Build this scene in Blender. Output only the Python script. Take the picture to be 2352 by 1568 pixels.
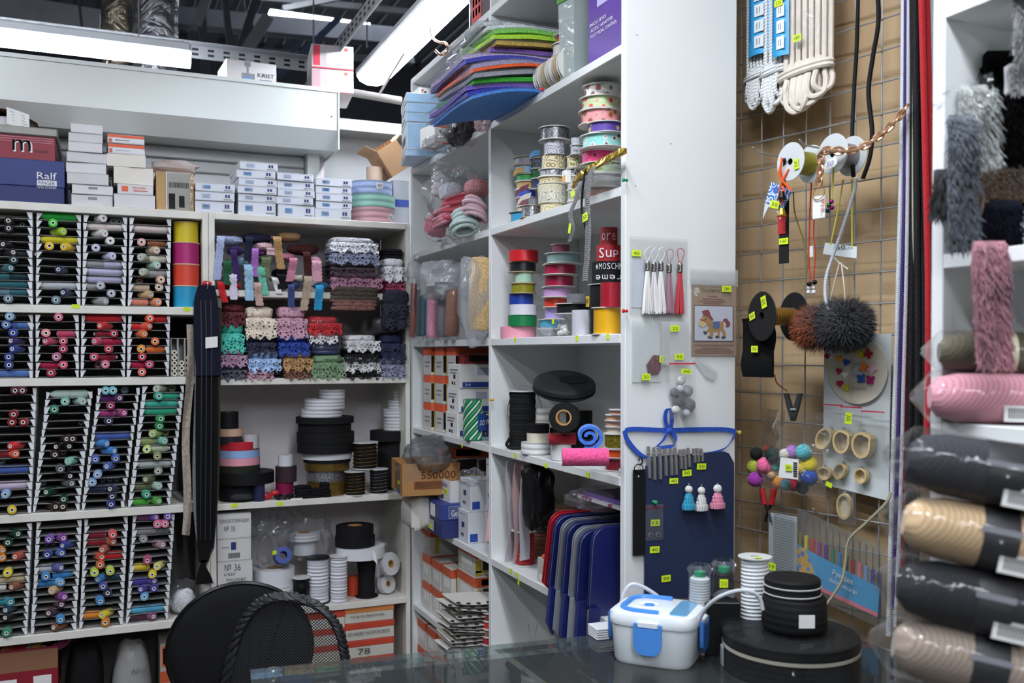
import bpy,math,random
from mathutils import Vector as V,Matrix,noise
from math import sin,cos,pi,radians,tan,sqrt
random.seed(7)
for _o in list(bpy.data.objects):bpy.data.objects.remove(_o)
SC=bpy.context.scene
COL=SC.collection
# ------------------------------------------------------------------ camera, world, exposure
F,CX,HOR,EYE=2168.0,1176.0,810.0,1.5
PITCH,YAW=radians(-1.0),radians(23.35)
PY=HOR-F*tan(PITCH)
cd=bpy.data.cameras.new('camera');cam=bpy.data.objects.new('camera',cd);COL.objects.link(cam)
cam.location=(0,0,EYE);cam.rotation_euler=(pi/2+PITCH,0,-YAW)
cd.sensor_width=36;cd.lens=F/2352*36;cd.shift_y=(PY-784)/2352;cd.clip_start=.02
cd.dof.use_dof=True;cd.dof.focus_distance=2.15;cd.dof.aperture_fstop=5.0
SC.camera=cam
w=bpy.data.worlds.new('hall');SC.world=w;w.use_nodes=True
w.node_tree.nodes['Background'].inputs[0].default_value=(.62,.66,.72,1)
w.node_tree.nodes['Background'].inputs[1].default_value=.11
SC.view_settings.view_transform='Standard';SC.view_settings.look='None'
SC.view_settings.exposure=0.0;SC.view_settings.gamma=1;SC.view_settings.use_curve_mapping=False
SC.cycles.use_light_tree=False;SC.cycles.use_adaptive_sampling=True;SC.cycles.adaptive_threshold=.06
SC.cycles.max_bounces=5;SC.cycles.diffuse_bounces=3;SC.cycles.glossy_bounces=2
SC.cycles.transparent_max_bounces=10;SC.cycles.transmission_bounces=5
SC.cycles.caustics_reflective=False;SC.cycles.caustics_refractive=False
SC.cycles.sample_clamp_indirect=4
LAMP=68.0
# ------------------------------------------------------------------ pixel -> world (2352x1568 frame)
RT=V((cos(YAW),-sin(YAW),0));FH=V((sin(YAW),cos(YAW),0));UPZ=V((0,0,1))
FW=FH*cos(PITCH)+UPZ*sin(PITCH);UPV=UPZ*cos(PITCH)-FH*sin(PITCH)
CAMP=V((0,0,EYE))
def ray(x,y):return FW+RT*((x-CX)/F)-UPV*((y-PY)/F)
def on(i,x,y,v):
    d=ray(x,y);return CAMP+d*((v-CAMP[i])/d[i])
def onX(x,y,v):return on(0,x,y,v)
def onY(x,y,v):return on(1,x,y,v)
def onZ(x,y,v):return on(2,x,y,v)
def atd(x,y,d):return CAMP+ray(x,y)*d
def depth(p):return (V(p)-CAMP).dot(FW)
def pm(px,p):return px/F*depth(p)
# ------------------------------------------------------------------ materials
def lin(h):
    c=[int(h[i:i+2],16)/255 for i in (0,2,4)]
    return tuple(x/12.92 if x <= .04045 else ((x+.055)/1.055)**2.4 for x in c)+(1,)
_MC={}
def mat(kind,h,rough=.5,**k):
    key=(kind,h,rough,tuple(sorted(k.items())))
    if key in _MC:return _MC[key]
    m=bpy.data.materials.new(kind+'_'+h);m.use_nodes=True
    nt=m.node_tree;N,L=nt.nodes,nt.links
    p=N['Principled BSDF'];out=N['Material Output']
    col=lin(h);lum=sum(col[:3])/3;p.inputs['Base Color'].default_value=col
    p.inputs['Roughness'].default_value=rough
    p.inputs['Metallic'].default_value=k.get('metal',0)
    if lum<.012:p.inputs['Specular IOR Level'].default_value=.25
    def tex(t,**kw):
        n=N.new(t)
        for a,b in kw.items():
            if a in n.inputs:n.inputs[a].default_value=b
            else:setattr(n,a,b)
        tc=N.new('ShaderNodeTexCoord');L.new(tc.outputs['Object'],n.inputs['Vector']);return n
    def mapped(n,sc,rot=(0,0,0)):
        mp=N.new('ShaderNodeMapping');mp.inputs['Scale'].default_value=sc;mp.inputs['Rotation'].default_value=rot
        L.new(n.inputs['Vector'].links[0].from_socket,mp.inputs['Vector']);L.new(mp.outputs[0],n.inputs['Vector']);return n
    def bump(sock,s,dist=.001):
        b=N.new('ShaderNodeBump');b.inputs['Strength'].default_value=s;b.inputs['Distance'].default_value=dist
        L.new(sock,b.inputs['Height']);L.new(b.outputs[0],p.inputs['Normal']);return b
    def ramp(sock,stops,interp='LINEAR'):
        r=N.new('ShaderNodeValToRGB');r.color_ramp.interpolation=interp
        e=r.color_ramp.elements
        while len(e)<len(stops):e.new(.5)
        for el,(ps,cl) in zip(e,stops):el.position=ps;el.color=cl
        L.new(sock,r.inputs[0]);return r
    def sc3(f):return tuple(min(1,x*f) for x in col[:3])+(1,)
    if kind=='plain':
        n=tex('ShaderNodeTexNoise',Scale=k.get('ns',9),Detail=3)
        v=k.get('var',.06)
        r=ramp(n.outputs[0],[(.3,sc3(1-v)),(.7,sc3(1+v))]);L.new(r.outputs[0],p.inputs['Base Color'])
        if k.get('bump'):bump(n.outputs[0],k['bump'],.002)
        if k.get('coat'):p.inputs['Coat Weight'].default_value=k['coat'];p.inputs['Coat Roughness'].default_value=.08
    elif kind=='thread':
        n=mapped(tex('ShaderNodeTexWave',Scale=k.get('ws',120),Distortion=.6,Detail=1),(1,1,1),(0,radians(k.get('ang',0)),0))
        n.bands_direction=k.get('dir','Z');r=ramp(n.outputs[0],[(0,sc3(1-.4*k.get('c',1))),(.7,sc3(1.1))]);L.new(r.outputs[0],p.inputs['Base Color'])
        bump(n.outputs[0],.5*k.get('c',1),.0008);p.inputs['Sheen Weight'].default_value=.2 if lum>.04 else 0;p.inputs['Specular IOR Level'].default_value=.3
    elif kind=='satin':
        n=tex('ShaderNodeTexNoise',Scale=6);r=ramp(n.outputs[0],[(.3,sc3(.86)),(.7,sc3(1.1))]);L.new(r.outputs[0],p.inputs['Base Color'])
        w2=mapped(tex('ShaderNodeTexWave',Scale=300),(1,1,1));w2.bands_direction='Z';bump(w2.outputs[0],.12,.0004)
        p.inputs['Anisotropic'].default_value=.5;p.inputs['Specular IOR Level'].default_value=.6
    elif kind=='glitter':
        n=tex('ShaderNodeTexVoronoi',Scale=k.get('gs',420));r=ramp(n.outputs['Distance'],[(.1,sc3(1.7)),(.5,sc3(.45))])
        L.new(r.outputs[0],p.inputs['Base Color']);bump(n.outputs['Color'],.9,.001);p.inputs['Metallic'].default_value=.75
    elif kind=='scroll':
        c2=lin(k['h2']);n=tex('ShaderNodeTexVoronoi',Scale=k.get('gs',75));n.feature='F1'
        wv=N.new('ShaderNodeTexWave');wv.wave_type='RINGS';wv.inputs['Scale'].default_value=k.get('rs',2.2);wv.inputs['Distortion'].default_value=3
        wv.inputs['Detail Scale'].default_value=.6
        L.new(n.outputs['Position'],wv.inputs['Vector'])
        mx=N.new('ShaderNodeMath');mx.operation='SINE';ml=N.new('ShaderNodeMath');ml.operation='MULTIPLY';ml.inputs[1].default_value=k.get('fr',22)
        L.new(n.outputs['Distance'],ml.inputs[0]);L.new(ml.outputs[0],mx.inputs[0])
        st=[(.35,col),(.6,c2)]
        if 'h3' in k:st=[(.2,c2),(.32,lin(k['h3'])),(.45,col)];r=ramp(n.outputs['Distance'],st)
        else:r=ramp(mx.outputs[0],st)
        L.new(r.outputs[0],p.inputs['Base Color']);bump(mx.outputs[0],.3,.0006)
    elif kind=='lace':
        n=tex('ShaderNodeTexVoronoi',Scale=k.get('gs',95));n.feature='DISTANCE_TO_EDGE'
        nz=tex('ShaderNodeTexNoise',Scale=260);r=ramp(nz.outputs[0],[(.3,sc3(.72)),(.7,sc3(1.15))]);L.new(r.outputs[0],p.inputs['Base Color'])
        bump(n.outputs[0],.6,.002);p.inputs['Sheen Weight'].default_value=.3
        a=ramp(n.outputs[0],[(.16,(1,1,1,1)),(.2,(0,0,0,1))]);L.new(a.outputs[0],p.inputs['Alpha'])
    elif kind=='fabric':
        n=tex('ShaderNodeTexNoise',Scale=k.get('ns',220),Detail=2);r=ramp(n.outputs[0],[(.3,sc3(.7)),(.7,sc3(1.2))]);L.new(r.outputs[0],p.inputs['Base Color'])
        bump(n.outputs[0],.5,.0015);p.inputs['Sheen Weight'].default_value=.25 if lum>.04 else 0;p.inputs['Specular IOR Level'].default_value=.2
    elif kind=='foldlace':
        n=tex('ShaderNodeTexVoronoi',Scale=k.get('gs',60));n2=tex('ShaderNodeTexVoronoi',Scale=k.get('gs',60)*2.4)
        mm=N.new('ShaderNodeMath');mm.operation='MULTIPLY';L.new(n.outputs['Distance'],mm.inputs[0]);L.new(n2.outputs['Distance'],mm.inputs[1])
        r=ramp(mm.outputs[0],[(.03,sc3(.35)),(.2,sc3(1.1))]);L.new(r.outputs[0],p.inputs['Base Color']);bump(mm.outputs[0],.9,.003)
    elif kind=='fur':
        n=mapped(tex('ShaderNodeTexNoise',Scale=60,Detail=4),k.get('st',(1,1,.25)));r=ramp(n.outputs[0],[(.3,sc3(.45)),(.72,sc3(1.3))])
        L.new(r.outputs[0],p.inputs['Base Color']);bump(n.outputs[0],.8,.004);p.inputs['Sheen Weight'].default_value=.3 if lum>.04 else 0;p.inputs['Specular IOR Level'].default_value=.15
    elif kind=='film':
        tr=N.new('ShaderNodeBsdfTransparent');tr.inputs[0].default_value=tuple(x**.22 for x in col)
        gl=N.new('ShaderNodeBsdfGlossy');gl.inputs['Roughness'].default_value=rough;df=N.new('ShaderNodeBsdfDiffuse');df.inputs[0].default_value=col
        n=tex('ShaderNodeTexNoise',Scale=k.get('ns',38),Detail=4,Distortion=1.2);n.noise_type='RIDGED_MULTIFRACTAL' if hasattr(n,'noise_type') else n.noise_type
        b=N.new('ShaderNodeBump');b.inputs['Strength'].default_value=.9;b.inputs['Distance'].default_value=.004;L.new(n.outputs[0],b.inputs['Height']);L.new(b.outputs[0],gl.inputs['Normal'])
        m1=N.new('ShaderNodeMixShader');m1.inputs[0].default_value=k.get('milk',.035);L.new(tr.outputs[0],m1.inputs[1]);L.new(df.outputs[0],m1.inputs[2])
        lw=N.new('ShaderNodeLayerWeight');lw.inputs[0].default_value=.2
        mr=N.new('ShaderNodeMath');mr.operation='MULTIPLY_ADD';mr.inputs[1].default_value=.4;mr.inputs[2].default_value=.015;L.new(lw.outputs['Fresnel'],mr.inputs[0])
        m2=N.new('ShaderNodeMixShader');L.new(mr.outputs[0],m2.inputs[0]);L.new(m1.outputs[0],m2.inputs[1]);L.new(gl.outputs[0],m2.inputs[2]);L.new(m2.outputs[0],out.inputs[0])
    elif kind=='glass':
        tr=N.new('ShaderNodeBsdfTransparent');tr.inputs[0].default_value=col;gl=N.new('ShaderNodeBsdfGlossy');gl.inputs['Roughness'].default_value=rough
        lw=N.new('ShaderNodeFresnel');lw.inputs[0].default_value=1.5
        df=N.new('ShaderNodeBsdfDiffuse');df.inputs[0].default_value=col;m1=N.new('ShaderNodeMixShader');m1.inputs[0].default_value=.05;L.new(tr.outputs[0],m1.inputs[1]);L.new(df.outputs[0],m1.inputs[2])
        m2=N.new('ShaderNodeMixShader');L.new(lw.outputs[0],m2.inputs[0]);L.new(m1.outputs[0],m2.inputs[1]);L.new(gl.outputs[0],m2.inputs[2]);L.new(m2.outputs[0],out.inputs[0])
    elif kind=='emit':
        e=N.new('ShaderNodeEmission');e.inputs[0].default_value=col;e.inputs[1].default_value=k['s'];L.new(e.outputs[0],out.inputs[0])
    elif kind=='ply':
        n=mapped(tex('ShaderNodeTexNoise',Scale=3,Detail=5,Distortion=.4),(6,6,.7));n2=tex('ShaderNodeTexNoise',Scale=2.2,Detail=2)
        r=ramp(n.outputs[0],[(.28,sc3(.68)),(.45,col),(.7,sc3(1.12))]);r2=ramp(n2.outputs[0],[(.35,(.8,.76,.7,1)),(.6,(1,1,1,1))])
        mx=N.new('ShaderNodeMix');mx.data_type='RGBA';mx.blend_type='MULTIPLY';mx.inputs[0].default_value=.8
        L.new(r.outputs[0],mx.inputs[6]);L.new(r2.outputs[0],mx.inputs[7]);L.new(mx.outputs[2],p.inputs['Base Color'])
    elif kind=='foil':
        n=tex('ShaderNodeTexNoise',Scale=9,Detail=5,Distortion=1.5);bump(n.outputs[0],1.0,.05);p.inputs['Metallic'].default_value=.9
    elif kind=='mesh':
        a,b=k.get('u','X'),k.get('v','Z')
        w1=mapped(tex('ShaderNodeTexWave',Scale=k['gs']),(1,1,1),(0,radians(45),0));w2=mapped(tex('ShaderNodeTexWave',Scale=k['gs']),(1,1,1),(0,radians(-45),0))
        mx=N.new('ShaderNodeMath');mx.operation='MAXIMUM';L.new(w1.outputs[0],mx.inputs[0]);L.new(w2.outputs[0],mx.inputs[1])
        r=ramp(mx.outputs[0],[(.72,(0,0,0,1)),(.8,(1,1,1,1))]);L.new(r.outputs[0],p.inputs['Alpha'])
    _MC[key]=m
    return m
WHITE=mat('plain','e4e6e4',.32,var=.025,ns=3);WHITE_EDGE=mat('plain','d8d8cf',.45,var=.04)
CARD=mat('plain','b98a55',.75,var=.1);BLACK=mat('plain','0b0b0c',.7,var=.1);PRINT_K=mat('plain','17171a',.6,var=0)
NEON=mat('plain','d6f01e',.6,var=.05);FILM=mat('film','f2f4f6',.12);CHROME=mat('plain','c8c8c8',.22,metal=1,var=.02);STEEL=mat('plain','a4a7a9',.35,metal=.45,var=.05)
PAPER=mat('plain','ecebe6',.7,var=.03);GREYCARD=mat('plain','d2d3d2',.55,var=.07)
INK=mat('plain','33333a',.7,var=0)
# ------------------------------------------------------------------ mesh builder (world coordinates, optional transform)
class B:
    def __init__(s,T=None):s.v=[];s.f=[];s.m=[];s.T=T or Matrix()
    def add(s,vs,fs,m=0):
        n=len(s.v);T=s.T;s.v+= [T@ V(a) for a in vs];s.f+= [tuple(n+i for i in f) for f in fs];s.m+= [m]*len(fs);return s
    def box(s,x0,x1,y0,y1,z0,z1,m=0):
        return s.add([(x,y,z) for x in (x0,x1) for y in (y0,y1) for z in (z0,z1)],[(0,1,3,2),(4,6,7,5),(0,4,5,1),(2,3,7,6),(0,2,6,4),(1,5,7,3)],m)
    def cbox(s,x0,x1,y0,y1,z0,z1,c=.002,m=0):
        c=min(c,(x1-x0)/3,(y1-y0)/3,(z1-z0)/3);n=len(s.v)
        X,Y,Z=(x0,x1),(y0,y1),(z0,z1);vs=[];ix={}
        for i in (0,1):
            for j in (0,1):
                for l in (0,1):
                    sx,sy,sz=(1-2*i)*c,(1-2*j)*c,(1-2*l)*c
                    for a,q in enumerate(((0,sy,sz),(sx,0,sz),(sx,sy,0))):
                        ix[i,j,l,a]=len(vs);vs.append((X[i]+q[0],Y[j]+q[1],Z[l]+q[2]))
        fs=[]
        for i in (0,1):fs.append([ix[i,j,l,0] for j,l in ((0,0),(0,1),(1,1),(1,0))])
        for j in (0,1):fs.append([ix[i,j,l,1] for i,l in ((0,0),(1,0),(1,1),(0,1))])
        for l in (0,1):fs.append([ix[i,j,l,2] for i,j in ((0,0),(0,1),(1,1),(1,0))])
        for i in (0,1):
            for j in (0,1):fs.append([ix[i,j,0,0],ix[i,j,1,0],ix[i,j,1,1],ix[i,j,0,1]])
            for l in (0,1):fs.append([ix[i,0,l,0],ix[i,1,l,0],ix[i,1,l,2],ix[i,0,l,2]])
        for j in (0,1):
            for l in (0,1):fs.append([ix[0,j,l,1],ix[1,j,l,1],ix[1,j,l,2],ix[0,j,l,2]])
        for i in (0,1):
            for j in (0,1):
                for l in (0,1):fs.append([ix[i,j,l,a] for a in (0,1,2)])
        return s.add(vs,fs,m)
    def lathe(s,prof,n=20,o=(0,0,0),ax=None,m=0,caps=True,sx=1,sy=1):
        R=ax or Matrix();o=V(o);vs=[];fs=[];k=len(prof)
        for i in range(n):
            a=2*pi*i/n
            for r,z in prof:vs.append(o+R@ V((r*cos(a)*sx,r*sin(a)*sy,z)))
        for i in range(n):
            j=(i+1) % n
            for q in range(k-1):fs.append((i*k+q,j*k+q,j*k+q+1,i*k+q+1))
        if caps:
            if prof[0][0]>1e-6:fs.append(tuple(i*k for i in range(n))[::-1])
            if prof[-1][0]>1e-6:fs.append(tuple(i*k+k-1 for i in range(n)))
        return s.add(vs,fs,m)
    def cyl(s,p0,p1,r0,r1=None,n=14,m=0):
        p0,p1=V(p0),V(p1);d=p1-p0;q=d.to_track_quat('Z','Y').to_matrix()
        return s.lathe([(r0,0),(r0 if r1 is None else r1,d.length)],n,p0,q,m)
    def tube(s,pts,r,n=8,closed=False,m=0):
        pts=[V(p) for p in pts];k=len(pts);rr=r if isinstance(r,(list,tuple)) else [r]*k
        tg=[((pts[(i+1) % k] if closed or i<k-1 else pts[i])-(pts[i-1] if closed or i>0 else pts[i])).normalized() for i in range(k)]
        a=V((0,0,1)) if abs(tg[0].z)<.9 else V((1,0,0));nr=(a-tg[0]*a.dot(tg[0])).normalized();vs=[]
        for i in range(k):
            nr=nr-tg[i]*nr.dot(tg[i])
            nr=nr.normalized() if nr.length>1e-6 else tg[i].orthogonal().normalized();bn=tg[i].cross(nr)
            vs+= [pts[i]+(nr*cos(2*pi*j/n)+bn*sin(2*pi*j/n))*rr[i] for j in range(n)]
        fs=[(i*n+j,i*n+(j+1) % n,((i+1) % k)*n+(j+1) % n,((i+1) % k)*n+j) for i in range(k if closed else k-1) for j in range(n)]
        if not closed:fs+= [tuple(range(n))[::-1],tuple((k-1)*n+j for j in range(n))]
        return s.add(vs,fs,m)
    def prism(s,poly,O,U,W,t,m=0):
        O,U,W=V(O),V(U),V(W);nn=U.cross(W).normalized()*t;k=len(poly)
        vs=[O+U*a+W*b for a,b in poly]+[O+U*a+W*b+nn for a,b in poly]
        return s.add(vs,[tuple(range(k))[::-1],tuple(range(k,2*k))]+[(i,(i+1) % k,k+(i+1) % k,k+i) for i in range(k)],m)
    def grid(s,fn,nu,nv,m=0,wrapu=False):
        vs=[fn(i/(nu if wrapu else nu-1),j/(nv-1)) for i in range(nu) for j in range(nv)]
        return s.add(vs,[(i*nv+j,((i+1) % nu)*nv+j,((i+1) % nu)*nv+j+1,i*nv+j+1) for i in range(nu if wrapu else nu-1) for j in range(nv-1)],m)
    def blob(s,c,sz,pw=1.0,amp=.0,fq=8,seed=0,n=20,m=0,R=None):
        c=V(c);R=R or Matrix.Identity(3)
        def sp(x):return math.copysign(abs(x)**pw,x)
        def fn(u,v):
            a,b=2*pi*u,pi*(v-.5);d=V((sp(cos(b))*sp(cos(a)),sp(cos(b))*sp(sin(a)),sp(sin(b))))
            if amp:d=d*(1+amp*.7*noise.fractal(d*fq*.2+V((seed*7.1,seed*3.3,seed)),.9,2,4))
            return c+R@ V((d.x*sz[0],d.y*sz[1],d.z*sz[2]))
        return s.grid(fn,n,n//2+1,m,True)
    def strip(s,pts,wv,w,t=.0012,m=0,zig=0,amp=0):
        wv=V(wv).normalized();P=[V(p) for p in pts];vs=[];k=len(P)
        for i,p in enumerate(P):
            d=(P[min(i+1,k-1)]-P[max(i-1,0)]).normalized();nn=d.cross(wv)
            nn=nn.normalized()*t/2 if nn.length>1e-6 else V((0,0,t/2));ww=w[i] if isinstance(w,(list,tuple)) else w
            if zig:ww=ww+amp*(1 if i % 2 else-1)
            for sgn,sn in ((-1,1),(1,1),(1,-1),(-1,-1)):vs.append(p+wv*(ww/2*sgn)+nn*sn)
        fs=[(i*4+j,i*4+(j+1) % 4,i*4+4+(j+1) % 4,i*4+4+j) for i in range(k-1) for j in range(4)]+[(3,2,1,0),tuple((k-1)*4+j for j in range(4))]
        return s.add(vs,fs,m)
    def mesh(s,name,o,smooth):
        me=bpy.data.meshes.new(name);me.from_pydata([tuple(a-o) for a in s.v],[],s.f)
        if any(s.m):me.polygons.foreach_set('material_index',s.m)
        if smooth:
            me.polygons.foreach_set('use_smooth',[True]*len(s.f));me.update()
            if smooth != 'all':me.set_sharp_from_angle(angle=radians(smooth if smooth is not True else 38))
        me.update();return me
    def obj(s,name,mats,label=None,cat=None,group=None,parent=None,smooth=False,kind=None):
        xs=[a.x for a in s.v];ys=[a.y for a in s.v];zs=[a.z for a in s.v]
        o=V(((min(xs)+max(xs))/2,(min(ys)+max(ys))/2,min(zs)))
        me=s.mesh(name,o,smooth)
        for q in (mats if isinstance(mats,(list,tuple)) else [mats]):me.materials.append(q)
        ob=bpy.data.objects.new(name,me);COL.objects.link(ob)
        if parent is not None:ob.parent=parent;ob.location=o-wloc(parent)
        else:ob.location=o
        return tag(ob,label,cat,group,kind)
def wloc(p):
    o=V(p.location)
    while p.parent:p=p.parent;o=o+V(p.location)
    return o
def tag(o,label=None,cat=None,group=None,kind=None):
    if label:o['label']=label
    if cat:o['category']=cat
    if group:o['group']=group
    if kind:o['kind']=kind
    elif cat:o['kind']='thing'
    return o
def thing(name,loc,label,cat,group=None,kind=None):
    o=bpy.data.objects.new(name,None);o.empty_display_size=.03;COL.objects.link(o);o.location=loc
    return tag(o,label,cat,group,kind)
def rotz(a):return Matrix.Rotation(a,3,'Z')
def axes(z):return V(z).normalized().to_track_quat('Z','Y').to_matrix()
_FONT={}
def text(s,O,U,W,w,h,m,parent,name='lettering',shear=0,off=.0006,t=.0003):
    """flat lettering fitted in a w x h rectangle whose lower-left corner is O on the plane U,W"""
    key=(s,shear)
    if key not in _FONT:
        cu=bpy.data.curves.new('t','FONT');cu.body=s;cu.shear=shear;cu.resolution_u=2;ob=bpy.data.objects.new('t',cu)
        me=bpy.data.meshes.new_from_object(ob);_FONT[key]=([tuple(v.co) for v in me.vertices],[tuple(p.vertices) for p in me.polygons])
        bpy.data.objects.remove(ob);bpy.data.curves.remove(cu);bpy.data.meshes.remove(me)
    vs,fs=_FONT[key]
    if not vs:return None
    x0,x1=min(v[0] for v in vs),max(v[0] for v in vs);y0,y1=min(v[1] for v in vs),max(v[1] for v in vs)
    sx,sy=w/(x1-x0),h/max(1e-6,y1-y0);U,W=V(U).normalized(),V(W).normalized();nn=U.cross(W)*off;O=V(O)
    b=B();b.add([O+U*((v[0]-x0)*sx)+W*((v[1]-y0)*sy)+nn for v in vs],fs)
    return b.obj(name,m,parent=parent)
def plate(O,U,W,w,h,m,parent,name,t=.0005,off=0,**kw):
    """thin printed/pasted rectangle standing proud of a face, lower-left corner O"""
    U,W=V(U).normalized(),V(W).normalized();nn=U.cross(W)*off
    return B().prism([(0,0),(w,0),(w,h),(0,h)],V(O)+nn,U,W,t).obj(name,m,parent=parent,**kw)
def ordn(i):return ['first','second','third','fourth','fifth','sixth','seventh','eighth','ninth','tenth','eleventh','twelfth','thirteenth','fourteenth','fifteenth','sixteenth','seventeenth','eighteenth','nineteenth','twentieth'][i]
def sticker(O,U,W,w,h,parent,txt=None,rot=0,m=None):
    """neon price sticker with a pencilled price"""
    U,W=V(U).normalized(),V(W).normalized()
    u2=U*cos(rot)+W*sin(rot);w2=W*cos(rot)-U*sin(rot)
    st=B().prism([(0,0),(w,0),(w,h),(0,h)],V(O)+U.cross(W)*.0006,u2,w2,.0004).obj('price_sticker',m or NEON,parent=parent)
    st['label']='neon yellow price sticker' if m is None else 'paper price tag'
    if txt and parent.parent is None:text(txt,V(O)+u2*w*.18+w2*h*.25,u2,w2,w*.64,h*.5,INK,st,off=.0013)
    return st
XU,YU,ZU=V((1,0,0)),V((0,1,0)),V((0,0,1));FRX=V((0,-1,0))
def bend(pts,n=6):
    P=[V(p) for p in pts];P=[P[0]*2-P[1]]+P+[P[-1]*2-P[-2]];out=[]
    for i in range(1,len(P)-2):
        for j in range(n):
            t=j/n;a,b,c,d=P[i-1:i+3];out.append((b*2+(c-a)*t+(a*2-b*5+c*4-d)*t*t+(b*3-a-c*3+d)*t**3)*.5)
    return out+[P[-2]]
# ------------------------------------------------------------------ room shell
D,YP,XF,XB=2.9,1.55,.9006,1.154
fl=B();fl.box(-3,3,-4,6,-.05,0);fl.obj('floor',mat('plain','6d6a66',.6,var=.15),kind='structure')
WY=3.32
bw=B();bw.box(.70,2.2,WY,WY+.04,0,2.33);bw.obj('wall_back',mat('plain','b9bbbb',.45,var=.03),kind='structure')
bw=B();bw.box(-3.0,.70,WY+.05,WY+.09,0,2.2);bw.obj('wall_back_left',mat('plain','8d9196',.5,var=.05),kind='structure')
cb=B()
for i in range(90):
    x=-12+i*.28;cb.box(x,x+.15,-3,16,6.2,6.24);cb.box(x+.15,x+.28,-3,16,6.27,6.31)
cb.obj('ceiling',mat('plain','8a9098',.5,var=.1),kind='structure')
hw=B();hw.box(-14,14,15.0,15.1,0,6.3);hw.obj('wall_far',mat('plain','4a4e55',.7,var=.1),kind='structure')
# ------------------------------------------------------------------ shelving units
def board(parent,x0,x1,y0,y1,z0,z1,name='shelf',m=None):
    return B().cbox(x0,x1,y0,y1,z0,z1,.0012).obj(name,m or WHITE,parent=parent)
EDGE=mat('plain','e4e1d6',.45,var=.07,ns=14)
PALE=mat('plain','efe8e8',.5,var=.02)
ZL=[1.912,1.632,1.430,1.057,.722];ZC=[1.912,1.686,1.423,1.052,.718]
TH=.022
XL0,XL1=-.62,.282
u1=thing('thread_shelving_unit',((XL0+XL1)/2,D+.17,0),'cream shelving unit packed with sewing thread trays','shelving')
SH1=[]
for z in ZL:SH1.append(board(u1,XL0,XL1-.017,D,D+.3,z-TH,z,m=EDGE))
board(u1,XL1-.017,XL1,D,D+.3,0,1.912,'side_panel',EDGE)
board(u1,XL0-.017,XL0,D,D+.3,0,1.9,'side_panel',EDGE)
board(u1,XL0,XL1-.017,D+.3,D+.306,0,1.89,'back_panel',mat('plain','585654',.7,var=.05))
board(u1,XL0,XL1-.017,D+.0,D+.3,.28,.30,m=EDGE)
u2=thing('lace_shelving_unit',(.6,D+.17,0),'cream shelving unit holding lace, tape reels and ribbon','shelving')
SH2=[]
for z in ZC:SH2.append(board(u2,.3,.884,D,D+.3,z-.019,z,m=EDGE))
SH2.append(board(u2,.3,.884,D,D+.3,.40,.42,m=EDGE))
board(u2,.283,.30,D,D+.3,0,1.912,'side_panel',EDGE);board(u2,.884,.8985,D+.004,D+.3,0,1.912,'side_panel',EDGE)
board(u2,.3,.884,D+.3,D+.306,0,1.9,'back_panel',PALE)
ZR=[2.369,2.083,1.815,1.536,1.263,.977,.70]
YD,YE=2.229,2.9
u3=thing('corner_shelving_unit',(1.03,2.56,0),'white shelving unit in the corner beside the lace shelves','shelving')
u4=thing('ribbon_shelving_unit',(1.03,1.88,0),'white shelving unit with ribbon reels beside the wire grid wall','shelving')
SH3,SH4=[],[]
for z in ZR:
    SH3.append(board(u3,XF,XB-.006,YD+.0085,YE-.018,z-.018,z));SH4.append(board(u4,XF,XB-.006,YP+.018,YD-.0085,z-.018,z))
for u,y0,y1 in ((u3,YD,YE),(u4,YP,YD)):
    board(u,XF,XB-.006,y0+.018,y1-.018,.38,.398);
    board(u,XB-.006,XB,y0+.002,y1-.002,0,2.36,'back_panel')
board(u3,XF,XB-.006,YD,YD+.0085,0,2.369,'side_panel');board(u3,XF,XB-.006,YE-.018,YE,0,2.369,'side_panel')
board(u4,XF,XB-.006,YD-.0085,YD-.0002,0,2.8,'side_panel');board(u4,XF+.001,XB,YP,YP+.018,0,2.8,'side_panel')
board(u4,XF,XB-.006,YP+.018,YD-.0085,2.66,2.678)
for nm,sh,zz in (('A',SH3,2.369),):pass
G0=V((1.227,1.648,0));GD=V((.216,-.976,0)).normalized();GN=V((-GD.y,GD.x,0))*-1
if GN.dot(-G0)<0:GN=-GN
def onG(x,y,off=0.0):
    d=ray(x,y);n=GN;p0=G0+GN*off;return CAMP+d*((p0-CAMP).dot(n)/d.dot(n))
def gl(s,z,off=0.0):return G0+GD*s+GN*off+V((0,0,z))
SR=.455
wp=B()
for i,(a,c) in enumerate(((-.35,.08),(.083,.50),(.503,1.1))):
    wp.add([gl(a,0,-.05),gl(c,0,-.05),gl(c,3.0,-.05),gl(a,3.0,-.05),gl(a,0,-.07),gl(c,0,-.07),gl(c,3.0,-.07),gl(a,3.0,-.07)],[(0,1,2,3),(7,6,5,4),(0,4,5,1),(1,5,6,2),(2,6,7,3),(3,7,4,0)])
wp.obj('wall_right',mat('ply','cbae86',.6),kind='structure')
gw=thing('wire_grid_panel',gl(.2,.6),'grey wire display grid hung on the plywood wall','display grid')
for i in range(-3,9):
    s=.012+i*.0545
    if s<SR:B().cyl(gl(s,.55,-.001),gl(s,2.5,-.001),.0016,n=6).obj('wire',STEEL,parent=gw,smooth=True)
z=.56
while z<2.5:
    B().cyl(gl(-.2,z,.0022),gl(SR,z,.0022),.0016,n=6).obj('wire',STEEL,parent=gw,smooth=True);z+= .0572
fr=B()
fr.add([gl(SR,.5,-.012),gl(SR+.016,.5,-.012),gl(SR+.016,.5,.008),gl(SR,.5,.008),gl(SR,2.6,-.012),gl(SR+.016,2.6,-.012),gl(SR+.016,2.6,.008),gl(SR,2.6,.008)],[(0,3,2,1),(4,5,6,7),(0,1,5,4),(1,2,6,5),(2,3,7,6),(3,0,4,7)])
fr.obj('frame_post',mat('plain','9fa1a0',.4,metal=.3,var=.03),parent=gw)
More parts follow.
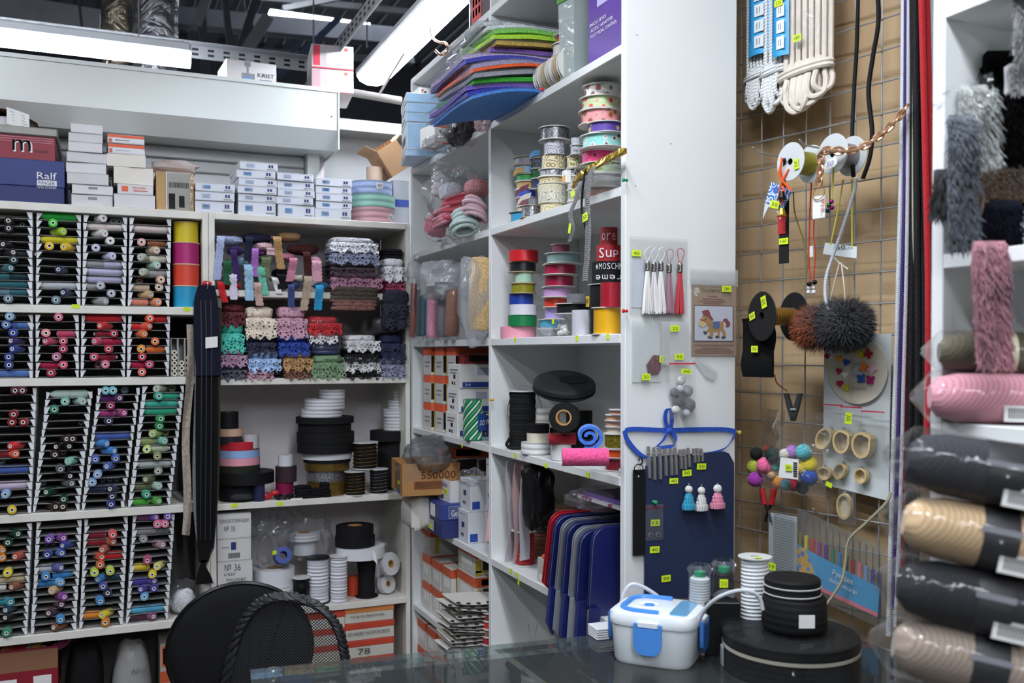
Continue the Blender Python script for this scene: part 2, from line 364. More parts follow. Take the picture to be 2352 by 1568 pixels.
bp=thing('perforated_bracket',gl(SR-.02,1.69),'perforated grey steel bracket on the edge of the wire grid','bracket')
B().prism([(0,0),(.026,0),(.026,.057),(0,.057)],gl(SR-.024,1.675,.006),GD,ZU,.0015).obj('plate',mat('plain','a9aaa8',.4,metal=.4),parent=bp)
for i in range(3):
    for j in range(2):
        if (i+j) % 2==0 or j==0:
            c=gl(SR-.018+j*.013,1.683+i*.02+(.01 if j else 0),.0072)
            B().lathe([(.0026,0),(.0026,.0006)],10,c,axes(GN)).obj('hole',PRINT_K,parent=bp)
XN=.937;YN=.848
u5=thing('yarn_shelving_unit',(XN+.15,.5,0),'white shelving unit stacked with yarn and fur trim','shelving')
board(u5,XN,XN+.32,YN,YN+.018,0,2.3,'side_panel',WHITE);board(u5,XN,XN+.32,.05,.068,0,2.3,'side_panel',WHITE)
board(u5,XN+.32,XN+.326,.05,YN+.018,0,2.3,'back_panel',WHITE)
ZN=[onX(2190,35,XN).z+.018,onX(2178,582,XN).z,onX(2172,969,XN).z]
for z in ZN+[.62]:board(u5,XN,XN+.32,.068,YN,z-.018,z,m=WHITE)
SY=3.06
zt=onY(775,205,SY).z;zb=onY(775,300,SY).z;zc=onY(760,350,SY+.07).z;xr=onY(776,250,SY).x
rs=thing('roller_shutter',(-.4,3.2,1.9),'white metal roller shutter housing above the stacked cartons','roller shutter')
MET=mat('plain','dfe3df',.35,metal=.1,var=.02,ns=2)
prof=[(SY,zt-.012),(SY,zb),(SY+.05,zc-.0),(SY+.26,zc-.0),(SY+.26,zt),(SY-.004,zt),(SY-.004,zt-.012)]
hb=B();xl=-2.6;k=len(prof)
hb.add([(xl,y,z) for y,z in prof]+[(xr,y,z) for y,z in prof],[tuple(range(k))[::-1],tuple(range(k,2*k))]+[(i,(i+1) % k,k+(i+1) % k,k+i) for i in range(k)])
hb.obj('housing',MET,parent=rs)
B().box(xr,xr+.004,SY-.006,SY+.26,zc-.004,zt+.003).obj('end_cap',MET,parent=rs)
B().lathe([(.004,0),(.003,.002)],8,(xr-.02,SY-.001,zb+.045),axes((0,-1,0))).obj('screw',STEEL,parent=rs)
for i in range(9):
    z1=zc-.002-i*.04;b=B();b.cbox(xl,xr-.075,SY+.17,SY+.185,z1-.0385,z1,.004);b.obj('slat',mat('plain','b9bcbb',.4,metal=.15,var=.03),parent=rs)
B().box(xr-.075,xr-.035,SY+.12,SY+.2,1.936,zc).obj('guide_rail',MET,parent=rs)
B().box(xr-.035,xr-.012,SY+.16,SY+.2,1.936,zc).obj('guide_rail',mat('plain','c9c4c6',.4),parent=rs)
cp=onY(778,207,3.2);cq=onY(922,232,3.2)
b=B();pts=[cp.lerp(cq,i/150) for i in range(151)];b.tube(pts,[.014 if i % 2 else .0115 for i in range(151)],10)
b.obj('corrugated_conduit',mat('plain','8a8784',.5),'grey corrugated conduit running along the top of the white wall','conduit',smooth=True)
b=B();b.box(.70,2.0,WY-.12,WY+.04,2.262,2.30);b.obj('trim_1',mat('plain','9c9a96',.5),kind='structure')
b=B();b.box(.70,.8985,WY-.003,WY,1.91,2.33)
# ------------------------------------------------------------------ fluorescent lamps
LITE=mat('emit','eef4ff',s=LAMP)
def lamp(p0,p1,wd,label,ht=.05,hang=True):
    p0,p1=V(p0),V(p1);d=(p1-p0).normalized();sd=d.cross(ZU).normalized();L=(p1-p0).length
    t=thing('fluorescent_lamp',(p0+p1)/2,label,'lamp')
    b=B(Matrix.Translation(p0)@ Matrix(((d.x,sd.x,0,0),(d.y,sd.y,0,0),(0,0,1,0),(0,0,0,1))))
    b.cbox(0,L,-wd/2-.006,wd/2+.006,ht*.55,ht,.006);b.obj('housing',mat('plain','d9dde0',.4),parent=t)
    b=B(b.T);n=6
    def fn(u,v):
        a=pi*v;return (u*L,-cos(a)*wd/2,ht*.55-sin(a)*ht*.55)
    b.grid(fn,2,n);b.add([(0,-cos(pi*i/(n-1))*wd/2,ht*.55-sin(pi*i/(n-1))*ht*.55) for i in range(n)],[tuple(range(n))]);b.add([(L,-cos(pi*i/(n-1))*wd/2,ht*.55-sin(pi*i/(n-1))*ht*.55) for i in range(n)],[tuple(range(n))[::-1]])
    b.obj('diffuser',LITE,parent=t,smooth=True)
    if hang:
        for u in (.12,.88):B(b.T).cyl((u*L,0,ht),(u*L,0,ht+1.2),.002,n=5).obj('hanging_wire',STEEL,parent=t)
    return t
ly=3.14;a=onY(437,142,ly);lamp((a.x-1.25,ly,a.z-.02),(a.x,ly,a.z-.02),.07,'long fluorescent lamp glowing above the roller shutter',.07)
lx=.95;a=onX(855,172,lx);c=onX(1065,22,lx);lamp((lx,c.y,(a.z+c.z)/2),(lx,a.y,(a.z+c.z)/2),.12,'wide fluorescent lamp glowing above the corner shelving',.06,False)
LZ=(a.z+c.z)/2
lamp((.42,.1,2.6),(.42,1.3,2.6),.12,'fluorescent lamp over the counter, nearest the end panel')
lamp((-.75,.9,2.95),(-.75,2.15,2.95),.12,'fluorescent lamp over the aisle in front of the thread shelves')
for i,(x,y,Y,s) in enumerate(((735,48,11.5,'visible beyond the white and red cartons'),(420,-160,8,'added out of view above the roller shutter'),(900,-200,7,'added out of view above the corner unit'))):  # last two are added out of view to brighten the ceiling
    q=onY(x,y,Y);lamp((q.x-.6,Y,q.z),(q.x+.6,Y,q.z),.15,'distant hall fluorescent lamp '+s,hang=i==0)
for x,y0,s in ((.2,-1.7,'just behind the customer side of the counter'),(.2,-3.2,'far behind the counter on the customer side'),(-1.3,-2.4,'over the aisle on the customer side')):lamp((x,y0,2.7),(x,y0+1.2,2.7),.12,'added unseen fluorescent lamp '+s)  # unseen lamps behind the camera, added to light deep shelves from the front
def rail(p0,p1,h,label,hole=.02):
    p0,p1=V(p0),V(p1);d=(p1-p0).normalized();sd=d.cross(ZU).normalized();L=(p1-p0).length
    t=thing('perforated_rail',(p0+p1)/2,label,'rail')
    T=Matrix.Translation(p0)@ Matrix(((d.x,sd.x,0,0),(d.y,sd.y,0,0),(0,0,1,0),(0,0,0,1)))
    B(T).box(0,L,-.002,.002,0,h).box(0,L,-.002,.04,h-.003,h).obj('channel',mat('plain','9a9ca0',.35,metal=.5),parent=t)
    b=B(T);n=int(L/.05)
    for i in range(n):
        for q in (.3,.65):b.box(i*.05+.01,i*.05+.03,-.003,.003,h*q-.004,h*q+.004)
    b.obj('slots',PRINT_K,parent=t,kind='stuff');return t
p=onY(0,72,3.3);q=onY(740,150,3.3);rail((p.x-.5,3.3,(p.z+q.z)/2-.02),(q.x,3.3,(p.z+q.z)/2-.02),.045,'grey perforated rail running along the top of the roller shutter')
p=onX(870,165,.72);rail((.72,1.2,LZ-.03),(.72,3.9,LZ-.03),.05,'grey perforated rail beside the wide fluorescent lamp')
# ------------------------------------------------------------------ hall above: ducts, trusses, wires
DARK=mat('plain','5c6068',.6,var=.15);GALV=mat('plain','b0b4b8',.45,metal=.2,var=.1)
for i,(x0,x1,lab,h) in enumerate(((232,300,'narrow foil wrapped duct above the lamp, tan foil','b8ab98'),(301,412,'broad foil wrapped duct above the lamp, silver foil','b9bbc0'))):
    p0=onY(x0,95,4.3);p1=onY(x1,95,4.3);c=(p0+p1)/2;r=(p1.x-p0.x)/2*.965
    b=B();n=60
    b.lathe([(r*(1+.03*sin(j*1.9)),-.25+j*.06) for j in range(n)],22,c);b.obj('foil_duct',mat('foil',h,.3),lab,'duct',smooth=True)
def beam(p,q,w_,h_,name,label,m=DARK):
    p,q=V(p),V(q);d=q-p;R=d.to_track_quat('Z','Y').to_matrix().to_4x4()
    return B(Matrix.Translation(p)@ R).box(-w_/2,w_/2,-h_/2,h_/2,0,d.length).obj(name,m,label,'beam')
tr=thing('roof_truss',(1.0,7,4),'dark steel roof truss with crossing diagonals above the shutter','truss')
def tpart(x0,y0,x1,y1,Y,wd,m=DARK,nm='strut'):
    p,q=onY(x0,y0,Y),onY(x1,y1,Y);d=q-p;R=d.to_track_quat('Z','Y').to_matrix().to_4x4();s=pm(wd,p)
    B(Matrix.Translation(p)@ R).box(-s/2,s/2,-s/2,s/2,0,d.length).obj(nm,m,parent=tr)
tpart(455,-60,475,185,6.5,18);tpart(510,-60,535,165,6.5,14);tpart(615,40,560,125,6.5,26,GALV);tpart(600,-40,545,130,6.6,18)
tpart(480,-20,450,60,6.5,22,GALV);tpart(400,40,950,90,7.5,40,DARK,'chord');tpart(430,110,950,140,7.6,14,GALV,'chord')
tpart(780,40,640,175,7.0,14,mat('plain','5a6b8a',.5));tpart(690,95,640,170,7.0,10,mat('plain','5a6b8a',.5))
tpart(-20,20,230,60,7.5,60,GALV,'chord');tpart(180,-10,190,80,6.5,6);tpart(560,-60,585,140,7,12)
tpart(650,20,960,-40,8.5,12,GALV);tpart(600,-5,960,30,9,14,GALV)
for x,lab in ((720,'thin steel hanger wire left of the red and white cartons'),(843,'thin steel hanger wire between the cartons and the wide lamp')):
    p,q=onY(x,-80,4.2),onY(x,110,4.2);B().cyl(q,p,.004,n=6).obj('hanger_wire',STEEL,lab,'wire')
cl=B();p,q=onX(1005,-30,.80),onX(880,185,.98)
b=B();b.tube(bend([onY(930,120,3.0),onY(905,160,3.1),onY(872,215,3.2)]),.004,6);b.obj('lamp_cable',mat('plain','b0aca6',.6),'pale cable sagging from the wide lamp to the conduit','cable',smooth=True)
# ------------------------------------------------------------------ thread trays and spools
TC=dict(k='17171b',K='2c2c30',dt='1c3a40',te='2f6a74',bg='6d8b98',gr='25a83f',bgr='3fd23c',li='a7d322',ye='d9cf25',go='f0c020',na='27304f',wg='c9ccd0',
  wh='e8e6e2',ow='dcd8d2',la='c9c8e6',lg='b5b6c4',gy='a3a5a6',pw='ecdcd4',pi='e8a9a4',bei='d9bfa2',sg='b9c2ab',cr='ded9c0',mi='a9cdbb',pe='e8b79c',ta='d7b382',sa='e58a6c',so='f0966a',
  lb='86b0ca',bl='5577b8',ro='3144a0',pu='3a2b66',nb='2c3f90',p2='e3758f',lp='f09a98',rs='c94a6c',mg='b5275f',mv='c97a9c',cm='b01c45',pr='e0486c',re='d8262e',dc='86182f',rr='c92c4a',rd='ee5a3a',or_='ef7430',yo='f3a02a',
  sr='f06a5c',ma='5a1a2a',dr='8a1822',lib='8fb4e0',yl='e6c832',lil='d6c4d8',mw='c6dcd2',mt='7fc9b2',gt='2f8f6c',br='3a2a22',bk='1b1a1a',g2='55585a',dg='1f4436',aq='6ec2cc',pl='5a2a6c',cs='9b2350',m2='a63a7c',sky='3a86cc',b2='4a66b4',tg='2fae86',ag='45bba0',gn='1fa055',lm='b4d070',ll='cdea8a',ol='8d9a60',si='c2cac6',gs='9aa38f',do='666e48',g3='4cae38',or2='ee9030',c2='e3cda0',bw='8a5230',tl='2c8f9a',nt='24404e',pp='7a56b8',in_='5a5f9c',b3='3f8fd0',vi='8a3a9a',dp='4a2a38',co='ee5a5c',bk2='b5503c',tc='b85a3c',ro2='d8482c',o3='d8682c',l2='ccdc50',bv='4a5aa4',y2='f0d830',o4='e08a2c',pk='e87a9c',gm='8c8c8e',mau='b58a98',rz='c04a78',py='e4e07c',id='4a3c9c',s2='6cb2e4',s3='5cb6d8',pm2='8a4a72')
ROWS=[
 (1,0,12,[
  ((-27,76,-27,75),['','e44:k d75:k','e45:k','','t30:K','t56:K s85:K','e58:dt','t50:te','s20:te s70:dt','s20:te s70:te','s20:bg s72:te','e44:bg']),
  ((82,188,80,185),['s27:gr s76:gr','e36:bgr','t62:li','s28:ye s76:ye','e28:go t62:go','','','t50:na','','s26:wg s75:wg','t62:na','e45:bg']),
  ((191,294,187,290),['t45:wh d70:lg d85:lg','s25:pw s74:pw','t50:ow','e63:wh','e27:la','t70:la','s22:gy s73:la','s25:la s74:la','s25:la s74:la','e40:lg s20:gy','e68:lg','t55:gy']),
  ((297,396,293,391),['','s27:pw s76:pw','','e27:pi s70:bw','t68:bei','t25:sg s75:cr','t70:mi','t30:sg s75:gy','e80:pe d25:bw','s25:bei e75:bei','t55:ta','s22:sa t75:so'])]),
 (2,1,8,[
  ((-28,76,-28,75),['e47:lb','e38:bl s80:bl','e56:ro','t50:pu','t54:nb','e45:nb','e46:nb','s22:bl s76:bl']),
  ((80,183,80,182),['e53:p2','','e22:lp s75:rs','t20:rs e65:rs','e65:mg','e47:mv','s25:cm e66:pr','e34:cm']),
  ((186,291,184,289),['s26:re s75:re','t40:re','e75:cm s50:dc','t28:rs s74:cm','e62:rr','e27:rs s60:dc','d38:mv e55:p2','']),
  ((293,393,291,390),['e52:rd s78:re','t52:rd s20:re','t38:or_','e66:or_','e30:yo s70:or_','e33:rr','s20:cm e52:rs','e33:sr'])]),
 (3,2,16,[
  ((-24,86,-36,72),['e54:ma e72:ma','','','e53:dr','e50:dr e77:dr','','','t48:re','s25:dr t62:rd','d24:bg','s25:b2 s75:b2','','s25:lil s75:lil','e42:lib','','e60:yl']),
  ((106,214,74,184),['s28:mw s77:mw','e42:mt t85:mi','e20:gt','','d85:bk','','t56:br e70:br','t33:bk t64:bk','e33:br d50:br','t65:mt','e50:g2 d70:g2','t74:bk','d10:g2 t80:g2','t22:dg','e65:dg','t48:br e65:br']),
  ((224,326,187,287),['e16:aq e35:aq d66:bg','s22:pl t55:pl','e34:cs','s22:m2 t72:m2','e35:na','','s24:b2 s74:b2','t38:sky','t60:sky','e14:b2 e66:b2','t45:b2','e24:lib','e14:lib d40:na d60:na d77:na','s24:na t62:na','e70:na','e70:nb']),
  ((329,427,294,393),['t30:sg d55:ol d75:ol','e40:ag s72:tg','s25:ag s74:ag','s25:tg s74:tg','e52:gn','e52:gn','t34:lm d72:lm','s22:ol t70:mt','e25:ll s62:sg','e55:ol','s26:si s76:si','e62:gs','t32:do','s24:do t70:mi','e40:tg','s24:g3 t74:g3'])]),
 (4,3,15,[
  ((-38,78,-44,64),['','t73:dg','e50:dg','t38:or2','t38:or2 t68:bk2','','e52:y2','s24:c2 s74:c2','s22:wh t62:bw','','s24:tl t62:tl','t50:nt','t50:K','','e55:gt']),
  ((84,190,69,176),['','','e27:pp t62:vi','d20:na d36:na t60:nb','d12:na e25:nb t60:b2','','s24:wg t60:in_','e25:b3 s66:b3','s24:b3 t62:s2','t40:ta','t72:vi','t66:dp','t36:dp','e66:b3','t50:bw']),
  ((193,297,181,284),['','','e68:co s25:dc','s24:dr t70:bk2','t43:tc','t43:ro2 s76:re','e40:o3','e27:l2 e66:l2','t35:sky s76:nt','e50:bv','e62:na','e45:b3','d72:K','t50:y2 s20:or2','e60:o4']),
  ((306,404,289,388),['s24:pm2 t56:pp e86:pp','e60:pk e80:pk','s24:gm s74:gm','e27:gm','t78:mau','','e40:rz','s22:yl t66:py','e55:y2','s22:id t62:id','t28:id e62:id','e38:s2','','s26:s3 s75:s3','s24:dp t66:pm2'])]),
]
CNAME={'k':'black','K':'charcoal','g':'grey'}
def cname(h):
    import colorsys
    r,g,b=[int(h[i:i+2],16)/255 for i in (0,2,4)];H,S,Vv=colorsys.rgb_to_hsv(r,g,b);H *= 360
    if Vv<.2:return 'black'
    if S<.12:return 'white' if Vv>.85 else 'pale grey' if Vv>.65 else 'grey' if Vv>.4 else 'charcoal'
    base='red' if H<12 or H>350 else 'orange' if H<38 else 'yellow' if H<64 else 'green' if H<150 else 'teal' if H<185 else 'blue' if H<238 else 'violet' if H<290 else 'pink'
    if base=='orange' and Vv<.55:base='brown'
    if base=='orange' and S<.5:base='beige'
    return ('dark ' if Vv<.42 else 'pale ' if S<.32 else '')+base
TW,TDp=.1,.125
def tray_mesh(i,wd,ht):
    rd=random.Random(i*17+3);b=B();sag=rd.uniform(-.0022,.0004);n=7;t=.0009
    def zz(u):return sag*4*u*(1-u)*(1 if i % 3 else-.6)+.0006+abs(sag)*(1 if i % 3 else .1)
    vs=[];fs=[]
    for q in range(n):
        u=q/(n-1);x=-wd/2+u*wd
        for y in (0,TDp):
            vs+= [(x,y,zz(u)),(x,y,zz(u)+t)]
    for q in range(n-1):
        a=q*4;c=a+4;fs+= [(a,a+2,c+2,c),(a+1,c+1,c+3,a+3),(a,c,c+1,a+1),(a+2,a+3,c+3,c+2)]
    b.add(vs,fs)
    for s in (-1,1):
        x=s*wd/2;f=rd.uniform(.009,.015);k=rd.uniform(.003,.008)
        b.add([(x,0,.0008),(x,TDp,.0008),(x,TDp,ht*.97),(x,0,ht*.97),(x-s*.0012,0,.0008),(x-s*.0012,TDp,.0008),(x-s*.0012,TDp,ht*.97),(x-s*.0012,0,ht*.97)],[(0,1,2,3),(7,6,5,4),(0,3,7,4),(3,2,6,7)],1)
        b.add([(x,-.0005,.001),(x-s*k,-.003,.0012),(x-s*f,-.002,ht*.93),(x-s*.0005,.0005,ht*.97),(x,.001,.001),(x-s*k,-.0018,.0012),(x-s*f,-.0006,ht*.93),(x-s*.0005,.0015,ht*.97)],[(0,1,2,3),(7,6,5,4),(0,4,5,1),(1,5,6,2),(2,6,7,3),(3,7,4,0)],1)
    b.box(-wd/2,wd/2,TDp-.0012,TDp,.001,ht*.9)
    vs=[];fs=[]
    for q in range(n):
        u=q/(n-1);x=-wd/2+u*wd;vs+= [(x,0,zz(u)-.0002),(x,0,zz(u)+.0018),(x,.001,zz(u)+.0018),(x,.001,zz(u)-.0002)]
    for q in range(n-1):a=q*4;c=a+4;fs+= [(a,c,c+1,a+1),(a+1,c+1,c+2,a+2),(a+2,c+2,c+3,a+3)]
    b.add(vs,fs)
    me=b.mesh('thread_tray',V((0,0,0)),False);me.materials.append(mat('plain','9b9996',.5,var=.1));me.materials.append(mat('plain','dfe0e1',.42,var=.06));return me
RB=.0116;LS=.053
RYm=Matrix.Rotation(-pi/2,3,'X')
_b=B();_b.lathe([(.0046,.0005),(RB*.92,.0005),(RB,.003),(RB,LS*.72),(RB*.6,LS-.004),(.0046,LS-.003)],20,(0,0,0),RYm,caps=False)
SP_T=_b.mesh('thread_spool',V((0,0,0)),38);SP_T.materials.append(None)
_b=B();_b.lathe([(.0034,.03),(.0034,-.0008),(.0056,-.0008),(.0056,.001),(.0045,.002),(.0045,LS),(.003,LS)],16,(0,0,0),RYm,caps=False);_b.lathe([(.0001,.012),(.0034,.012)],12,(0,0,0),RYm,caps=False,m=1)
SP_C=_b.mesh('core',V((0,0,0)),38);SP_C.materials.append(mat('plain','e6e4de',.5));SP_C.materials.append(PRINT_K)
def tmat(h):return mat('thread',h,.38,ws=150,dir='Y')
def spool(p,yaw,pitch,h,label,group):
    o=bpy.data.objects.new('thread_spool',SP_T);COL.objects.link(o);o.location=p;o.rotation_euler=(pitch,0,yaw)
    o.material_slots[0].link='OBJECT';o.material_slots[0].material=tmat(h)
    c=bpy.data.objects.new('core',SP_C);COL.objects.link(c);c.parent=o
    return tag(o,label,'thread spool',group)
RN=['top','second','third','lowest'];SN=['leftmost','second','third','fourth']
for si,up,n,stacks in ROWS:
    z0=ZL[si];z1=ZL[si-1]-TH
    for ki,((ta,tb,ba,bb),trays) in enumerate(stacks):
        yt=(690,862,1178,1460)[si-1];yu=(482,722,890,1200)[si-1]
        xa,xb=onY(ba,yt,D).x,onY(bb,yt,D).x;xc,xd=onY(ta,yu,D).x,onY(tb,yu,D).x
        lean=((xc+xd)-(xa+xb))/2;n=len(trays);full=z1-z0-.003
        gap={(3,1):.014,(3,2):.005}.get((si,ki),.001);ht=(full-gap)/n
        mesh_v=[tray_mesh(v+ki*5+si*31,xb-xa-.003,ht) for v in range(5)]
        y0=D+.012+random.uniform(-.004,.006)
        for ti,items in enumerate(trays):
            r=n-1-ti;z=z0+.0005+r*ht;cx=(xa+xb)/2+lean*(r/n)
            o=bpy.data.objects.new('thread_tray',mesh_v[(ti*3+ki) % 5]);COL.objects.link(o)
            o.location=(cx+random.uniform(-.0008,.0008),y0+random.uniform(-.003,.003),z);o.rotation_euler=(0,random.uniform(-.012,.012),0)
            where=f'{SN[ki]} stack, {RN[si-1]} thread shelf'
            lab=f'grey folded card thread tray, {ordn(ti)} from the top, {where}'
            tag(o,lab,'tray','stacked grey thread trays')
            seen={}
            for tok in items.split():
                kd,fr=tok[0],int(tok[1:tok.index(':')])/100;h=TC[tok[tok.index(':')+1:]]
                x=cx+(fr-.5)*(xb-xa-.012);zf=z+.0016+RB;wd=xb-xa
                cn=cname(h);pose={'e':'end-on','t':'askew','s':'crosswise','d':'set deep'}[kd]
                ks=(cn,pose);seen[ks]=seen.get(ks,0)+1
                lab=f'{cn} spool {pose} in {ordn(ti)} tray from top, {where}'
                if sum(1 for t2 in items.split() if t2[0]==kd and cname(TC[t2[t2.index(":")+1:]])==cn)>1:lab=f'{["left", "mid", "right"][min(2, seen[ks]-1)]} {cn} spool {pose}, {ordn(ti)} tray from top, {where}'
                gp='thread spools lying in the trays'
                if kd=='e':spool((x,y0-.016+random.uniform(-.004,.005),zf+.001),random.uniform(-.12,.12),random.uniform(-.03,.05),h,lab,gp)
                elif kd=='t':spool((x,y0-.008,zf+.001),random.choice((-1,1))*random.uniform(.35,.75) if fr>.35 and fr<.7 else (-.55 if fr<.5 else .5),0,h,lab,gp)
                elif kd=='d':spool((x,y0+.045,zf),random.uniform(-.1,.1),0,h,lab,gp)
                else:
                    sgn=1 if fr>.5 else-1
                    spool((x-sgn*LS*.5,y0+.014,zf),-pi/2*sgn+random.uniform(-.06,.06),0,h,lab,gp)
def reel(c,r,h,ribbon,label,cat='ribbon reel',group=None,fl=None,flm=None,core=.35,ax=None,tail=None,t=.0016,name='ribbon_reel',extra=None):
    """reel standing on its flange at c (axis ax): two flanges, wound ribbon, hollow hub"""
    R=ax or Matrix.Identity(3);c=V(c);fl=r*1.08 if fl is None else fl;flm=flm or GREYCARD
    t_=thing(name,c,label,cat,group)
    if fl>0:
        for z in (0,h-t):B().lathe([(r*core*.8,z),(fl,z),(fl,z+t),(r*core*.8,z+t),(r*core*.8,z)],32,c,R,caps=False).obj('flange',flm,parent=t_,smooth=True)
    z0,z1=(t,h-t) if fl>0 else (0,h)
    B().lathe([(r*core,z1),(r*core,z0),(r,z0),(r,z1),(r*core,z1)],32,c,R,caps=False).obj('ribbon',ribbon,parent=t_,smooth=True)
    B().lathe([(r*core,z1-.0005),(r*core*.8,z1-.0005),(r*core*.8,z0+.0005),(r*core,z0+.0005)],20,c,R,caps=False).obj('core',CARD,parent=t_,smooth=True)
    if tail:B().strip(tail[0],tail[1],h-2*t).obj('loose_end',ribbon,parent=t_,smooth=True)
    return t_
px=430
for i,(h,lab,wd) in enumerate((('d9c21e','yellow organza ribbon reel on top of the four-reel column beside the thread trays',27),('b3156e','magenta organza ribbon reel second from the top beside the thread trays',31),('e0442c','orange-red organza ribbon reel third from the top beside the thread trays',35),('1f9cc9','turquoise organza ribbon reel at the bottom beside the thread trays',33))):
    z=ZL[1]+(3-i)*.0635+.0006;r=.037 if i else .035
    reel((.2235,D+.052,z),r,.0635 if i else .061,mat('satin',h,.45),lab,group='organza reels beside the thread trays',fl=.0385,flm=mat('plain','c9b68a' if i<2 else 'd8c6a8',.5))
bx0,bx1=onY(393,860,D).x,onY(442,860,D).x;zb0=ZL[2]+.0006
for c in range(3):
    xw=(bx1-bx0)/3;x=bx0+xw*c
    b=B();hh=.112
    b.box(x+.0005,x+.0015,D+.006,D+.1,zb0,zb0+hh);b.box(x+xw-.0015,x+xw-.0005,D+.006,D+.1,zb0,zb0+hh);b.box(x+.0005,x+xw-.0005,D+.006,D+.1,zb0,zb0+.001);b.box(x+.0005,x+xw-.0005,D+.099,D+.1,zb0,zb0+hh);b.box(x+.0015,x+xw-.0015,D+.02,D+.1,zb0+hh-.001,zb0+hh)
    b.obj('bobbin_case',mat('plain','d5d4cf',.4),f'narrow upright pale bobbin case, {ordn(c)} of three beside the orange spools','case','bobbin cases')
    for k in range((5,3,4)[c]):
        r=xw/2-.0022;p=(x+xw/2,D+.004,zb0+.0015+r+k*r*2.02)
        bb=B();bb.lathe([(r*.4,.0),(r,0),(r,.075),(r*.4,.075)],16,p,RYm,caps=False)
        o=bb.obj('bobbin',mat('thread','d8d0bc',.6,ws=90,dir='Y'),f'cream thread bobbin, {ordn(k)} from the bottom in the {ordn(c)} pale bobbin case','bobbin','cream bobbins',smooth=True)
        B().lathe([(r*.4,-.0005),(r*.4,.06)],12,p,RYm,caps=False).obj('core',PRINT_K,parent=o)
for x,y,s in ((165,705,SH1[1]),(421,712,SH1[1])):
    p=onY(x,y,D);sticker((p.x,D,p.z-.003),XU,ZU,.02,.011,s,'20.-')
# ------------------------------------------------------------------ cartons
def carton(c,w,d,h,rz,m,label,cat='box',group=None,lid=0,lidm=None,prints=(),name='carton',open_top=False,tilt=0,notch=False):
    """card box, base centre c, front face to local -Y; prints = (face, u0, v0, u1, v1, what, material[, name])"""
    c=V(c);t=thing(name,c,label,cat,group)
    T=Matrix.Translation(c)@ Matrix.Rotation(rz,4,'Z')@ Matrix.Rotation(tilt,4,'Y')
    hb=h-(lid if lid else 0)
    b=B(T)
    if open_top:
        e=.003
        b.box(-w/2,w/2,-d/2,d/2,0,e);b.box(-w/2,-w/2+e,-d/2,d/2,e,h);b.box(w/2-e,w/2,-d/2,d/2,e,h);b.box(-w/2+e,w/2-e,-d/2,-d/2+e,e,h);b.box(-w/2+e,w/2-e,d/2-e,d/2,e,h)
    elif notch:
        n=8;r=min(.011,w*.12);pr=[(-w/2,0),(w/2,0),(w/2,h),(r,h)]+[(r*cos(pi*i/n),h-r*.75*sin(pi*i/n)) for i in range(1,n)]+[(-r,h),(-w/2,h)]
        b.prism(pr,(0,-d/2,0),(1,0,0),(0,0,1),.001);b.cbox(-w/2,w/2,-d/2+.0005,d/2,0,h,.001)
    else:b.cbox(-w/2,w/2,-d/2,d/2,0,hb,.0014)
    b.obj('body',m,parent=t)
    if lid:B(T).cbox(-w/2-.0015,w/2+.0015,-d/2-.0015,d/2+.0015,hb+.0003,h,.0014).obj('lid',lidm or m,parent=t)
    elif not open_top and not notch:
        B(T).box(-w/2+.001,w/2-.001,-d/2-.0004,-d/2+.001,h-.0016,h-.0009).obj('flap_edge',mat('plain','8c8a86',.7,var=0),parent=t)
    R=T.to_3x3();e=.0022 if lid else 0
    fr={'F':(V((-w/2,-d/2-e,0)),XU,ZU,w,h),'L':(V((-w/2-e,d/2,0)),V((0,-1,0)),ZU,d,h),'R':(V((w/2+e,-d/2,0)),YU,ZU,d,h),'T':(V((-w/2,-d/2,h)),XU,YU,w,d)}
    for q in prints:
        f,u0,v0,u1,v1,what,pmt=q[:7];O,U,W,ww,hh=fr[f]
        P=T@ (O+U*(u0*ww)+W*(v0*hh));U2,W2=R@ U,R@ W;pw_,ph_=(u1-u0)*ww,(v1-v0)*hh
        if what=='#':plate(P,U2,W2,pw_,ph_,pmt,t,q[7] if len(q)>7 else 'printed_panel',off=.0002,t=.0004)
        elif what=='$':sticker(P,U2,W2,pw_,ph_,t,'50.-')
        elif what=='|':
            b=B();x=0;rd=random.Random(int(ww*1e5));nn=U2.cross(W2)*.0009
            while x<pw_*.96:bw_=pw_*rd.uniform(.012,.035);b.prism([(x,0),(x+bw_,0),(x+bw_,ph_),(x,ph_)],P+nn,U2,W2,.0001);x+= bw_+pw_*rd.uniform(.015,.03)
            b.obj('bar_code',PRINT_K,parent=t,kind='stuff')
        else:text(what,P,U2,W2,pw_,ph_,pmt,t,off=.0011)
    return t
def bx(x0,x1,yt,yb,yf,z0=None):
    """pixel rectangle on the plane Y=yf -> centre x, width, base z, height"""
    p,q=onY(x0,(yt+yb)/2,yf),onY(x1,(yt+yb)/2,yf);zt_,zb_=onY((x0+x1)/2,yt,yf).z,onY((x0+x1)/2,yb,yf).z
    return (p.x+q.x)/2,q.x-p.x,(zb_ if z0 is None else z0),zt_-(zb_ if z0 is None else z0)
ZT=ZL[0]
WB=mat('plain','e3dfe0',.6,var=.04);WB2=mat('plain','d8d6d6',.6,var=.05);CREAM=mat('plain','ece5d9',.6,var=.03)
NAVY=mat('plain','2b3a78',.5,var=.05);NAVYD=mat('plain','1f2c66',.5,var=.05);WINE=mat('plain','8e2233',.35,var=.05);PW=mat('plain','e8e8ea',.5,var=0);PBLUE=mat('plain','6f9fd6',.5,var=0);PNAVY=mat('plain','2a3770',.5,var=0)
ORANGE=mat('plain','f0643a',.5,var=.04);PRED=mat('plain','d6604a',.5,var=0);PGREY=mat('plain','8b8c92',.6,var=0);TAPE=mat('film','efe9da',.15,milk=.06)
yf=D+.008
cx,w_,z_,h_=bx(-120,147,362,462,yf,ZT)
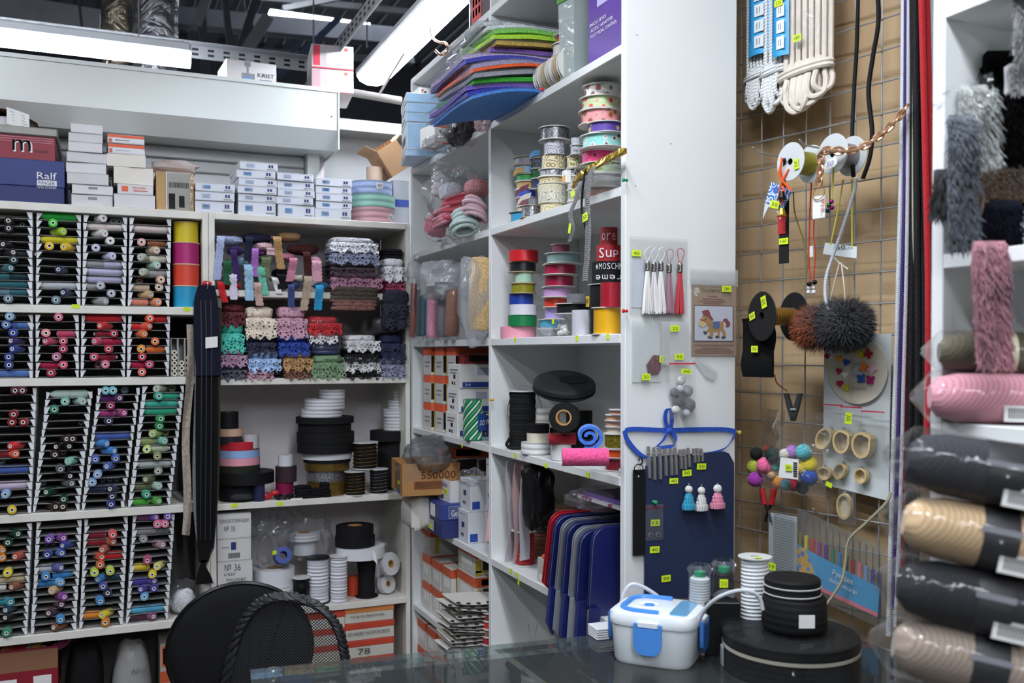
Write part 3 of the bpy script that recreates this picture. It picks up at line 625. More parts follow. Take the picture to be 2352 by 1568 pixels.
carton((cx,yf+.15,ZT),w_,.3,h_,0,NAVYD,'dark blue shoe box with white lettering on the lid, under the wine red box',lid=h_*.62,lidm=NAVY,
       prints=[('F',.76,.56,.935,.72,'Ralf',PW),('F',.76,.41,.935,.535,'#',PW),('F',.775,.43,.92,.515,'RINGER',NAVYD),('F',.76,.34,.935,.395,'ПУТЬ ОТКРЫТ',PW)],name='shoe_box')
z2=ZT+h_+.001;cx,w_,_,h2=bx(-120,127,302,361,yf+.012,z2)
pr=[('F',.05,.93-.085*i,.98,.95-.085*i,'#',mat('plain','c98a92',.5,var=0),'printed_line') for i in range(4)]
t=carton((cx,yf+.162,z2),w_,.3,h2,0,WINE,'wine red box with a white script initial, stacked on the dark blue shoe box',prints=pr+[('F',.60,.28,.78,.72,'m',PW),('F',.59,.33,.765,.75,'m',PRINT_K),('F',.80,.3,.93,.42,'Modellini',mat('plain','4a1018',.5,var=0))],name='shoe_box')
z3=z2+h2+.001
B().cbox(cx-w_/2-.003,cx+w_/2+.006,yf+.005,yf+.32,z3-.006,z3+.017,.003).obj('box_lid',mat('plain','9a9790',.3,metal=.3,bump=.5,ns=30),'crinkled silver grey lid resting on the wine red box','lid')
z3+= .0175
c=onY(45,278,yf+.1);b=B();b.lathe([(.001,0),(.075,.0),(.078,.004),(.078,.03),(.06,.033),(.001,.033)],36,(c.x-.03,yf+.12,z3))
dr=thing('tape_drum',(c.x-.03,yf+.12,z3),'round white drum half covered by a bent brown card flap, above the wine box','drum');b.obj('drum',WB,parent=dr,smooth=True)
b=B();b.grid(lambda u,v:(c.x-.12+u*.17,yf+.02+v*.17,z3+.036+.026*sin(pi*min(1,u*1.05))**.7-.012*u-.01*(1-v)),10,5);b.grid(lambda u,v:(c.x-.12+u*.17,yf+.02+v*.17,z3+.034+.026*sin(pi*min(1,u*1.05))**.7-.012*u-.01*(1-v)),10,5)
b.obj('card_flap',mat('plain','6a4a38',.7),parent=dr,smooth=True)
b=B();b.grid(lambda u,v:(c.x-.025+u*.055,yf+.014-.002*sin(pi*u),z3+.05-v*.045-u*.016),6,4);pp=b.obj('paper_note',PAPER,parent=dr,smooth=True)
for i in range(5):plate((c.x-.015+i*.002,yf+.0125,z3+.038-i*.008),V((1,0,-.29)),ZU,.035,.0014,PGREY,pp,'printed_line',t=.0002)
def pile(rows,yf,dp,m,lab,group,z0=ZT,jit=.004,mk=None):
    z=z0+.0005
    for i,(x0,x1,yt,yb) in enumerate(rows[::-1]):
        cx,w_,_,h_=bx(x0,x1,yt,yb,yf,z);h_=max(.006,h_)
        mk(i,len(rows)-1-i,cx,w_,z,h_,yf+random.uniform(-jit,jit)) if mk else carton((cx,yf+dp/2,z),w_,dp,h_,0,m,lab % ordn(len(rows)-1-i),group=group)
        z+= h_+.0006
def mk(i,k,cx,w_,z,h_,y):
    pr=[('F',.4,.55,.62,.8,'#',PGREY)] if i<2 else []
    carton((cx,y+.1,z),w_,.2,h_,random.uniform(-.04,.04),WB if i % 2 else WB2,f'small plain white carton, {ordn(k)} from the top of the tall white stack',group='plain white cartons in a tall stack',prints=pr)
pile([(160,233,284,306),(157,236,306,327),(159,237,327,350),(150,243,350,374),(155,247,374,398),(157,252,398,425),(166,260,425,447),(167,262,447,470)],yf,.2,WB,'','',mk=mk)
LBS=['orange and white carton on top beside the tall white stack','orange and white carton second from the top beside the tall white stack','cream carton with thumb notch under the orange cartons','larger cream carton with thumb notch above the red printed one','white carton with red print above a plain one','plain white carton at the bottom, left of the brown carton']
def mk(i,k,cx,w_,z,h_,y):
    pr=[]
    if k<2:pr=[('F',0,.66,1,.96,'#',ORANGE),('F',.14,.12,.97,.6,'#',PW),('F',.2,.3,.6,.42,'#',PGREY),('F',.03,.1,.11,.5,'#',PRED)]
    if k==4:pr=[('F',.12,.25,.3,.75,'#',ORANGE),('F',.42,.5,.8,.75,'COTTON PRIDE',PRED),('F',.45,.3,.85,.4,'#',PRED)]
    carton((cx,y+.1,z),w_,.2,h_,random.uniform(-.03,.03),CREAM if k in (2,3) else WB,LBS[k],prints=pr,notch=k in (2,3))
pile([(246,330,310,331),(247,331,331,354),(248,337,355,383),(260,350,384,421),(272,353,423,447),(263,357,447,474)],yf,.2,WB,'','',mk=mk)
cx,w_,_,h_=bx(359,446,394,478,yf,ZT);KR=mat('plain','bf9a68',.7,var=.08)
carton((cx,yf+.09,ZT),w_,.16,h_,0,KR,'brown cardboard parcel with a white shipping label under tape',prints=[('F',.26,.0,.9,1.0,'#',PAPER,'shipping_label'),('F',.34,.6,.88,.74,'|',PRINT_K),('F',.33,.05,.5,.45,'#',PGREY),('F',.6,.1,.75,.4,'#',PGREY),('F',.28,.02,.98,.99,'#',TAPE,'clear_tape')])
b=B();c=onY(397,377,yf+.06);b.blob((cx+.0,yf+.08,ZT+h_+.022),(.064,.05,.0215),.75,.35,9,3,22)
b.obj('film_wrapped_bundle',mat('film','d8c8c4',.15,milk=.45),'crumpled clear bag of mauve trim lying on the brown parcel','bag',smooth=True)
LW=mat('plain','dfe2ea',.5,var=.03)
def mky(nm):
    def f(i,k,cx,w_,z,h_,y):
        rz=random.uniform(-.05,.05);m=LW if (i+k) % 3 else mat('plain','c9ccd6',.5,var=.04)
        carton((cx,y+.09,z),w_,.18,h_,rz,m,f'flat white carton with small blue print, {ordn(k)} from the top of the {nm} stack',group='flat white cartons with blue print',
               prints=[('F',.18,.3,.38,.72,'#',PBLUE),('F',.195,.36,.365,.66,'#',LW),('F',.21,.42,.35,.6,'#',PBLUE),('F',.76,.4,.81,.75,'#',PNAVY),('F',.83,.4,.88,.75,'#',PNAVY),('F',.72,.15,.95,.24,'#',PGREY)])
    return f
pile([(450,540,421,441),(450,540,441,461),(450,539,462,483)],yf,.18,LW,'','',mk=mky('three-high'))
pile([(547,635,372,391),(545,634,391,410),(546,635,410,428),(545,635,428,446),(546,633,446,464),(546,633,464,484)],yf,.18,LW,'','',mk=mky('six-high'))
pile([(634,717,398,416),(636,721,416,435),(636,721,435,453),(636,720,453,471),(636,720,471,490)],yf,.18,LW,'','',mk=mky('middle five-high'))
pile([(724,808,410,428),(726,808,428,445),(725,808,445,463),(725,808,463,480),(725,808,480,498)],yf,.18,LW,'','',mk=mky('last five-high'))
z=ZT+.0005;
for h,yt,yb,x0,x1,lab in (('e6b4ba',476,507,815,914,'pink bias tape roll at the bottom of the pastel stack'),('a8dccb',446,476,811,917,'mint bias tape roll in the middle of the pastel stack'),('b3c6ee',415,446,811,909,'pale blue bias tape roll with a price tag on the pastel stack')):
    cx,w_,_,h_=bx(x0,x1,yt,yb,D+.045,z);r=w_/2;m=mat('thread',h,.7,ws=16,dir='Z')
    t=reel((cx,D+.045+r*.75,z),r*1.0,h_,m,lab,'tape roll','pastel bias tape rolls',fl=0,name='tape_roll')
    if h != 'a8dccb':sticker((cx+(.0 if h[0]=='b' else .032),D+.045-r*.25-(.001 if h[0]=='b' else-.006),z+h_*.35),V((1,.0 if h[0]=='b' else .5,0)),ZU,.022,.02,t,'40',rot=0 if h[0]=='b' else-.6,m=PAPER)
    z+= h_+.0005
cx,w_,_,h_=bx(842,879,385,415,D+.12,z);reel((cx,D+.12,z),w_/2,h_,mat('satin','e6c4ab',.5),'peach ribbon core standing on the pale blue tape roll','ribbon reel',fl=0,core=.7)
cx,w_,_,h_=bx(908,944,410,505,D+.06,ZT)
carton((cx-.003,D+.12,ZT),w_,.09,h_*.98,0,mat('plain','d2d6de',.5),'tall white carton with a blue stripe in the corner',prints=[('F',.0,.42,1,.58,'#',mat('plain','3a55a8',.5))])
p=onY(885,400,D+.1);oc=thing('open_carton',(p.x,D+.15,2.0),'tilted open brown carton with raised flaps above the striped white carton','box')
T=Matrix.Translation((onY(912,372,D+.12).x-.005,D+.14,ZT+h_+.045))@ Matrix.Rotation(radians(-34),4,'Y')
CK=mat('plain','a5805c',.75,var=.08);b=B(T);b.box(-.04,.04,-.06,-.058,-.02,.075).box(-.04,.04,.058,.06,-.02,.075).box(-.04,-.038,-.058,.058,-.02,.075).box(.038,.04,-.058,.058,-.02,.075).box(-.04,.04,-.058,.058,-.02,-.018);b.obj('body',CK,parent=oc)
B(T@ Matrix.Translation((-.04,0,.075))@ Matrix.Rotation(radians(55),4,'Y')).box(-.04,0,-.06,.06,-.001,.001).obj('flap',CK,parent=oc);B(T@ Matrix.Translation((.04,0,.075))@ Matrix.Rotation(radians(-20),4,'Y')).box(0,.04,-.06,.06,-.001,.001).obj('flap',CK,parent=oc)
for i in range(4):B(T@ Matrix.Translation((-.015+i*.012,0,0))).box(0,.002,-.055,.055,-.017,.085).obj('card_divider',CK,parent=oc)
cx,w_,_,h_=bx(516,632,138,196,SY+.05);zt0=zt
hh=onY(570,136,SY+.03).z-zt0
carton((cx,SY+.13,zt0+.0005),w_,.16,hh,.06,mat('plain','dcd7d6',.55),'white carton with a decanter drawing on the shutter housing',prints=[('F',.62,.34,.95,.52,'KRIST',PRINT_K),('F',.66,.14,.9,.24,'#',PNAVY),('F',.36,.75,.48,.95,'#',PGREY),('F',.40,.45,.44,.75,'#',PGREY),('F',.30,.12,.56,.45,'#',PGREY),('F',.36,.1,.5,.3,'#',PBLUE)])
RC=mat('plain','c6bebf',.45);zz_=zt0+.0005
for i,(yt,yb) in enumerate(((158,207),(102,158))):
    p0,p1=onY(742,160,SY+.02),onY(836,160,SY+.02);h_=onY(790,yt,SY+.02).z-(zz_)
    carton(((p0.x+p1.x)/2-.02,SY+.14,zz_),p1.x-p0.x,.2,h_,-.12,RC,('lower' if i==0 else 'upper')+' white and red appliance carton at the end of the shutter housing',group='white and red appliance cartons',
           prints=[('F',.04,.12,.2,.95,'#',mat('plain','d9465a' if i else 'eaa6ad',.5),'red_band'),('F',.35,.2,.85,.7,'#',mat('plain','d5cdcf',.5),'printed_picture'),('F',0,.0,1,.05 if i else .02,'#',mat('plain','c8323f',.5)),('F',.78,.78,.86,.9,'#',PRED)]);zz_+= h_+.0006
# ------------------------------------------------------------------ lace shelves
def lacy(h,gs=70):return mat('foldlace',h,.75,gs=gs)
CNM={}
def trim(hx,hy,hw,hh,h,tail,w,label,zig=True,y=None):
    """hank of trim with a hanging tail"""
    yk=D+.045 if y is None else y
    c=onY(hx,hy,yk);t=thing('lace_ribbon',(c.x,yk,c.z-.01),label,'lace trim','lace trims piled on the upper lace shelf')
    m=mat('fabric',h,.8)
    if hw:B().blob(c,(pm(hw/2,c),.03,pm(hh/2,c)),.8,.25,10,hx,18).obj('hank',m,parent=t,smooth=True)
    if tail:
        P=[onY(x,yy,D-.006-.001*(hx % 5)) for x,yy in tail];P=[V((P[0].x,yk-.01,P[0].z+.002))]+P;n=5 if not zig else 6
        pts=bend(P,n);B().strip(pts,(1,0,0),pm(w,P[1]),.0022,zig=1 if zig else 0,amp=pm(w,P[1])*.11).obj('tail',m,parent=t)
LT=[
 (527,553,62,22,'a9b4d6',[(507,545),(503,590),(498,642)],17,'lavender blue lace trim with a long scalloped tail beside the post'),
 (588,548,70,22,'22243c',[(572,545),(571,570),(569,599)],17,'navy trim with a short tail on top of the lace pile'),
 (663,545,52,21,'b08a5c',[(636,545),(640,580),(646,618)],18,'tan lace trim with a hanging tail on top of the pile'),
 (540,576,40,20,'3a2260',[(536,576),(540,605),(547,643)],14,'dark purple trim with a tail under the lavender one'),
 (522,605,24,18,'1f5a3a',[(522,600),(522,628),(522,654)],18,'dark green trim with a straight tail'),
 (594,578,36,20,'a86ab8',[(586,572),(585,605),(585,635)],15,'violet trim with a tail below the navy one'),
 (607,567,46,18,'e3bcc0',[(622,570),(622,578),(622,585)],18,'pale pink lace trim beside the tan tail'),
 (557,602,28,22,'9cc4dc',[(570,610),(572,650),(573,690)],19,'light blue zigzag lace with a long tail over the shelf edge'),
 (600,622,30,20,'6ec2a4',[(598,612),(603,645),(609,677)],17,'mint green zigzag lace with a tail'),
 (608,596,32,18,'6a7252',[(611,592),(611,615),(610,636)],20,'olive green lace trim with a short broad tail'),
 (658,592,34,20,'c27a90',[(674,594),(670,620),(664,646)],18,'rose pink lace trim with a tail right of the tan one'),
 (696,574,70,26,'44201f',[(704,580),(706,605),(708,632)],17,'dark maroon trim with a straight tail'),
 (722,600,26,20,'d9a0b0',[(727,600),(728,622),(729,646)],22,'pink scalloped lace with a broad tail'),
 (646,630,44,24,'141416',[(646,630),(647,648),(648,664)],20,'black trim in the middle of the lace pile'),
 (630,640,24,14,'e8e4e0',[(630,638),(636,655),(641,674)],14,'white zigzag lace tail beside the black trim'),
 (530,657,48,14,'c8232a',[(507,648),(510,668),(517,694)],15,'red trim at the bottom of the pile with a tail over the edge'),
 (540,640,26,16,'dcd0e2',[(535,630),(536,658),(537,688)],16,'lilac white lace tail with pointed edges'),
 (596,655,30,14,'c4a096',[(591,650),(593,675),(597,702)],17,'dusty beige lace tail below the shelf edge'),
 (672,655,36,16,'3a4578',[(669,655),(669,680),(669,706)],15,'slate blue trim tail over the shelf edge'),
 (702,640,28,16,'b39c88',[(708,635),(703,675),(697,713)],18,'taupe zigzag lace with the longest tail'),
 (738,657,34,15,'2f93c4',[(734,656),(732,685),(730,712)],18,'turquoise blue trim with a tail beside the folded stack'),
 (684,640,34,16,'d8d0c2',None,0,'small cream hank of trim lying under the rose tail')]
for i,(a,b_,c,d,h,tl,w_,lab) in enumerate(LT):trim(a,b_,c,d,h,tl,w_,lab,i not in (1,3,4,5,11,13,15,18),D+.05+.012*(i % 3))
def bundle(x0,x1,y0,y1,h,label,group,yf=D+.004,dp=.12,edge=True,gs=70,sat=False,nl=3,wrap=False):
    """folded wad of lace: stacked soft folds, with a scalloped lace edge hanging in front"""
    cx,w_,z,hh=bx(x0,x1,y0,y1,yf)
    if yf>D-.02:
        a_,b_=max(.3035,cx-w_/2),min(.8815,cx+w_/2);cx,w_=(a_+b_)/2,b_-a_
        for zs_ in (ZC[1],ZC[2]):
            if z<zs_+.002<z+hh and y0<860:hh=z+hh-zs_-.002;z=zs_+.002
    t=thing('lace_bundle',(cx,yf+dp/2,z),label,'lace',group);seed=x0*3+y0
    m=mat('satin',h,.35) if sat else lacy(h,gs);b=B();k=max(2,nl);rd=random.Random(seed)
    for i in range(k):
        zz=z+hh*(i+.5)/k;b.blob((cx+rd.uniform(-.003,.003),yf+dp/2,zz),(w_/2*rd.uniform(.9,.96),dp/2*rd.uniform(.92,1),hh/k*.62),.5,.10,14,seed+i,20)
    b.obj('folds',m,parent=t,smooth=True)
    if edge:
        def fn(u,v):
            x=cx-w_*.5+u*w_;zc=z+hh*.62-v*(hh*.62+.008*abs(sin(u*pi*4.5+seed))+.004*sin(u*17+seed))
            return (x+.002*sin(v*9+u*7),yf-.004-.004*sin(u*13+seed)-.006*v+.002*cos(v*11),zc)
        b=B();b.grid(fn,26,9);b.obj('lace_edge',mat('lace',h,.8,gs=gs*1.7),parent=t,smooth=True)
    if wrap:B().blob((cx,yf+dp/2,z+hh/2),(w_/2*1.05,dp/2*1.06,hh/2*1.08),.5,.06,12,seed,18).obj('clear_wrap',FILM,parent=t,smooth=True)
g='folded lace stacked on the upper lace shelf'
for a in [(758,868,545,577,'e6e6ea','white folded lace on top of the folded stack'),(756,871,570,604,'8d93ac','grey blue folded lace second in the folded stack'),(757,872,603,632,'3a2a30','dark plum folded lace third in the folded stack'),
          (758,876,624,661,'a5748a','mauve folded lace with rose pattern in the folded stack'),(757,875,659,690,'43382f','dark brown folded lace below the mauve one'),(757,871,686,712,'80574f','rose brown folded lace at the bottom of the folded stack')]:
    bundle(*a,g,yf=D-.03 if a[2]>650 else D-.012,dp=.024 if a[2]>650 else .13,edge=a[2]<650,gs=60)
for a in [(880,940,571,592,'18171a','black folded lace at the end of the upper lace shelf',False),(885,941,640,668,'a8415e','crimson and pink lace under the white doily lace',True)]:bundle(*a[:6],g,yf=D+.0,edge=a[6])
bundle(882,943,594,644,'e2e0e4','white crochet lace hanging at the end of the upper lace shelf',g,yf=D-.006,gs=50)
bundle(878,941,668,752,'1b1c2e','dark navy lace hanging over the shelf edge beside the corner',g,yf=D-.03,dp=.026,gs=60)
g='lace bundles on the middle lace shelf'
for a in [(505,566,700,746,'5a1520','dark maroon lace bundle under the beige tails',True),(506,562,743,806,'4fc8b4','turquoise lace bundle with petal edge',True),(506,568,802,838,'b08aa2','mauve lace bundle under the turquoise one',True),(505,566,838,870,'4a4a58','charcoal grey lace bundle at the shelf edge beside the post',True),
          (563,636,706,773,'e9d9c4','cream lace bundle with flower edge',True),(564,633,770,812,'1c1f3a','navy lace bundle between cream and light blue',True),(570,645,808,850,'a6c4ec','light blue flower lace bundle',True),(568,628,846,870,'b88a98','dusty mauve flower lace bundle at the shelf edge',True),
          (637,706,706,774,'cf9fb2','pink lace bundle with leaf edge',True),(638,711,769,814,'1e3f9c','royal blue lace bundle',True),(650,718,808,848,'b98f5e','tan flower lace bundle',True),(652,716,844,870,'7a5040','brown leaf lace bundle at the shelf edge',True),
          (710,775,762,785,'e4e0e2','white lace bundle under the red one',True),(708,785,727,766,'c8222a','red glossy lace bundle on top',True),(715,788,784,814,'2c3566','navy satin bundle below red and white',False),(715,792,815,869,'7d9a74','sage green leaf lace bundle',True),
          (795,872,770,804,'e0dfe0','white lace bundle at the top of the black and white stack',True),(790,870,802,830,'131315','black lace bundle in the black and white stack',True),(790,873,820,850,'d9d8d8','white net lace bundle in the black and white stack',True),(789,870,848,870,'121214','black net lace bundle at the bottom of the black and white stack',True),
          (875,941,768,826,'23264a','dark navy lace bundle beside the black and white stack',True),(874,942,822,870,'8f93ac','lilac grey lace bundle at the end of the middle shelf',True)]:
    bundle(*a[:6],g,edge=a[6],sat=not a[6],gs=60,wrap=a[4] in ('2c3566','c8222a'))
cx,w_,z,hh=bx(858,932,728,767,D-.0);cx -= .004;b=B();b.blob((cx,D+.05,z+hh/2),(w_/2,.05,hh/2),.6,.15,10,5,20);o=b.obj('wrapped_bundle',mat('plain','121214',.4),'black bundle wrapped in shiny film above the dark navy lace','bundle',smooth=True)
B().blob((cx,D+.05,z+hh/2),(w_/2*1.07,.055,hh/2*1.1),.6,.2,14,6,20).obj('clear_wrap',FILM,parent=o,smooth=True)
# ------------------------------------------------------------------ tape and ribbon shelf (third) and reels
zs=ZC[3]
def col(items,yc,z0,cxp=None,group=None,cat='tape roll',nm='tape_roll',fl=0):
    """stack of rolls, bottom last in list; item = (x0,x1,ytop,ybottom,material,label[,flange])"""
    z=z0+.0005
    for it in items[::-1]:
        x0,x1,yt,yb,m,lab=it[:6];f=it[6] if len(it)>6 else fl
        p=onY((x0+x1)/2,yb,yc);r=pm((x1-x0)/2,p);h=max(.004,pm(yb-yt,p))
        reel((p.x,yc,z),r if not f else r/1.06,h,m,lab,cat,group,fl=r if f else 0,core=it[7] if len(it)>7 else .4,name=nm);z+= h+.0004
def sat(h,r=.35):return mat('satin',h,r)
BK=mat('thread','131314',.8,ws=40);WT=mat('thread','dcdce0',.7,ws=30);GOLD=mat('glitter','a88a45',.35);SILV=mat('glitter','c9c9cc',.35)
col([(503,547,946,984,mat('plain','141416',.6),'black ribbon roll on top of the satin stack'),(503,558,984,1001,sat('cfa98d'),'beige satin ribbon roll in the satin stack'),(503,556,1001,1019,sat('22242c'),'charcoal satin ribbon roll under the beige one')],D+.06,zs+pm(1152-1019,V((.35,D,1)))*1.0,group='satin rolls beside the zippers')
col([(503,594,1019,1038,sat('b5202c'),'red satin ribbon roll in the satin stack'),(503,595,1038,1055,sat('8fb0dc'),'light blue satin ribbon roll in the satin stack'),(503,596,1054,1071,sat('e39aa8'),'pink satin ribbon roll in the satin stack'),(503,596,1071,1087,sat('23281f'),'dark olive satin ribbon roll in the satin stack'),(500,628,1086,1112,mat('plain','101012',.6),'large black roll under the satin stack'),(505,600,1112,1150,mat('plain','0e0e10',.7),'black roll standing on the shelf under the satin stack')],D+.075,zs,group='satin rolls beside the zippers')
p=onY(577,1016,D+.05);reel((p.x,D+.05,zs+.1585),.0235,.042,sat('b9b9bb'),'silver satin roll beside the beige and black rolls','ribbon reel',fl=0)
col([(639,673,1049,1074,sat('d5d5da'),'white ribbon roll on the plum roll'),(633,681,1074,1110,sat('3a2a30'),'plum brown ribbon roll'),(634,674,1110,1146,sat('8c1a4c'),'magenta ribbon roll at the bottom')],D+.06,zs,group='plum ribbon stack')
col([(582,608,1112,1154,sat('2a2a50'),'small indigo ribbon roll at the shelf edge')],D+.018,zs)
b=B();c=V((onY(555,1148,D+.03).x,D+.03,zs+.009));b.tube([c+V((.026*cos(a*pi/9),.02*sin(a*pi/9),0)) for a in range(18)],.008,8,True);o=b.obj('elastic_coil',BLACK,'black elastic coil in a small clear bag at the shelf edge','coil',smooth=True)
B().blob(c+V((0,0,.005)),(.036,.028,.0135),.8,.2,12,4,18).obj('clear_bag',FILM,parent=o,smooth=True)
c=V((onY(655,1148,D+.0).x,D+.022,zs+.0085));b=B();b.tube([c+V((.024*cos(a*pi/8)*(1+.2*sin(a*2.2)),.016*sin(a*pi/8),.002*sin(a*3))) for a in range(16)],.006,7,True);b.obj('trim_coil',mat('plain','1c181b',.4),'glossy dark trim coil in front of the magenta roll','coil',smooth=True)
c=V((onY(622,1130,D+.02).x,D+.03,zs+.001));b=B()
for s in (-1,1):b.blob(c+V((s*.014,0,.014+s*.004)),(.015,.008,.010),.9,.2,9,s,14)
b.blob(c+V((0,-.002,.012)),(.005,.006,.012),.8,0,1,1,10);b.obj('ribbon_bow',sat('c0202c'),'red ribbon bow lying in front of the black roll','bow',smooth=True)
for i,(x,yy,w_,h_) in enumerate(((697,1132,40,34),(728,1136,32,28),(748,1128,22,40))):
    cx,ww,z,hh=bx(x-w_/2,x+w_/2,yy-h_/2,1150,D+.012,zs+.0005);b=B();rd=random.Random(i)
    for q in range(4):b.blob((cx+rd.uniform(-.003,.003),D+.02,z+hh*(q+.5)/4),(ww/2,.014,hh/8*1.25),.5,.2,14,i*5+q,16)
    b.obj('folded_black_tape',mat('fabric','131214',.8),['folded black trim in front of the gold rolls','folded black trim with a gold thread beside the gold roll','upright folded black trim touching the gold roll'][i],'trim','folded black trims',smooth=True)
plate((onY(668,1150,D-.0).x,D+.004,zs),V((1,0,0)),V((0,0,1)),.036,.004,PAPER,None,'paper_slip',t=.002,label='small white paper slip on the reel shelf edge',cat='paper')
col([(733,792,908,928,WT,'small white tape roll on top of the tall central stack'),(700,791,927,951,WT,'white tape roll second from the top of the tall central stack'),(692,785,951,968,WT,'white tape roll resting on the black rolls'),
     (681,812,967,981,BK,'wide black tape roll, uppermost black one of the central stack'),(686,806,981,1001,BK,'black tape roll second of the central stack'),(683,813,1001,1025,BK,'thick black tape roll of the central stack'),(684,812,1025,1047,BK,'lowest black tape roll of the central stack'),
     (694,808,1047,1061,mat('plain','d8d8da',.4),'white reel disc under the black rolls'),(698,805,1061,1069,BK,'thin black roll under the white disc'),(699,802,1069,1086,GOLD,'gold glitter ribbon roll'),(703,792,1086,1110,mat('glitter','bcbcc2',.4,gs=300),'silver sequin ribbon roll'),(705,799,1110,1142,GOLD,'wide gold glitter ribbon roll at the bottom')],D+.085,zs,group='central stack of tape rolls')
def cordreel(x0,x1,yt,yb,yc,lab,base,line,flm,z0,grp,n=7):
    p=onY((x0+x1)/2,yb,yc);r=pm((x1-x0)/2,p);h=pm(yb-yt,p);t=thing('cord_reel',(p.x,yc,z0),lab,'cord reel',grp)
    for z in (0,h-.0025):B().lathe([(.001,z),(r,z),(r,z+.0025),(.001,z+.0025)],26,(p.x,yc,z0)).obj('flange',flm,parent=t,smooth=True)
    q=40;B().lathe([(r*.86+r*.05*sin(i*pi*n/q*2),.0025+(h-.005)*i/q) for i in range(q+1)],26,(p.x,yc,z0),caps=False).obj('cord',base,parent=t,smooth=True)
    if line:
        pts=[(p.x+r*.915*cos(a*.35),yc+r*.915*sin(a*.35),z0+.004+(h-.008)*a/120) for a in range(121)];B().tube(pts,.0009,4).obj('metallic_thread',line,parent=t)
    return t,p,r,h
GL=mat('plain','c8a860',.25,metal=.9);SLV=mat('plain','d0d0d0',.2,metal=.9);WP=mat('plain','d4d4d2',.4)
for a in ((790,841,1084,1139,D+.03,'black cord reel with gold thread, nearest the gold rolls',BLACK,GL,WP,zs),(847,892,1084,1141,D+.03,'black cord reel with silver thread beside the brown carton',BLACK,SLV,WP,zs)):r1=cordreel(*a,'black metallic cord reels')
cordreel(808,869,1021,1082,D+.045,'black cord reel with gold thread stacked on two others',BLACK,GL,WP,zs+r1[3]+.0006,'black metallic cord reels')
col([(903,941,908,941,WT,'white tape roll on top of the corner stack'),(891,938,941,960,WT,'white tape roll second in the corner stack'),(880,937,959,977,WT,'broad white tape roll third in the corner stack'),(882,938,977,1007,WT,'white tape roll resting on the black disc'),(850,937,1007,1030,BK,'flat black reel under the white corner rolls'),(868,935,1030,1140,BK,'tall black tape roll at the bottom of the corner stack')],D+.12,zs,group='corner stack of tape rolls')
for x,yy in ((531,1161),(636,1157)):q=onY(x,yy,D);sticker((q.x,D,q.z-.005),XU,ZU,.019,.011,SH2[3],'15')
# ------------------------------------------------------------------ fourth shelf: numbered boxes, cords
zs=ZC[4];CB=mat('plain','d2d0cd',.65,var=.05)
z=zs+.0005;HW=mat('plain','4c4c52',.8,var=0)
for i,(x0,x1,yt,yb,lab,pr) in enumerate(((487,575,1342,1395,'white carton with handwriting and number 37 at the bottom of its stack',[('F',.2,.62,.62,.8,'ГЛАЗКИ',HW),('F',.45,.28,.75,.5,'№37',HW)]),(490,580,1288,1342,'white carton with handwritten number 36',[('F',.2,.58,.66,.88,'№ 36',HW),('F',.18,.38,.5,.5,'КЛЕЕР',HW),('F',.24,.12,.8,.26,'ПРИШИВНЫЕ',HW)]),(490,577,1237,1288,'white carton with a blue seal and bar code',[('F',.4,.5,.55,.85,'#',PNAVY),('F',.32,.12,.68,.36,'|',PNAVY),('F',.12,.6,.34,.65,'#',PGREY)]),(496,577,1180,1237,'white carton with handwritten number 35 on top of its stack',[('F',.04,.62,.92,.8,'ТЕРМОАППЛИКАЦИИ',HW),('F',.2,.3,.52,.52,'№ 35',HW)]))):
    cx,w_,_,h_=bx(x0,x1,yt,yb,D+.006,z);a_=max(.3035,cx-w_/2);carton(((a_+cx+w_/2)/2,D+.006+.11,z),cx+w_/2-a_,.22,h_,0,CB,lab,prints=pr,group='numbered white cartons');z+= h_+.0006
col([(583,676,1292,1330,mat('plain','dedee0',.4),'stack of white plastic lids in the bagged pile',0),(577,678,1330,1376,mat('thread','e2e2e4',.6,ws=20),'large white elastic roll at the bottom of the bagged pile',0)],D+.08,zs)
b=B();c=onY(648,1267,D+.05);b.lathe([(.012,0),(.026,0),(.026,.034),(.012,.034)],24,(c.x,D+.06,c.z-.017),Matrix.Rotation(radians(70),3,'X'),caps=False);o=b.obj('blue_tape_roll',mat('plain','1f3f94',.4),'blue tape roll inside the clear bag','tape roll',smooth=True)
sticker(c+V((-.034,-.03,0)),XU,ZU,.012,.012,o,None)
cx,w_,z,hh=bx(585,760,1182,1300,D+.05)
for i,(x,yy,rx,rz_,lab) in enumerate(((620,1240,50,62,'clear plastic bag holding white rolls and blue tape'),(705,1235,62,55,'clear plastic bag with white reels behind the cord reels'),(600,1205,40,30,'crumpled clear film on top of the bagged rolls'))):
    c=onY(x,yy,D+.1);B().blob(c,(pm(rx,c),.06,pm(rz_,c)),.8,.5,9,i+11,26).obj('clear_bag',FILM,lab,'bag',smooth=True)
col([(660,735,1185,1202,WT,'white roll seen through the clear bag'),(672,727,1240,1272,mat('plain','d6d6da',.5),'white core inside the clear bag')],D+.13,zs+pm(1376-1272,V((.6,D,1))))
cordreel(703,758,1273,1377,D+.05,'white round cord reel with black flanges',mat('thread','dcdce2',.6,ws=26),None,mat('plain','17171a',.4),zs+.0005,'white cord reels',13)
cordreel(757,800,1278,1384,D+.03,'slimmer white cord reel with white flange',mat('thread','e0e0e6',.6,ws=26),None,WP,zs+.0005,'white cord reels',15)
cordreel(671,714,1316,1380,D+.04,'black thread cone with a white top disc',mat('plain','121214',.4),None,WP,zs+.0005,None,2)
p=onY(842,1372,D+.06);bz=thing('black_cord_spool',(p.x,D+.06,zs+.0005),'waisted black cord spool standing below the white roll','cord reel')
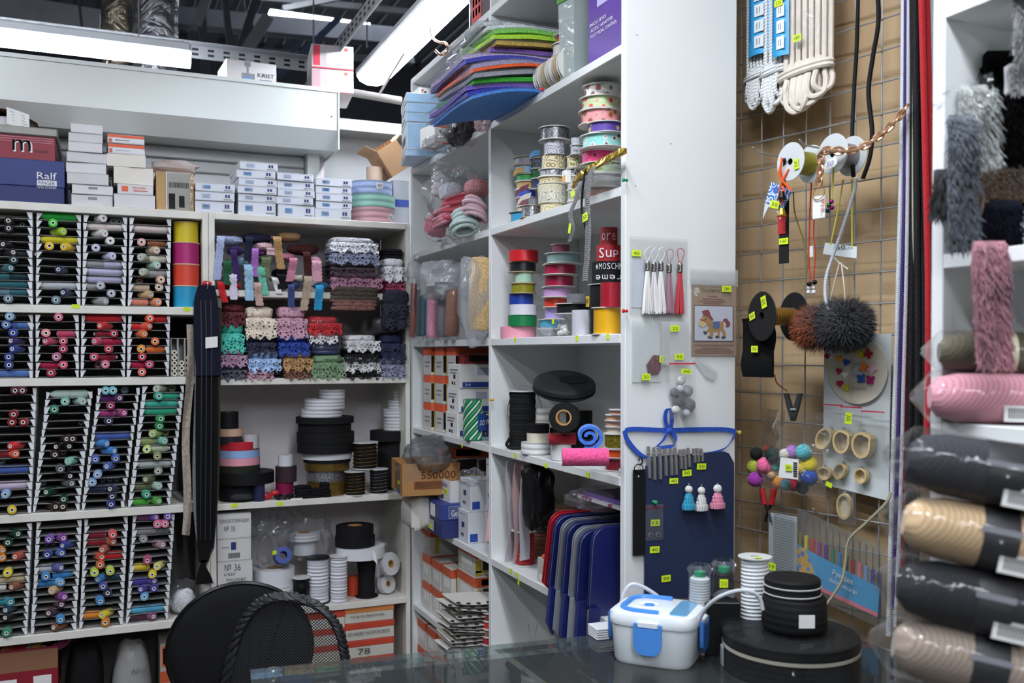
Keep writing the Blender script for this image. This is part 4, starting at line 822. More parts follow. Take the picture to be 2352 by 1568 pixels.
hs=pm(1372-1281,p);B().lathe([(.001,0),(.037,0),(.037,.003),(.027,.004),(.0255,hs*.4),(.03,hs*.8),(.034,hs-.003),(.034,hs),(.001,hs)],26,(p.x,D+.06,zs+.0005)).obj('cord',BK,parent=bz,smooth=True)
q=zs+.001+hs
r_=pm(56,p);h_=pm(26,p);wr=reel((p.x-.018,D+.07,q),r_,h_,mat('satin','e2e2e4',.5),'white satin roll with a loose loop hanging from it','tape roll',fl=0)
c=V((p.x-.018,D+.07,q));pts=bend([c+V((.02,-r_-.001,h_*.5)),c+V((.03,-r_-.012,.003)),c+V((.036,-r_-.006,-.03)),c+V((.037,-r_+.004,-.05))]);B().strip(pts,(0,.3,1),h_*.8).obj('loose_loop',mat('satin','e2e2e4',.5),parent=wr,smooth=True)
q+= h_+.0005;col([(772,858,1208,1232,BK,'small black roll on top of the black and white pile'),(770,861,1232,1254,BK,'black roll resting on the white satin roll')],D+.07,q)
col([(797,824,1328,1372,mat('plain','c8452a',.5),'orange red roll behind the white cord reel')],D+.09,zs)
for i,(x,yy,r,lab) in enumerate(((884,1290,26,'grey white tape roll lying on its side beside the black spool'),(882,1352,21,'small white tape ring lying on its side at the shelf end'))):
    c=onY(x,yy,D+.07);rr=pm(r,c);zc_=zs+rr+.0005 if i else zs+rr*2.7
    reel((c.x,D+.05+.02*i,zc_),rr,.022,mat('plain','d0d0d2',.5),lab,'tape roll',fl=0,ax=axes((.5,-1,.25)))
b=B();c=onY(878,1258,D+.1);b.blob(c,(.03,.04,.03),.7,.3,9,3,18);b.obj('clear_bag',FILM,'small clear bag behind the tape roll at the shelf end','bag',smooth=True)
zl=.42;RB_=mat('plain','c8452e',.6,var=.1);OB_=mat('plain','d98a4a',.6,var=.1);BW=mat('plain','cfcabd',.65,var=.06)
for ci,(x0,x1,yts,nm) in enumerate(((681,792,[1408,1447,1485,1524,1565],'behind the mesh chair'),(794,905,[1392,1428,1468,1508,1548],'with handwriting beside the corner post'))):
    z=zl+.0005;zz=[onY(x0+50,yy,D+.01).z for yy in yts];hs=[zz[i]-zz[i+1] for i in range(4)]
    nlow=max(1,round((zz[4]-zl)/.05));
    for i in range(nlow):carton((onY((x0+x1)/2,1560,D+.01).x,D+.13,z),onY(x1,1560,D).x-onY(x0,1560,D).x,.24,(zz[4]-zl)/nlow-.001,0,BW,f'red and white carton low in the stack {nm}',group='red and white cartons',lid=.012,lidm=RB_);z+= (zz[4]-zl)/nlow
    for i in range(3,-1,-1):
        h_=zz[i]-z-.0006;cx,w_,_,_=bx(x0,x1,1440,1460,D+.01);hw=[('F',.1,.35,.8,.5,'ТЕСЬМА ВЬЮНЧИК',HW),('F',.04,.3,.9,.5,'КРУЖЕВО КАПРОНОВОЕ',HW),('F',.25,.2,.5,.55,'78',HW),('F',.1,.3,.6,.45,'#',PGREY)][i]
        carton((cx,D+.13,z),w_,.24,h_,random.uniform(-.015,.015),BW,f'red and white carton {nm}, {ordn(i)} from the top',group='red and white cartons',lid=h_*.36,lidm=OB_ if (i==0 and ci) else RB_,prints=[hw] if ci else []);z=zz[i]
b=B();c=onY(921,1470,D+.2);b.lathe([(.001,0),(.045,0),(.048,.17),(.044,.175),(.001,.175)],24,(.83,D+.2,zl+.0005));b.obj('dark_jar',mat('plain','3c3d40',.35),'dark round tin standing at the end of the lowest shelf','tin',smooth=True)
DZ=1.055
def atd2(x,y,d):return atd(x,y,d*DZ)
# ------------------------------------------------------------------ corner shelving unit contents
def cb(x0,y0,w,d,h,z,rz,m,label,**k):
    """carton given by its near corner (x0,y0) that faces both the aisle and the viewer"""
    R=rotz(rz);c=V((x0,y0,z))+R@ V((w/2,d/2,0));return carton(c,w,d,h,rz,m,label,**k)
def hx(xc,yt,X,z):return onX(xc,yt,X).z-z
z=ZR[1]+.0005;SKY=mat('plain','9cc4e4',.4,var=.08,ns=40);SKYL=mat('plain','cfdfee',.4,var=.05)
x0=onY(933,300,2.70).x
for i,(yt,lab) in enumerate(((343,'lowest'),(279,'tall'),(257,'third'),(234,'second'),(212,'topmost'))):
    h_=onY(933,yt,2.70).z-z
    cb(x0+.002*(i % 2),2.70,.125,.165,h_,z,-.2,SKYL,f'{lab} light blue carton with white specks in the corner stack',group='light blue cartons in the corner',prints=[('F',.02,.06,.98,.94,'#',SKY),('L',.1,.15,.9,.85,'#',PW),('L',.2,.3,.8,.6,'|',PGREY)]+([('F',.55,.5,.9,.55,'#',PGREY),('F',.55,.35,.9,.4,'#',PGREY)] if i==1 else []));z+= h_+.0005
cb(onY(962,200,2.72).x,2.72,.085,.1,.026,z,0,PAPER,'white carton with coloured dots lying on the light blue cartons',prints=[('F',.1,.2,.17,.42,'#',mat('plain','e0a020',.5,var=0)),('F',.1,.55,.17,.77,'#',mat('plain','c03060',.5,var=0)),('F',.2,.35,.27,.6,'#',PNAVY)]+[('F',.4+.06*q,.1,.43+.06*q,.9,'#',PGREY) for q in range(9)])
zs=ZR[1]+.0005
cx,w_,_,h_=bx(993,1031,283,330,2.5,zs);carton((cx,2.55,zs),w_,.09,max(.04,h_),.15,PAPER,'small white carton with an orange top band, lettered, beside the light blue stack',prints=[('F',0,.82,1,1,'#',ORANGE),('F',.3,.42,.95,.68,'Sno',PRINT_K),('F',0,.0,1,.08,'#',ORANGE)])
def bag(px,py,d,rx,ry,rz,label,seed,m=None,amp=.45,pw_=.8,name='clear_bag',n=44,R=None):
    c=atd2(px,py,d);return B().blob(c,(rx,ry,rz),pw_,amp,9,seed,n,R=R).obj(name,m or FILM,label,'bag',smooth=True)
GREYF=mat('film','d6d8dc',.15,milk=.22)
bag(1010,332,2.5,.045,.05,.022,'crumpled clear bag at the front of the shelf below the small lettered carton',21,GREYF)
bl=bag(1060,292,2.42,.036,.07,.045,'black goods in shiny film beside the felt sheets',22,mat('plain','141416',.35,bump=.6,ns=25),.35,name='black_bag')
bag(1062,288,2.4,.042,.075,.05,'clear film around the black goods',23)
bag(1115,275,2.3,.02,.05,.028,'bag of pale pink goods against the divider',24,mat('film','e6c6c8',.2,milk=.5))
zt2=ZR[0]+.0005
p=onX(1015,105,XF-.006);b=B();b.tube(bend([onX(988,62,XF-.01),onX(993,85,XF-.012),onX(1008,97,XF-.012),onX(1025,100,XF-.008),onX(1027,118,XF-.012),onX(1012,126,XF-.03),onX(1000,116,XF-.035)],6),.0035,8);b.obj('coat_hook',mat('plain','c08a68',.25,metal=.9),'copper coloured wire hook on the top edge of the corner unit','hook',smooth=True)
b=B();p=onZ(1062,78,zt2);b.lathe([(.001,0),(.017,0),(.017,.082),(.0185,.083),(.0185,.105),(.001,.107)],20,(XF+.028,2.40,zt2));b.obj('metal_canister',CHROME,'shiny metal canister standing on top of the corner unit','canister',smooth=True)
RF=mat('plain','c8322c',.5);cb(XF+.004,2.235,.15,.13,.14,zt2,0,mat('plain','4a2c30',.5),'red carton with flower pattern on top of the corner unit',prints=[('L',.0,.0,.52,1,'#',RF)]+[('L',.06+.16*(i % 3),.12+.2*(i//3),.15+.16*(i % 3),.26+.2*(i//3),'#',mat('plain','e8603c',.5)) for i in range(12)]+[('L',.56,.3,.78,.95,'#',PW),('L',.59,.35,.75,.9,'|',PRINT_K)])
# ---- third shelf: bag of elastics
zs=ZR[2]+.0005
def coil(c,R_,r,m,label,sx=1,sy=.7,sz=.5,turns=5,seed=1,cat='elastic coil'):
    rd=random.Random(seed);pts=[];c=V(c)
    for i in range(turns*14):
        a=i*2*pi/14;k=1+.18*sin(a*.43+seed)-.05*(i//14);pts.append(c+V((R_*sx*cos(a)*k,R_*sy*sin(a)*k,R_*sz*sin(a*1.0+seed)*.8+r*1.6*(i//14))))
    return B().tube(pts,r,7).obj('elastic_coil',m,label,cat,'elastic coils in the clear bag',smooth=True)
coil(atd2(1052,488,2.42),.045,.0058,sat('d8485a'),'red pink elastic coil in the clear bag',seed=1);coil(atd2(1030,510,2.42),.04,.0055,sat('e08a98'),'rose elastic coil in the clear bag',seed=2)
coil(atd2(1065,528,2.36),.032,.0065,sat('c9ddd6'),'pale mint elastic coil at the bottom of the clear bag',seed=3);coil(atd2(1090,500,2.35),.03,.0065,sat('e6c0ca'),'pale pink elastic coil beside the mint one',seed=4)
coil(atd2(1020,452,2.5),.03,.008,sat('dcd6d8'),'white elastic coil high in the clear bag',seed=5)
p=onZ(1104,512,zs);cb(1.0,2.26,.05,.08,.035,zs+.03,.2,BLACK,'black carton at the end of the elastics shelf');
b=B();b.blob(atd2(1095,432,2.42),(.035,.035,.024),.9,.15,10,3,20);b.obj('gingham_ball',mat('scroll','c8404a',.7,h2='e6d8d6',gs=150),'red and white checked cloth wad above the elastics','cloth',smooth=True)
b=B();b.blob(atd2(1035,443,2.46),(.034,.034,.028),.9,.2,12,8,20);b.obj('white_net_ball',mat('fabric','d9dde2',.8),'white netting wad beside the checked cloth','cloth',smooth=True)
bag(1050,470,2.42,.08,.07,.1,'large clear bag of pink and red elastics',31,amp=.5)
b=B();b.blob(atd2(1000,520,2.55),(.03,.03,.03),.8,.4,9,12,16);b.obj('pink_yarn_wad',mat('fabric','d87a8c',.8),'pink yarn wad at the far side of the elastics bag','yarn',smooth=True)
# ---- fourth shelf: bagged fabric rolls
zs=ZR[3]+.0005
def roll(p0,p1,r,m,label,wrap=True,cat='fabric roll'):
    p0,p1=V(p0),V(p1);t=thing('fabric_roll',p0,label,cat,'bagged fabric rolls');R=axes(p1-p0);L=(p1-p0).length
    B().lathe([(.001,0),(r*.8,0),(r,L*.05),(r*.97,L*.5),(r,L*.93),(r*.8,L),(.001,L)],16,p0,R).obj('roll',m,parent=t,smooth=True)
    if wrap:B().lathe([(r*.4,-.02),(r*1.1,0),(r*1.2,L*.3),(r*1.15,L*.8),(r*1.05,L),(r*.3,L+.02)],18,p0,R).obj('clear_wrap',FILM,parent=t,smooth=True)
roll(atd2(993,775,2.66),atd2(995,682,2.66),.019,mat('fabric','e39ab4',.8),'pink fabric roll in clear wrap');roll(atd2(975,770,2.72),atd2(976,672,2.72),.01,mat('fabric','3f8fa0',.8),'slim teal fabric roll in clear wrap')
roll(atd2(965,772,2.78),atd2(962,665,2.78),.014,mat('fabric','5a5f66',.8),'slate fabric roll in clear wrap at the far end');roll(atd2(1037,772,2.5),atd2(1042,665,2.5),.02,mat('fabric','8a5a44',.8),'brown fabric roll in clear wrap');roll(atd2(1020,774,2.56),atd2(1020,680,2.56),.018,mat('fabric','6c6a70',.8),'grey fabric roll between the pink and brown ones')
roll(atd2(1100,760,2.3),atd2(1104,592,2.3),.03,mat('fabric','c8aa78',.85),'tall burlap fabric roll beside the divider',False)
bag(1092,690,2.30,.042,.035,.112,'milky clear bag around the burlap roll hanging over the shelf edge',33,GREYF,.3,.7)
b=B();b.blob(atd2(1020,642,2.55),(.07,.08,.055),.75,.3,9,44,44);b.obj('grey_bag',mat('film','d8dadd',.15,milk=.35),'milky grey bag stuffed above the fabric rolls','bag',smooth=True)
bag(960,625,2.75,.03,.05,.045,'crumpled film at the far top of the fabric shelf',46)
roll(atd2(947,775,2.66),atd2(951,650,2.66),.009,mat('plain','7a4030',.25,coat=.8),'shiny brown wrapped strip hanging at the corner post')
# ---- fifth shelf: needle cartons
zs=ZR[4]+.0005;OW=mat('plain','d9d4ce',.55,var=.05)
for k,(ya,yb_) in enumerate(((2.735,2.81),(2.635,2.71),(2.54,2.615))):
    for j in range(3):
        h_=.0835;cb(.913+.004*k,ya,.15,yb_-ya,h_,zs+j*(h_+.0005),0,OW,f'orange topped white carton, {ordn(k)} column from the corner, {ordn(2-j)} from top',group='orange topped cartons on the fifth shelf',
           prints=[('L',0,.74,1,1,'#',ORANGE),('F',0,.74,1,1,'#',ORANGE),('F',.0,.12,.06,.72,'#',PRINT_K),('F',.06,.0,.14,.72,'#',mat('plain','d8c23a',.5)),('L',.2,.45,.8,.5,'#',PGREY),('L',.2,.3,.7,.35,'#',PGREY)]+([('L',.5,.2,.8,.45,'$',None)] if (k,j)==(2,1) else []))
q=onX(1051,1004,.908);z=zs
for j in range(3):
    h_=.068;cb(.908+.003*j,q.y-.003*j,.17,.1,h_,z,0,PAPER,f'white carton with a blue corner band, {["bottom", "middle", "top"][j]} of three',group='white cartons with blue bands',prints=[('F',.04,.04,.62,.26,'#',mat('plain','27408c',.5)),('F',.3,.55,.5,.85,'#',mat('plain','b9bccb',.5)),('L',.15,.72,.8,.78,'#',PGREY),('L',.15,.6,.7,.66,'#',PGREY),('L',.45,.38,.6,.55,'#',PRINT_K),('L',.3,.14,.42,.26,'#',PRINT_K),('L',.5,.12,.58,.26,'#',PRINT_K),('F',.08,.1,.18,.2,'24',PW)]);z+= h_+.0004
cb(.93,q.y+.01,.16,.09,.03,z,0,mat('plain','8c2a2a',.5),'dark red carton lying on the white cartons',prints=[('F',.1,.2,.5,.8,'#',PRINT_K)])
p=onZ(1086,1011,zs);tb=thing('cord_tube',(p.x,p.y,zs),'green and white twisted cord tube with a blue label','cord tube');r=pm(20,p);hh=pm(95,p)
b=B();b.lathe([(r*.9,0),(r,.002),(r,hh-.002),(r*.9,hh)],24,(p.x,p.y,zs));b.obj('core',mat('plain','1f7a4a',.5),parent=tb,smooth=True)
for s in range(14):
    for sg in (1,):
        b=B();b.tube([(p.x+(r+.001)*cos(a*.16*sg+s*2*pi/14),p.y+(r+.001)*sin(a*.16*sg+s*2*pi/14),zs+.004+(hh-.008)*a/24) for a in range(25)],.0022,5);b.obj('cord',mat('plain','e2e8e2' if s % 2 else '2f9a5c',.5),parent=tb,smooth=True)
B().lathe([(r*.95,0),(r+.004,0),(r+.004,.002),(r*.95,.002)],24,(p.x,p.y,zs+hh-.002)).obj('flange',FILM,parent=tb)
o=V((p.x+.004,p.y-r-.005,zs+hh*.25));plate(o,V((1,.35,0)),ZU,.028,.045,mat('plain','2a4a98',.4),tb,'paper_label',t=.001);text('so',o+V((.004,.001,.014)),V((1,.35,0)),ZU,.018,.014,PW,tb,shear=.3,off=.0018)
p=onZ(1118,1010,zs);cb(p.x-.014,p.y,.03,.04,.075,zs,0,mat('plain','26336e',.4),'dark blue packet with yellow stars beside the green cord tube',prints=[('F',.05,.55,.6,.78,'tar',PW),('F',.55,.6,.75,.75,'#',mat('plain','e0c020',.5)),('F',.0,.9,1,.95,'#',NEON),('F',.3,.2,.4,.28,'#',mat('plain','e0c020',.5)),('F',0,0,1,.12,'#',mat('plain','8fb0b4',.5))])
for sh,x,y in ((SH3[4],1062,1022),):q2=onX(x,y,XF);sticker(q2+V((-.0,.006,-.006)),FRX,ZU,.012,.01,sh,None)
# ---- sixth shelf
zs=ZR[5]+.0005
q=onX(1014,1241,.865)
b=B();cpk=onY(975,1175,2.62);b.blob((.865,2.70,zs+.055),(.045,.075,.054),.45,.22,10,15,24);b.obj('paper_parcel',mat('plain','cfcbc2',.75,var=.08),'crumpled white paper parcel under the brown carton','parcel',smooth=True)
zb=zs+.111;x0=onY(924,1100,2.6).x;KB=mat('plain','b07f48',.7,var=.1)
oc=cb(x0,2.6,.17,.19,.092,zb,-.12,KB,'open brown carton printed with a red number, jutting out of the shelf',open_top=True,prints=[('F',.32,.52,.92,.76,'550000',mat('plain','5a2018',.6,var=0)),('F',.2,.2,.9,.45,'#',mat('plain','8a4a30',.7)),('F',.22,.23,.88,.42,'#',KB),('F',.03,.45,.3,.98,'#',TAPE,'clear_tape'),('L',.35,.1,.8,.95,'#',TAPE,'clear_tape'),('L',.55,.02,.8,.15,'#',mat('plain','2f5fa8',.5)),('L',.6,.3,.75,.42,'$',None)])
bag(985,1040,2.60,.065,.06,.05,'smoky grey plastic bag bulging out of the brown carton',51,mat('film','8c8e92',.08,milk=.28),.35)
OR2=mat('plain','cf5a30',.5,var=.1);YE2=mat('plain','c9b23a',.5)
def mach(x0,y0,w,d,h,z,lab,**k):
    return cb(x0,y0,w,d,h,z,0,OW,lab,prints=[('L',0,.7,1,1,'#',OR2),('F',0,.68,1,1,'#',OR2),('F',.1,.74,.7,.94,'#',PRINT_K),('F',.12,.2,.6,.64,'#',mat('plain','2a2a2c',.5)),('F',0,.12,1,.2,'#',YE2),('F',0,.0,.1,.6,'#',YE2),('L',.2,.3,.8,.6,'#',PAPER),('F',.66,.25,.95,.6,'#',mat('plain','57402f',.5))],**k)
pz=onY(1038,1085,2.62);mach(pz.x,2.62,.13,.12,.1,1.12,'orange and white machine needle carton behind the brown carton');cb(pz.x+.005,2.625,.12,.12,.141,zs,0,KB,'brown carton under the orange needle carton')
NV=mat('plain','303f86',.45,var=.06);xN,yN=q.x,q.y
cb(xN,yN,.1,.15,.096,zs,-.05,mat('plain','28306a',.5),'navy blue shoe carton with a silver emblem at the front of the shelf',lid=.045,lidm=NV,prints=[('F',.2,.58,.75,.95,'#',mat('plain','8c97c6',.5)),('F',.22,.6,.73,.93,'#',NV),('F',.28,.64,.68,.84,'Gemel',PW),('L',.3,.55,.62,.92,'#',PAPER,'paper_label'),('L',.1,.1,.55,.42,'#',mat('plain','b9b6aa',.6),'paper_label'),('L',.2,.12,.38,.26,'$',None)])
xW=onY(1034,1150,yN+.02).x;cb(xW,yN+.02,.075,.1,.062,zs+.0965,.04,mat('plain','dcd9d6',.6),'small white carton with a torn top on the navy carton',open_top=True,prints=[('L',.2,.66,.8,.84,'#',mat('plain','9a8aa8',.6)),('L',.1,.5,.85,.55,'#',PGREY),('L',.55,.35,.82,.58,'$',None),('L',.3,.08,.5,.3,'#',mat('plain','4a4440',.6))])
GW=mat('plain','d3d3d6',.55,var=.03);SE=[('L',.35,.45,.6,.62,'#',PNAVY),('L',.3,.18,.38,.26,'#',PRINT_K),('L',.45,.16,.52,.27,'#',PRINT_K),('L',.1,.86,.7,.88,'#',PGREY),('F',.05,.05,.3,.3,'#',mat('plain','2a4aa0',.5))]
yW=onX(1076,1262,.91).y;cb(.91,yW,.09,.08,.088,zs,0,GW,'white carton with a blue seal, low at the front beside the navy carton',prints=SE,group='white cartons with blue seals');cb(.918,yW+.004,.09,.085,.085,zs+.0885,0,GW,'white carton with a blue seal, stacked above another',prints=SE,group='white cartons with blue seals')
yW2=2.262;cb(.925,yW2,.1,.06,.12,zs,0,GW,'tall white carton beside the divider, lower one',prints=SE,group='white cartons with blue seals');cb(.925,yW2,.09,.055,.125,zs+.1205,0,GW,'tall white carton beside the divider, upper one',prints=SE,group='white cartons with blue seals')
for i,(h,lb) in enumerate((('3a5fb0','thin blue booklet leaning at the divider'),('e3ddc6','thin cream booklet leaning at the divider'),('dba8a8','thin pink booklet leaning at the divider'))):
    T=Matrix.Translation((.895-.002*i,2.2525-.006*i,zs+.04))@ Matrix.Rotation(radians(4),4,'X')@ Matrix.Rotation(radians(6),4,'Y')
    o=B(T).cbox(0,.1,-.002,.002,0,.19-.01*i,.0006).obj('booklet',mat('plain',h,.6),lb,'booklet','booklets leaning at the divider')
bag(1082,1095,2.35,.03,.03,.022,'crumpled clear bag on the white cartons',55)
# ---- seventh shelf: orange cartons, fanned cards
zs=ZR[6]+.0005
for k,(ya,yb_) in enumerate(((2.76,2.84),(2.665,2.745),(2.57,2.65))):
    for j in range(2 if k else 3):
        h_=.085;cb(.918,ya,.14,yb_-ya,h_,zs+j*(h_+.0005),0,OW,f'orange and white carton on the card shelf, {ordn(k)} column, {["bottom", "middle", "top"][j]} one',group='orange cartons on the card shelf',prints=[('L',0,.7,1,1,'#',OR2),('F',0,.7,1,1,'#',OR2),('F',.1,.1,.2,.68,'#',YE2),('L',.2,.3,.8,.6,'#',PAPER)])
mach(.925,2.40,.2,.14,.085,zs+.098,'large orange machine carton with a printed machine on the card shelf');mach(.925,2.40,.2,.14,.097,zs,'orange machine carton under the fanned cards');mach(.935,2.42,.18,.14,.07,zs+.1835,'orange machine carton highest on the card shelf')
CW=mat('plain','d8d5cc',.55,var=.06);CD_=mat('plain','24231f',.6,var=.2)
zc0=zs-.022
for i in range(17):
    rd=random.Random(i+40);zz=zs+.002+i*.0088;Xa,Xb=.815+rd.uniform(-.012,.012)+.003*i*0,1.0;ya,yb_=2.27+rd.uniform(-.01,.01),2.395+rd.uniform(-.006,.0)
    t=thing('trim_card',((Xa+Xb)/2,(ya+yb_)/2,zz),f'white card of dark sewn buttons, {ordn(i)} from the bottom of the fanned pile','card','fanned white cards')
    if Xa<XF:pass
    def fn(u,v,Xa=Xa,Xb=Xb,ya=ya,yb_=yb_,zz=zz):x=Xa+u*(Xb-Xa);return (x,ya+v*(yb_-ya),zz+.016*max(0,(u-.0))**1.3*0+(.012*(1-u)**2 if i>3 else .006*(1-u)**2)+.003*sin(u*5+v*2+i))
    b=B();b.grid(fn,9,4);b.grid(lambda u,v:V(fn(u,v))+V((0,0,.0012)),9,4);b.obj('card',CW,parent=t,smooth=True)
    for q3 in range(6):
        c=V(fn(.04+.16*q3,.06))+V((0,0,.0032));B().blob(c,(.006,.006,.0026),.8,.1,5,q3,8).obj('button',CD_,parent=t,smooth=True)
col2=[('c23a3a','white'),('7a3a34','brown'),('a82c34','red'),('8a6a50','tan')]
z=zs;
for i in range(6):
    reel((.925,2.275-.0,z+.0),.026,.0205,sat(col2[i % 4][0]),f'small {col2[i % 4][1]} edged ribbon reel, {ordn(i)} from the bottom beside the divider',group='small reels beside the divider',fl=.0285,flm=WP);z+= .0208
cb(.87,2.262-.0,.05,.045,.022,zs+.0,.3,PAPER,'small open white carton in front of the fanned cards',prints=[('L',.2,.2,.8,.8,'#',PRINT_K)])
for k in range(3):
    for j in range(3):cb(.915,2.80-.1*k,.15,.085,.085,.3985+j*.0855,0,OW,f'orange and white carton under the card shelf, {ordn(k)} column, {["bottom", "middle", "top"][j]} one',group='orange cartons under the card shelf',prints=[('L',0,.7,1,1,'#',OR2),('F',0,.7,1,1,'#',OR2),('F',.1,.1,.2,.68,'#',YE2),('L',.2,.3,.8,.6,'#',PAPER)])
for j in range(3):mach(.915,2.30,.18,.2,.085,.3985+j*.0855,f'large orange machine carton under the card shelf, {["bottom", "middle", "top"][j]} one',group='large orange cartons under the card shelf')
DZ=1.0
# ------------------------------------------------------------------ ribbon shelving unit contents
KRAFT=mat('plain','b8a88a',.7);WFL=mat('plain','d8d6ce',.5)
def stk(px,Xc,z0,items,group,flm=WFL,jit=.0015,cat='ribbon reel'):
    """stack of reels on a vertical axis; item = (half width px, height px, material, label, flange 0/1[, dx px])"""
    z=z0+.0005
    for i,it in enumerate(items[::-1]):
        hw,hp,m,lab,f=it[:5];p=onX(px+(it[5] if len(it)>5 else 0),800,Xc);p=V((p.x+random.uniform(-jit,jit),p.y,z));r=pm(hw,p);h=pm(hp,p)
        reel(p,r,h,m,lab,cat,group,fl=r*1.16 if f else 0,flm=flm if f != 2 else KRAFT,core=.42);z+= h+.0004
    return z
SCR=lambda a,b,gs=75,**k:mat('scroll',a,.5,h2=b,gs=gs,**k)
zs=ZR[2];g='brocade and printed reels on the ribbon unit'
stk(1209,.965,zs,[(25,18,sat('8f8f98',.5),'grey ribbon reel on top of the loose coloured stack',2),(24,20,sat('7fb0d6',.5),'light blue ribbon reel in the loose coloured stack',2),(22,16,sat('2ea24a',.5),'green ribbon reel in the loose coloured stack',1),(24,18,sat('c8a466',.5),'tan ribbon reel in the loose coloured stack',1),(22,19,sat('2a44a8',.5),'royal blue ribbon reel in the loose coloured stack',1),(20,19,sat('7c4a58',.5),'maroon ribbon reel in the loose coloured stack',1),(20,18,sat('e0cdb8',.5),'cream ribbon reel in the loose coloured stack',1),(22,24,sat('eab0b8',.5),'pink ribbon reel low in the loose coloured stack',1)],g)
for (px,py,dx,dy,h) in ((1185,392,26,-12,'c8a466'),(1190,440,30,-20,'7c4a58'),(1195,458,30,-18,'e8ddd4'),(1222,352,24,-10,'5f9cd0')):
    p=onX(px-6,py+8,.915);q=onX(px+dx-6,py+dy+8,.935);B().strip([p,p.lerp(q,.5)+V((-.004,0,.003)),q],(0,-.5,1),pm(13,p),.0008).obj('loose_ribbon_end',sat(h,.5),f'{cname(h)} loose ribbon end sticking out of the coloured stack','ribbon')
p=onX(1176,505,.908);tq=thing('open_ribbon_box',(p.x,p.y,zs),'open turquoise lined ribbon reel standing at the shelf front','ribbon reel')
for z_ in (.0005,.024):B().lathe([(.001,0),(.036,0),(.036,.0012),(.001,.0012)],24,(.938,p.y,zs+z_)).obj('flange',KRAFT,parent=tq)
B().lathe([(.03,.002),(.03,.0245)],24,(.938,p.y,zs),caps=False).obj('ribbon',sat('2a9ac8',.5),parent=tq,smooth=True)
stk(1222,.925,zs,[(12,15,sat('77777e',.5),'small grey ribbon reel on the silver glitter one',0,3),(23,28,mat('glitter','c4c4c8',.3,gs=260),'silver glitter ribbon reel at the shelf front',2)],g)
stk(1238,.985,zs+.085,[(19,24,SCR('23262e','8f99a8',120),'black reel with pale diamond weave',1),(18,22,sat('2f7a4a',.5),'dark green reel behind the cream stack',1),(18,24,sat('3a4a78',.5),'slate blue reel behind the cream stack',1)],g)
CR,GDc,SI='ddd3b0','b09a5a','c9c9ce'
stk(1268,.945,zs,[(33,30,mat('glitter','9a9a9e',.35,gs=300),'wide silver glitter reel on top of the cream brocade stack',1,5),(24,32,SCR('c6c6cc','8a8a92',55),'silver scroll brocade reel',0,6),(27,30,SCR('d9cfae','9a8448',55),'gold scroll brocade reel in the cream stack',0,2),(29,17,mat('glitter','c8c8d2',.45,gs=200),'pale silver brocade reel in the cream stack',1),(31,17,SCR('dcd0a8','9c854c',90),'narrow gold scroll brocade reel in the cream stack',1),(33,17,SCR('dcd8c0','b8b088',160),'cream brocade reel in the cream stack',0),(34,24,SCR('dcd9c8','97937c',75),'ivory scroll brocade reel in the cream stack',0,1),(28,26,SCR('dfd6b6','bfae72',50),'cream floral brocade reel at the bottom of the cream stack',1,2)],g)
stk(1318,.965,zs+.02,[(14,16,SCR('c8ccd2','8f949c',60),'small silver scroll reel on top of the slim stack',0,8),(15,22,SCR('c4c8ce','8f949c',60),'silver scroll reel second in the slim stack',1,8),(15,27,SCR('dcd6ae','9c8a4c',60),'gold scroll reel in the slim stack',1),(14,18,SCR('17171a','d2d2d2',110),'black and white scroll reel in the slim stack',1),(16,30,SCR('d6d2c4','a8a08a',90),'ivory reel in the slim stack',1),(16,28,sat('cfc8bc',.5),'plain ivory reel at the bottom of the slim stack',1)],g)
ROSE=lambda a,b,c:mat('scroll',a,.5,h2=b,h3=c,gs=62)
stk(1383,.955,zs,[(40,28,ROSE('ece6e2','c8304a','5a7a4a'),'white reel printed with red roses on top of the printed stack',1,-2),(44,29,ROSE('c3d5a0','d0403a','e8a0a0'),'green reel printed with red flowers',1,-2),(45,32,ROSE('e89a9c','b8283c','7a8a4c'),'pink reel printed with red roses',1,-3),(41,25,mat('scroll','5a3f9c',.5,h2='c9b83c',gs=48,h3='5a3f9c'),'purple reel printed with owls',1,8),(48,30,ROSE('8fd6cc','1c1c1e','f0dede'),'aqua reel printed with black and white cows',1,2),(38,30,ROSE('e23a78','9c1c54','f06a9c'),'hot pink patterned reel',1,-10),(40,26,sat('8fae4c',.5),'lime green reel low in the printed stack',1),(40,30,sat('c9c2b4',.5),'ivory reel low in the printed stack',1),(40,28,sat('a06848',.5),'brown reel at the bottom of the printed stack',1)],g)
for i,(px,py,d,rx,ry,rz,lab) in enumerate(((1395,400,1.93,.05,.05,.017,'flat clear bag of silver trim lying on the shelf front'),(1390,425,1.9,.055,.045,.014,'lower clear bag of trim at the shelf front'),(1325,432,2.0,.03,.03,.02,'clear bag of white trim beside the cream stack'))):
    bag(px,py,d,rx,ry,rz,lab,60+i,GREYF if i<2 else FILM,.3)
GC=mat('plain','c9a94e',.3,metal=.8);pts=bend([onX(1435,345,.885),onX(1400,362,.875),onX(1360,385,.87),onX(1330,405,.872),onX(1318,425,.88)],12)
b=B()
for s in range(3):b.tube([p+V((0,.004*cos(i*.9+s*2.1),.004*sin(i*.9+s*2.1))) for i,p in enumerate(pts)],.0042,7)
b.obj('gold_rope',GC,'twisted gold cord lying across the bagged trims','cord',smooth=True)
cb(onX(1312,400,.90).x-.012,onX(1312,400,.90).y,.012,.02,.028,ZR[2]+.04,0,PAPER,'small white tag carton with an orange mark among the trims',prints=[('L',.15,.1,.85,.6,'#',mat('plain','e8a83a',.5))])
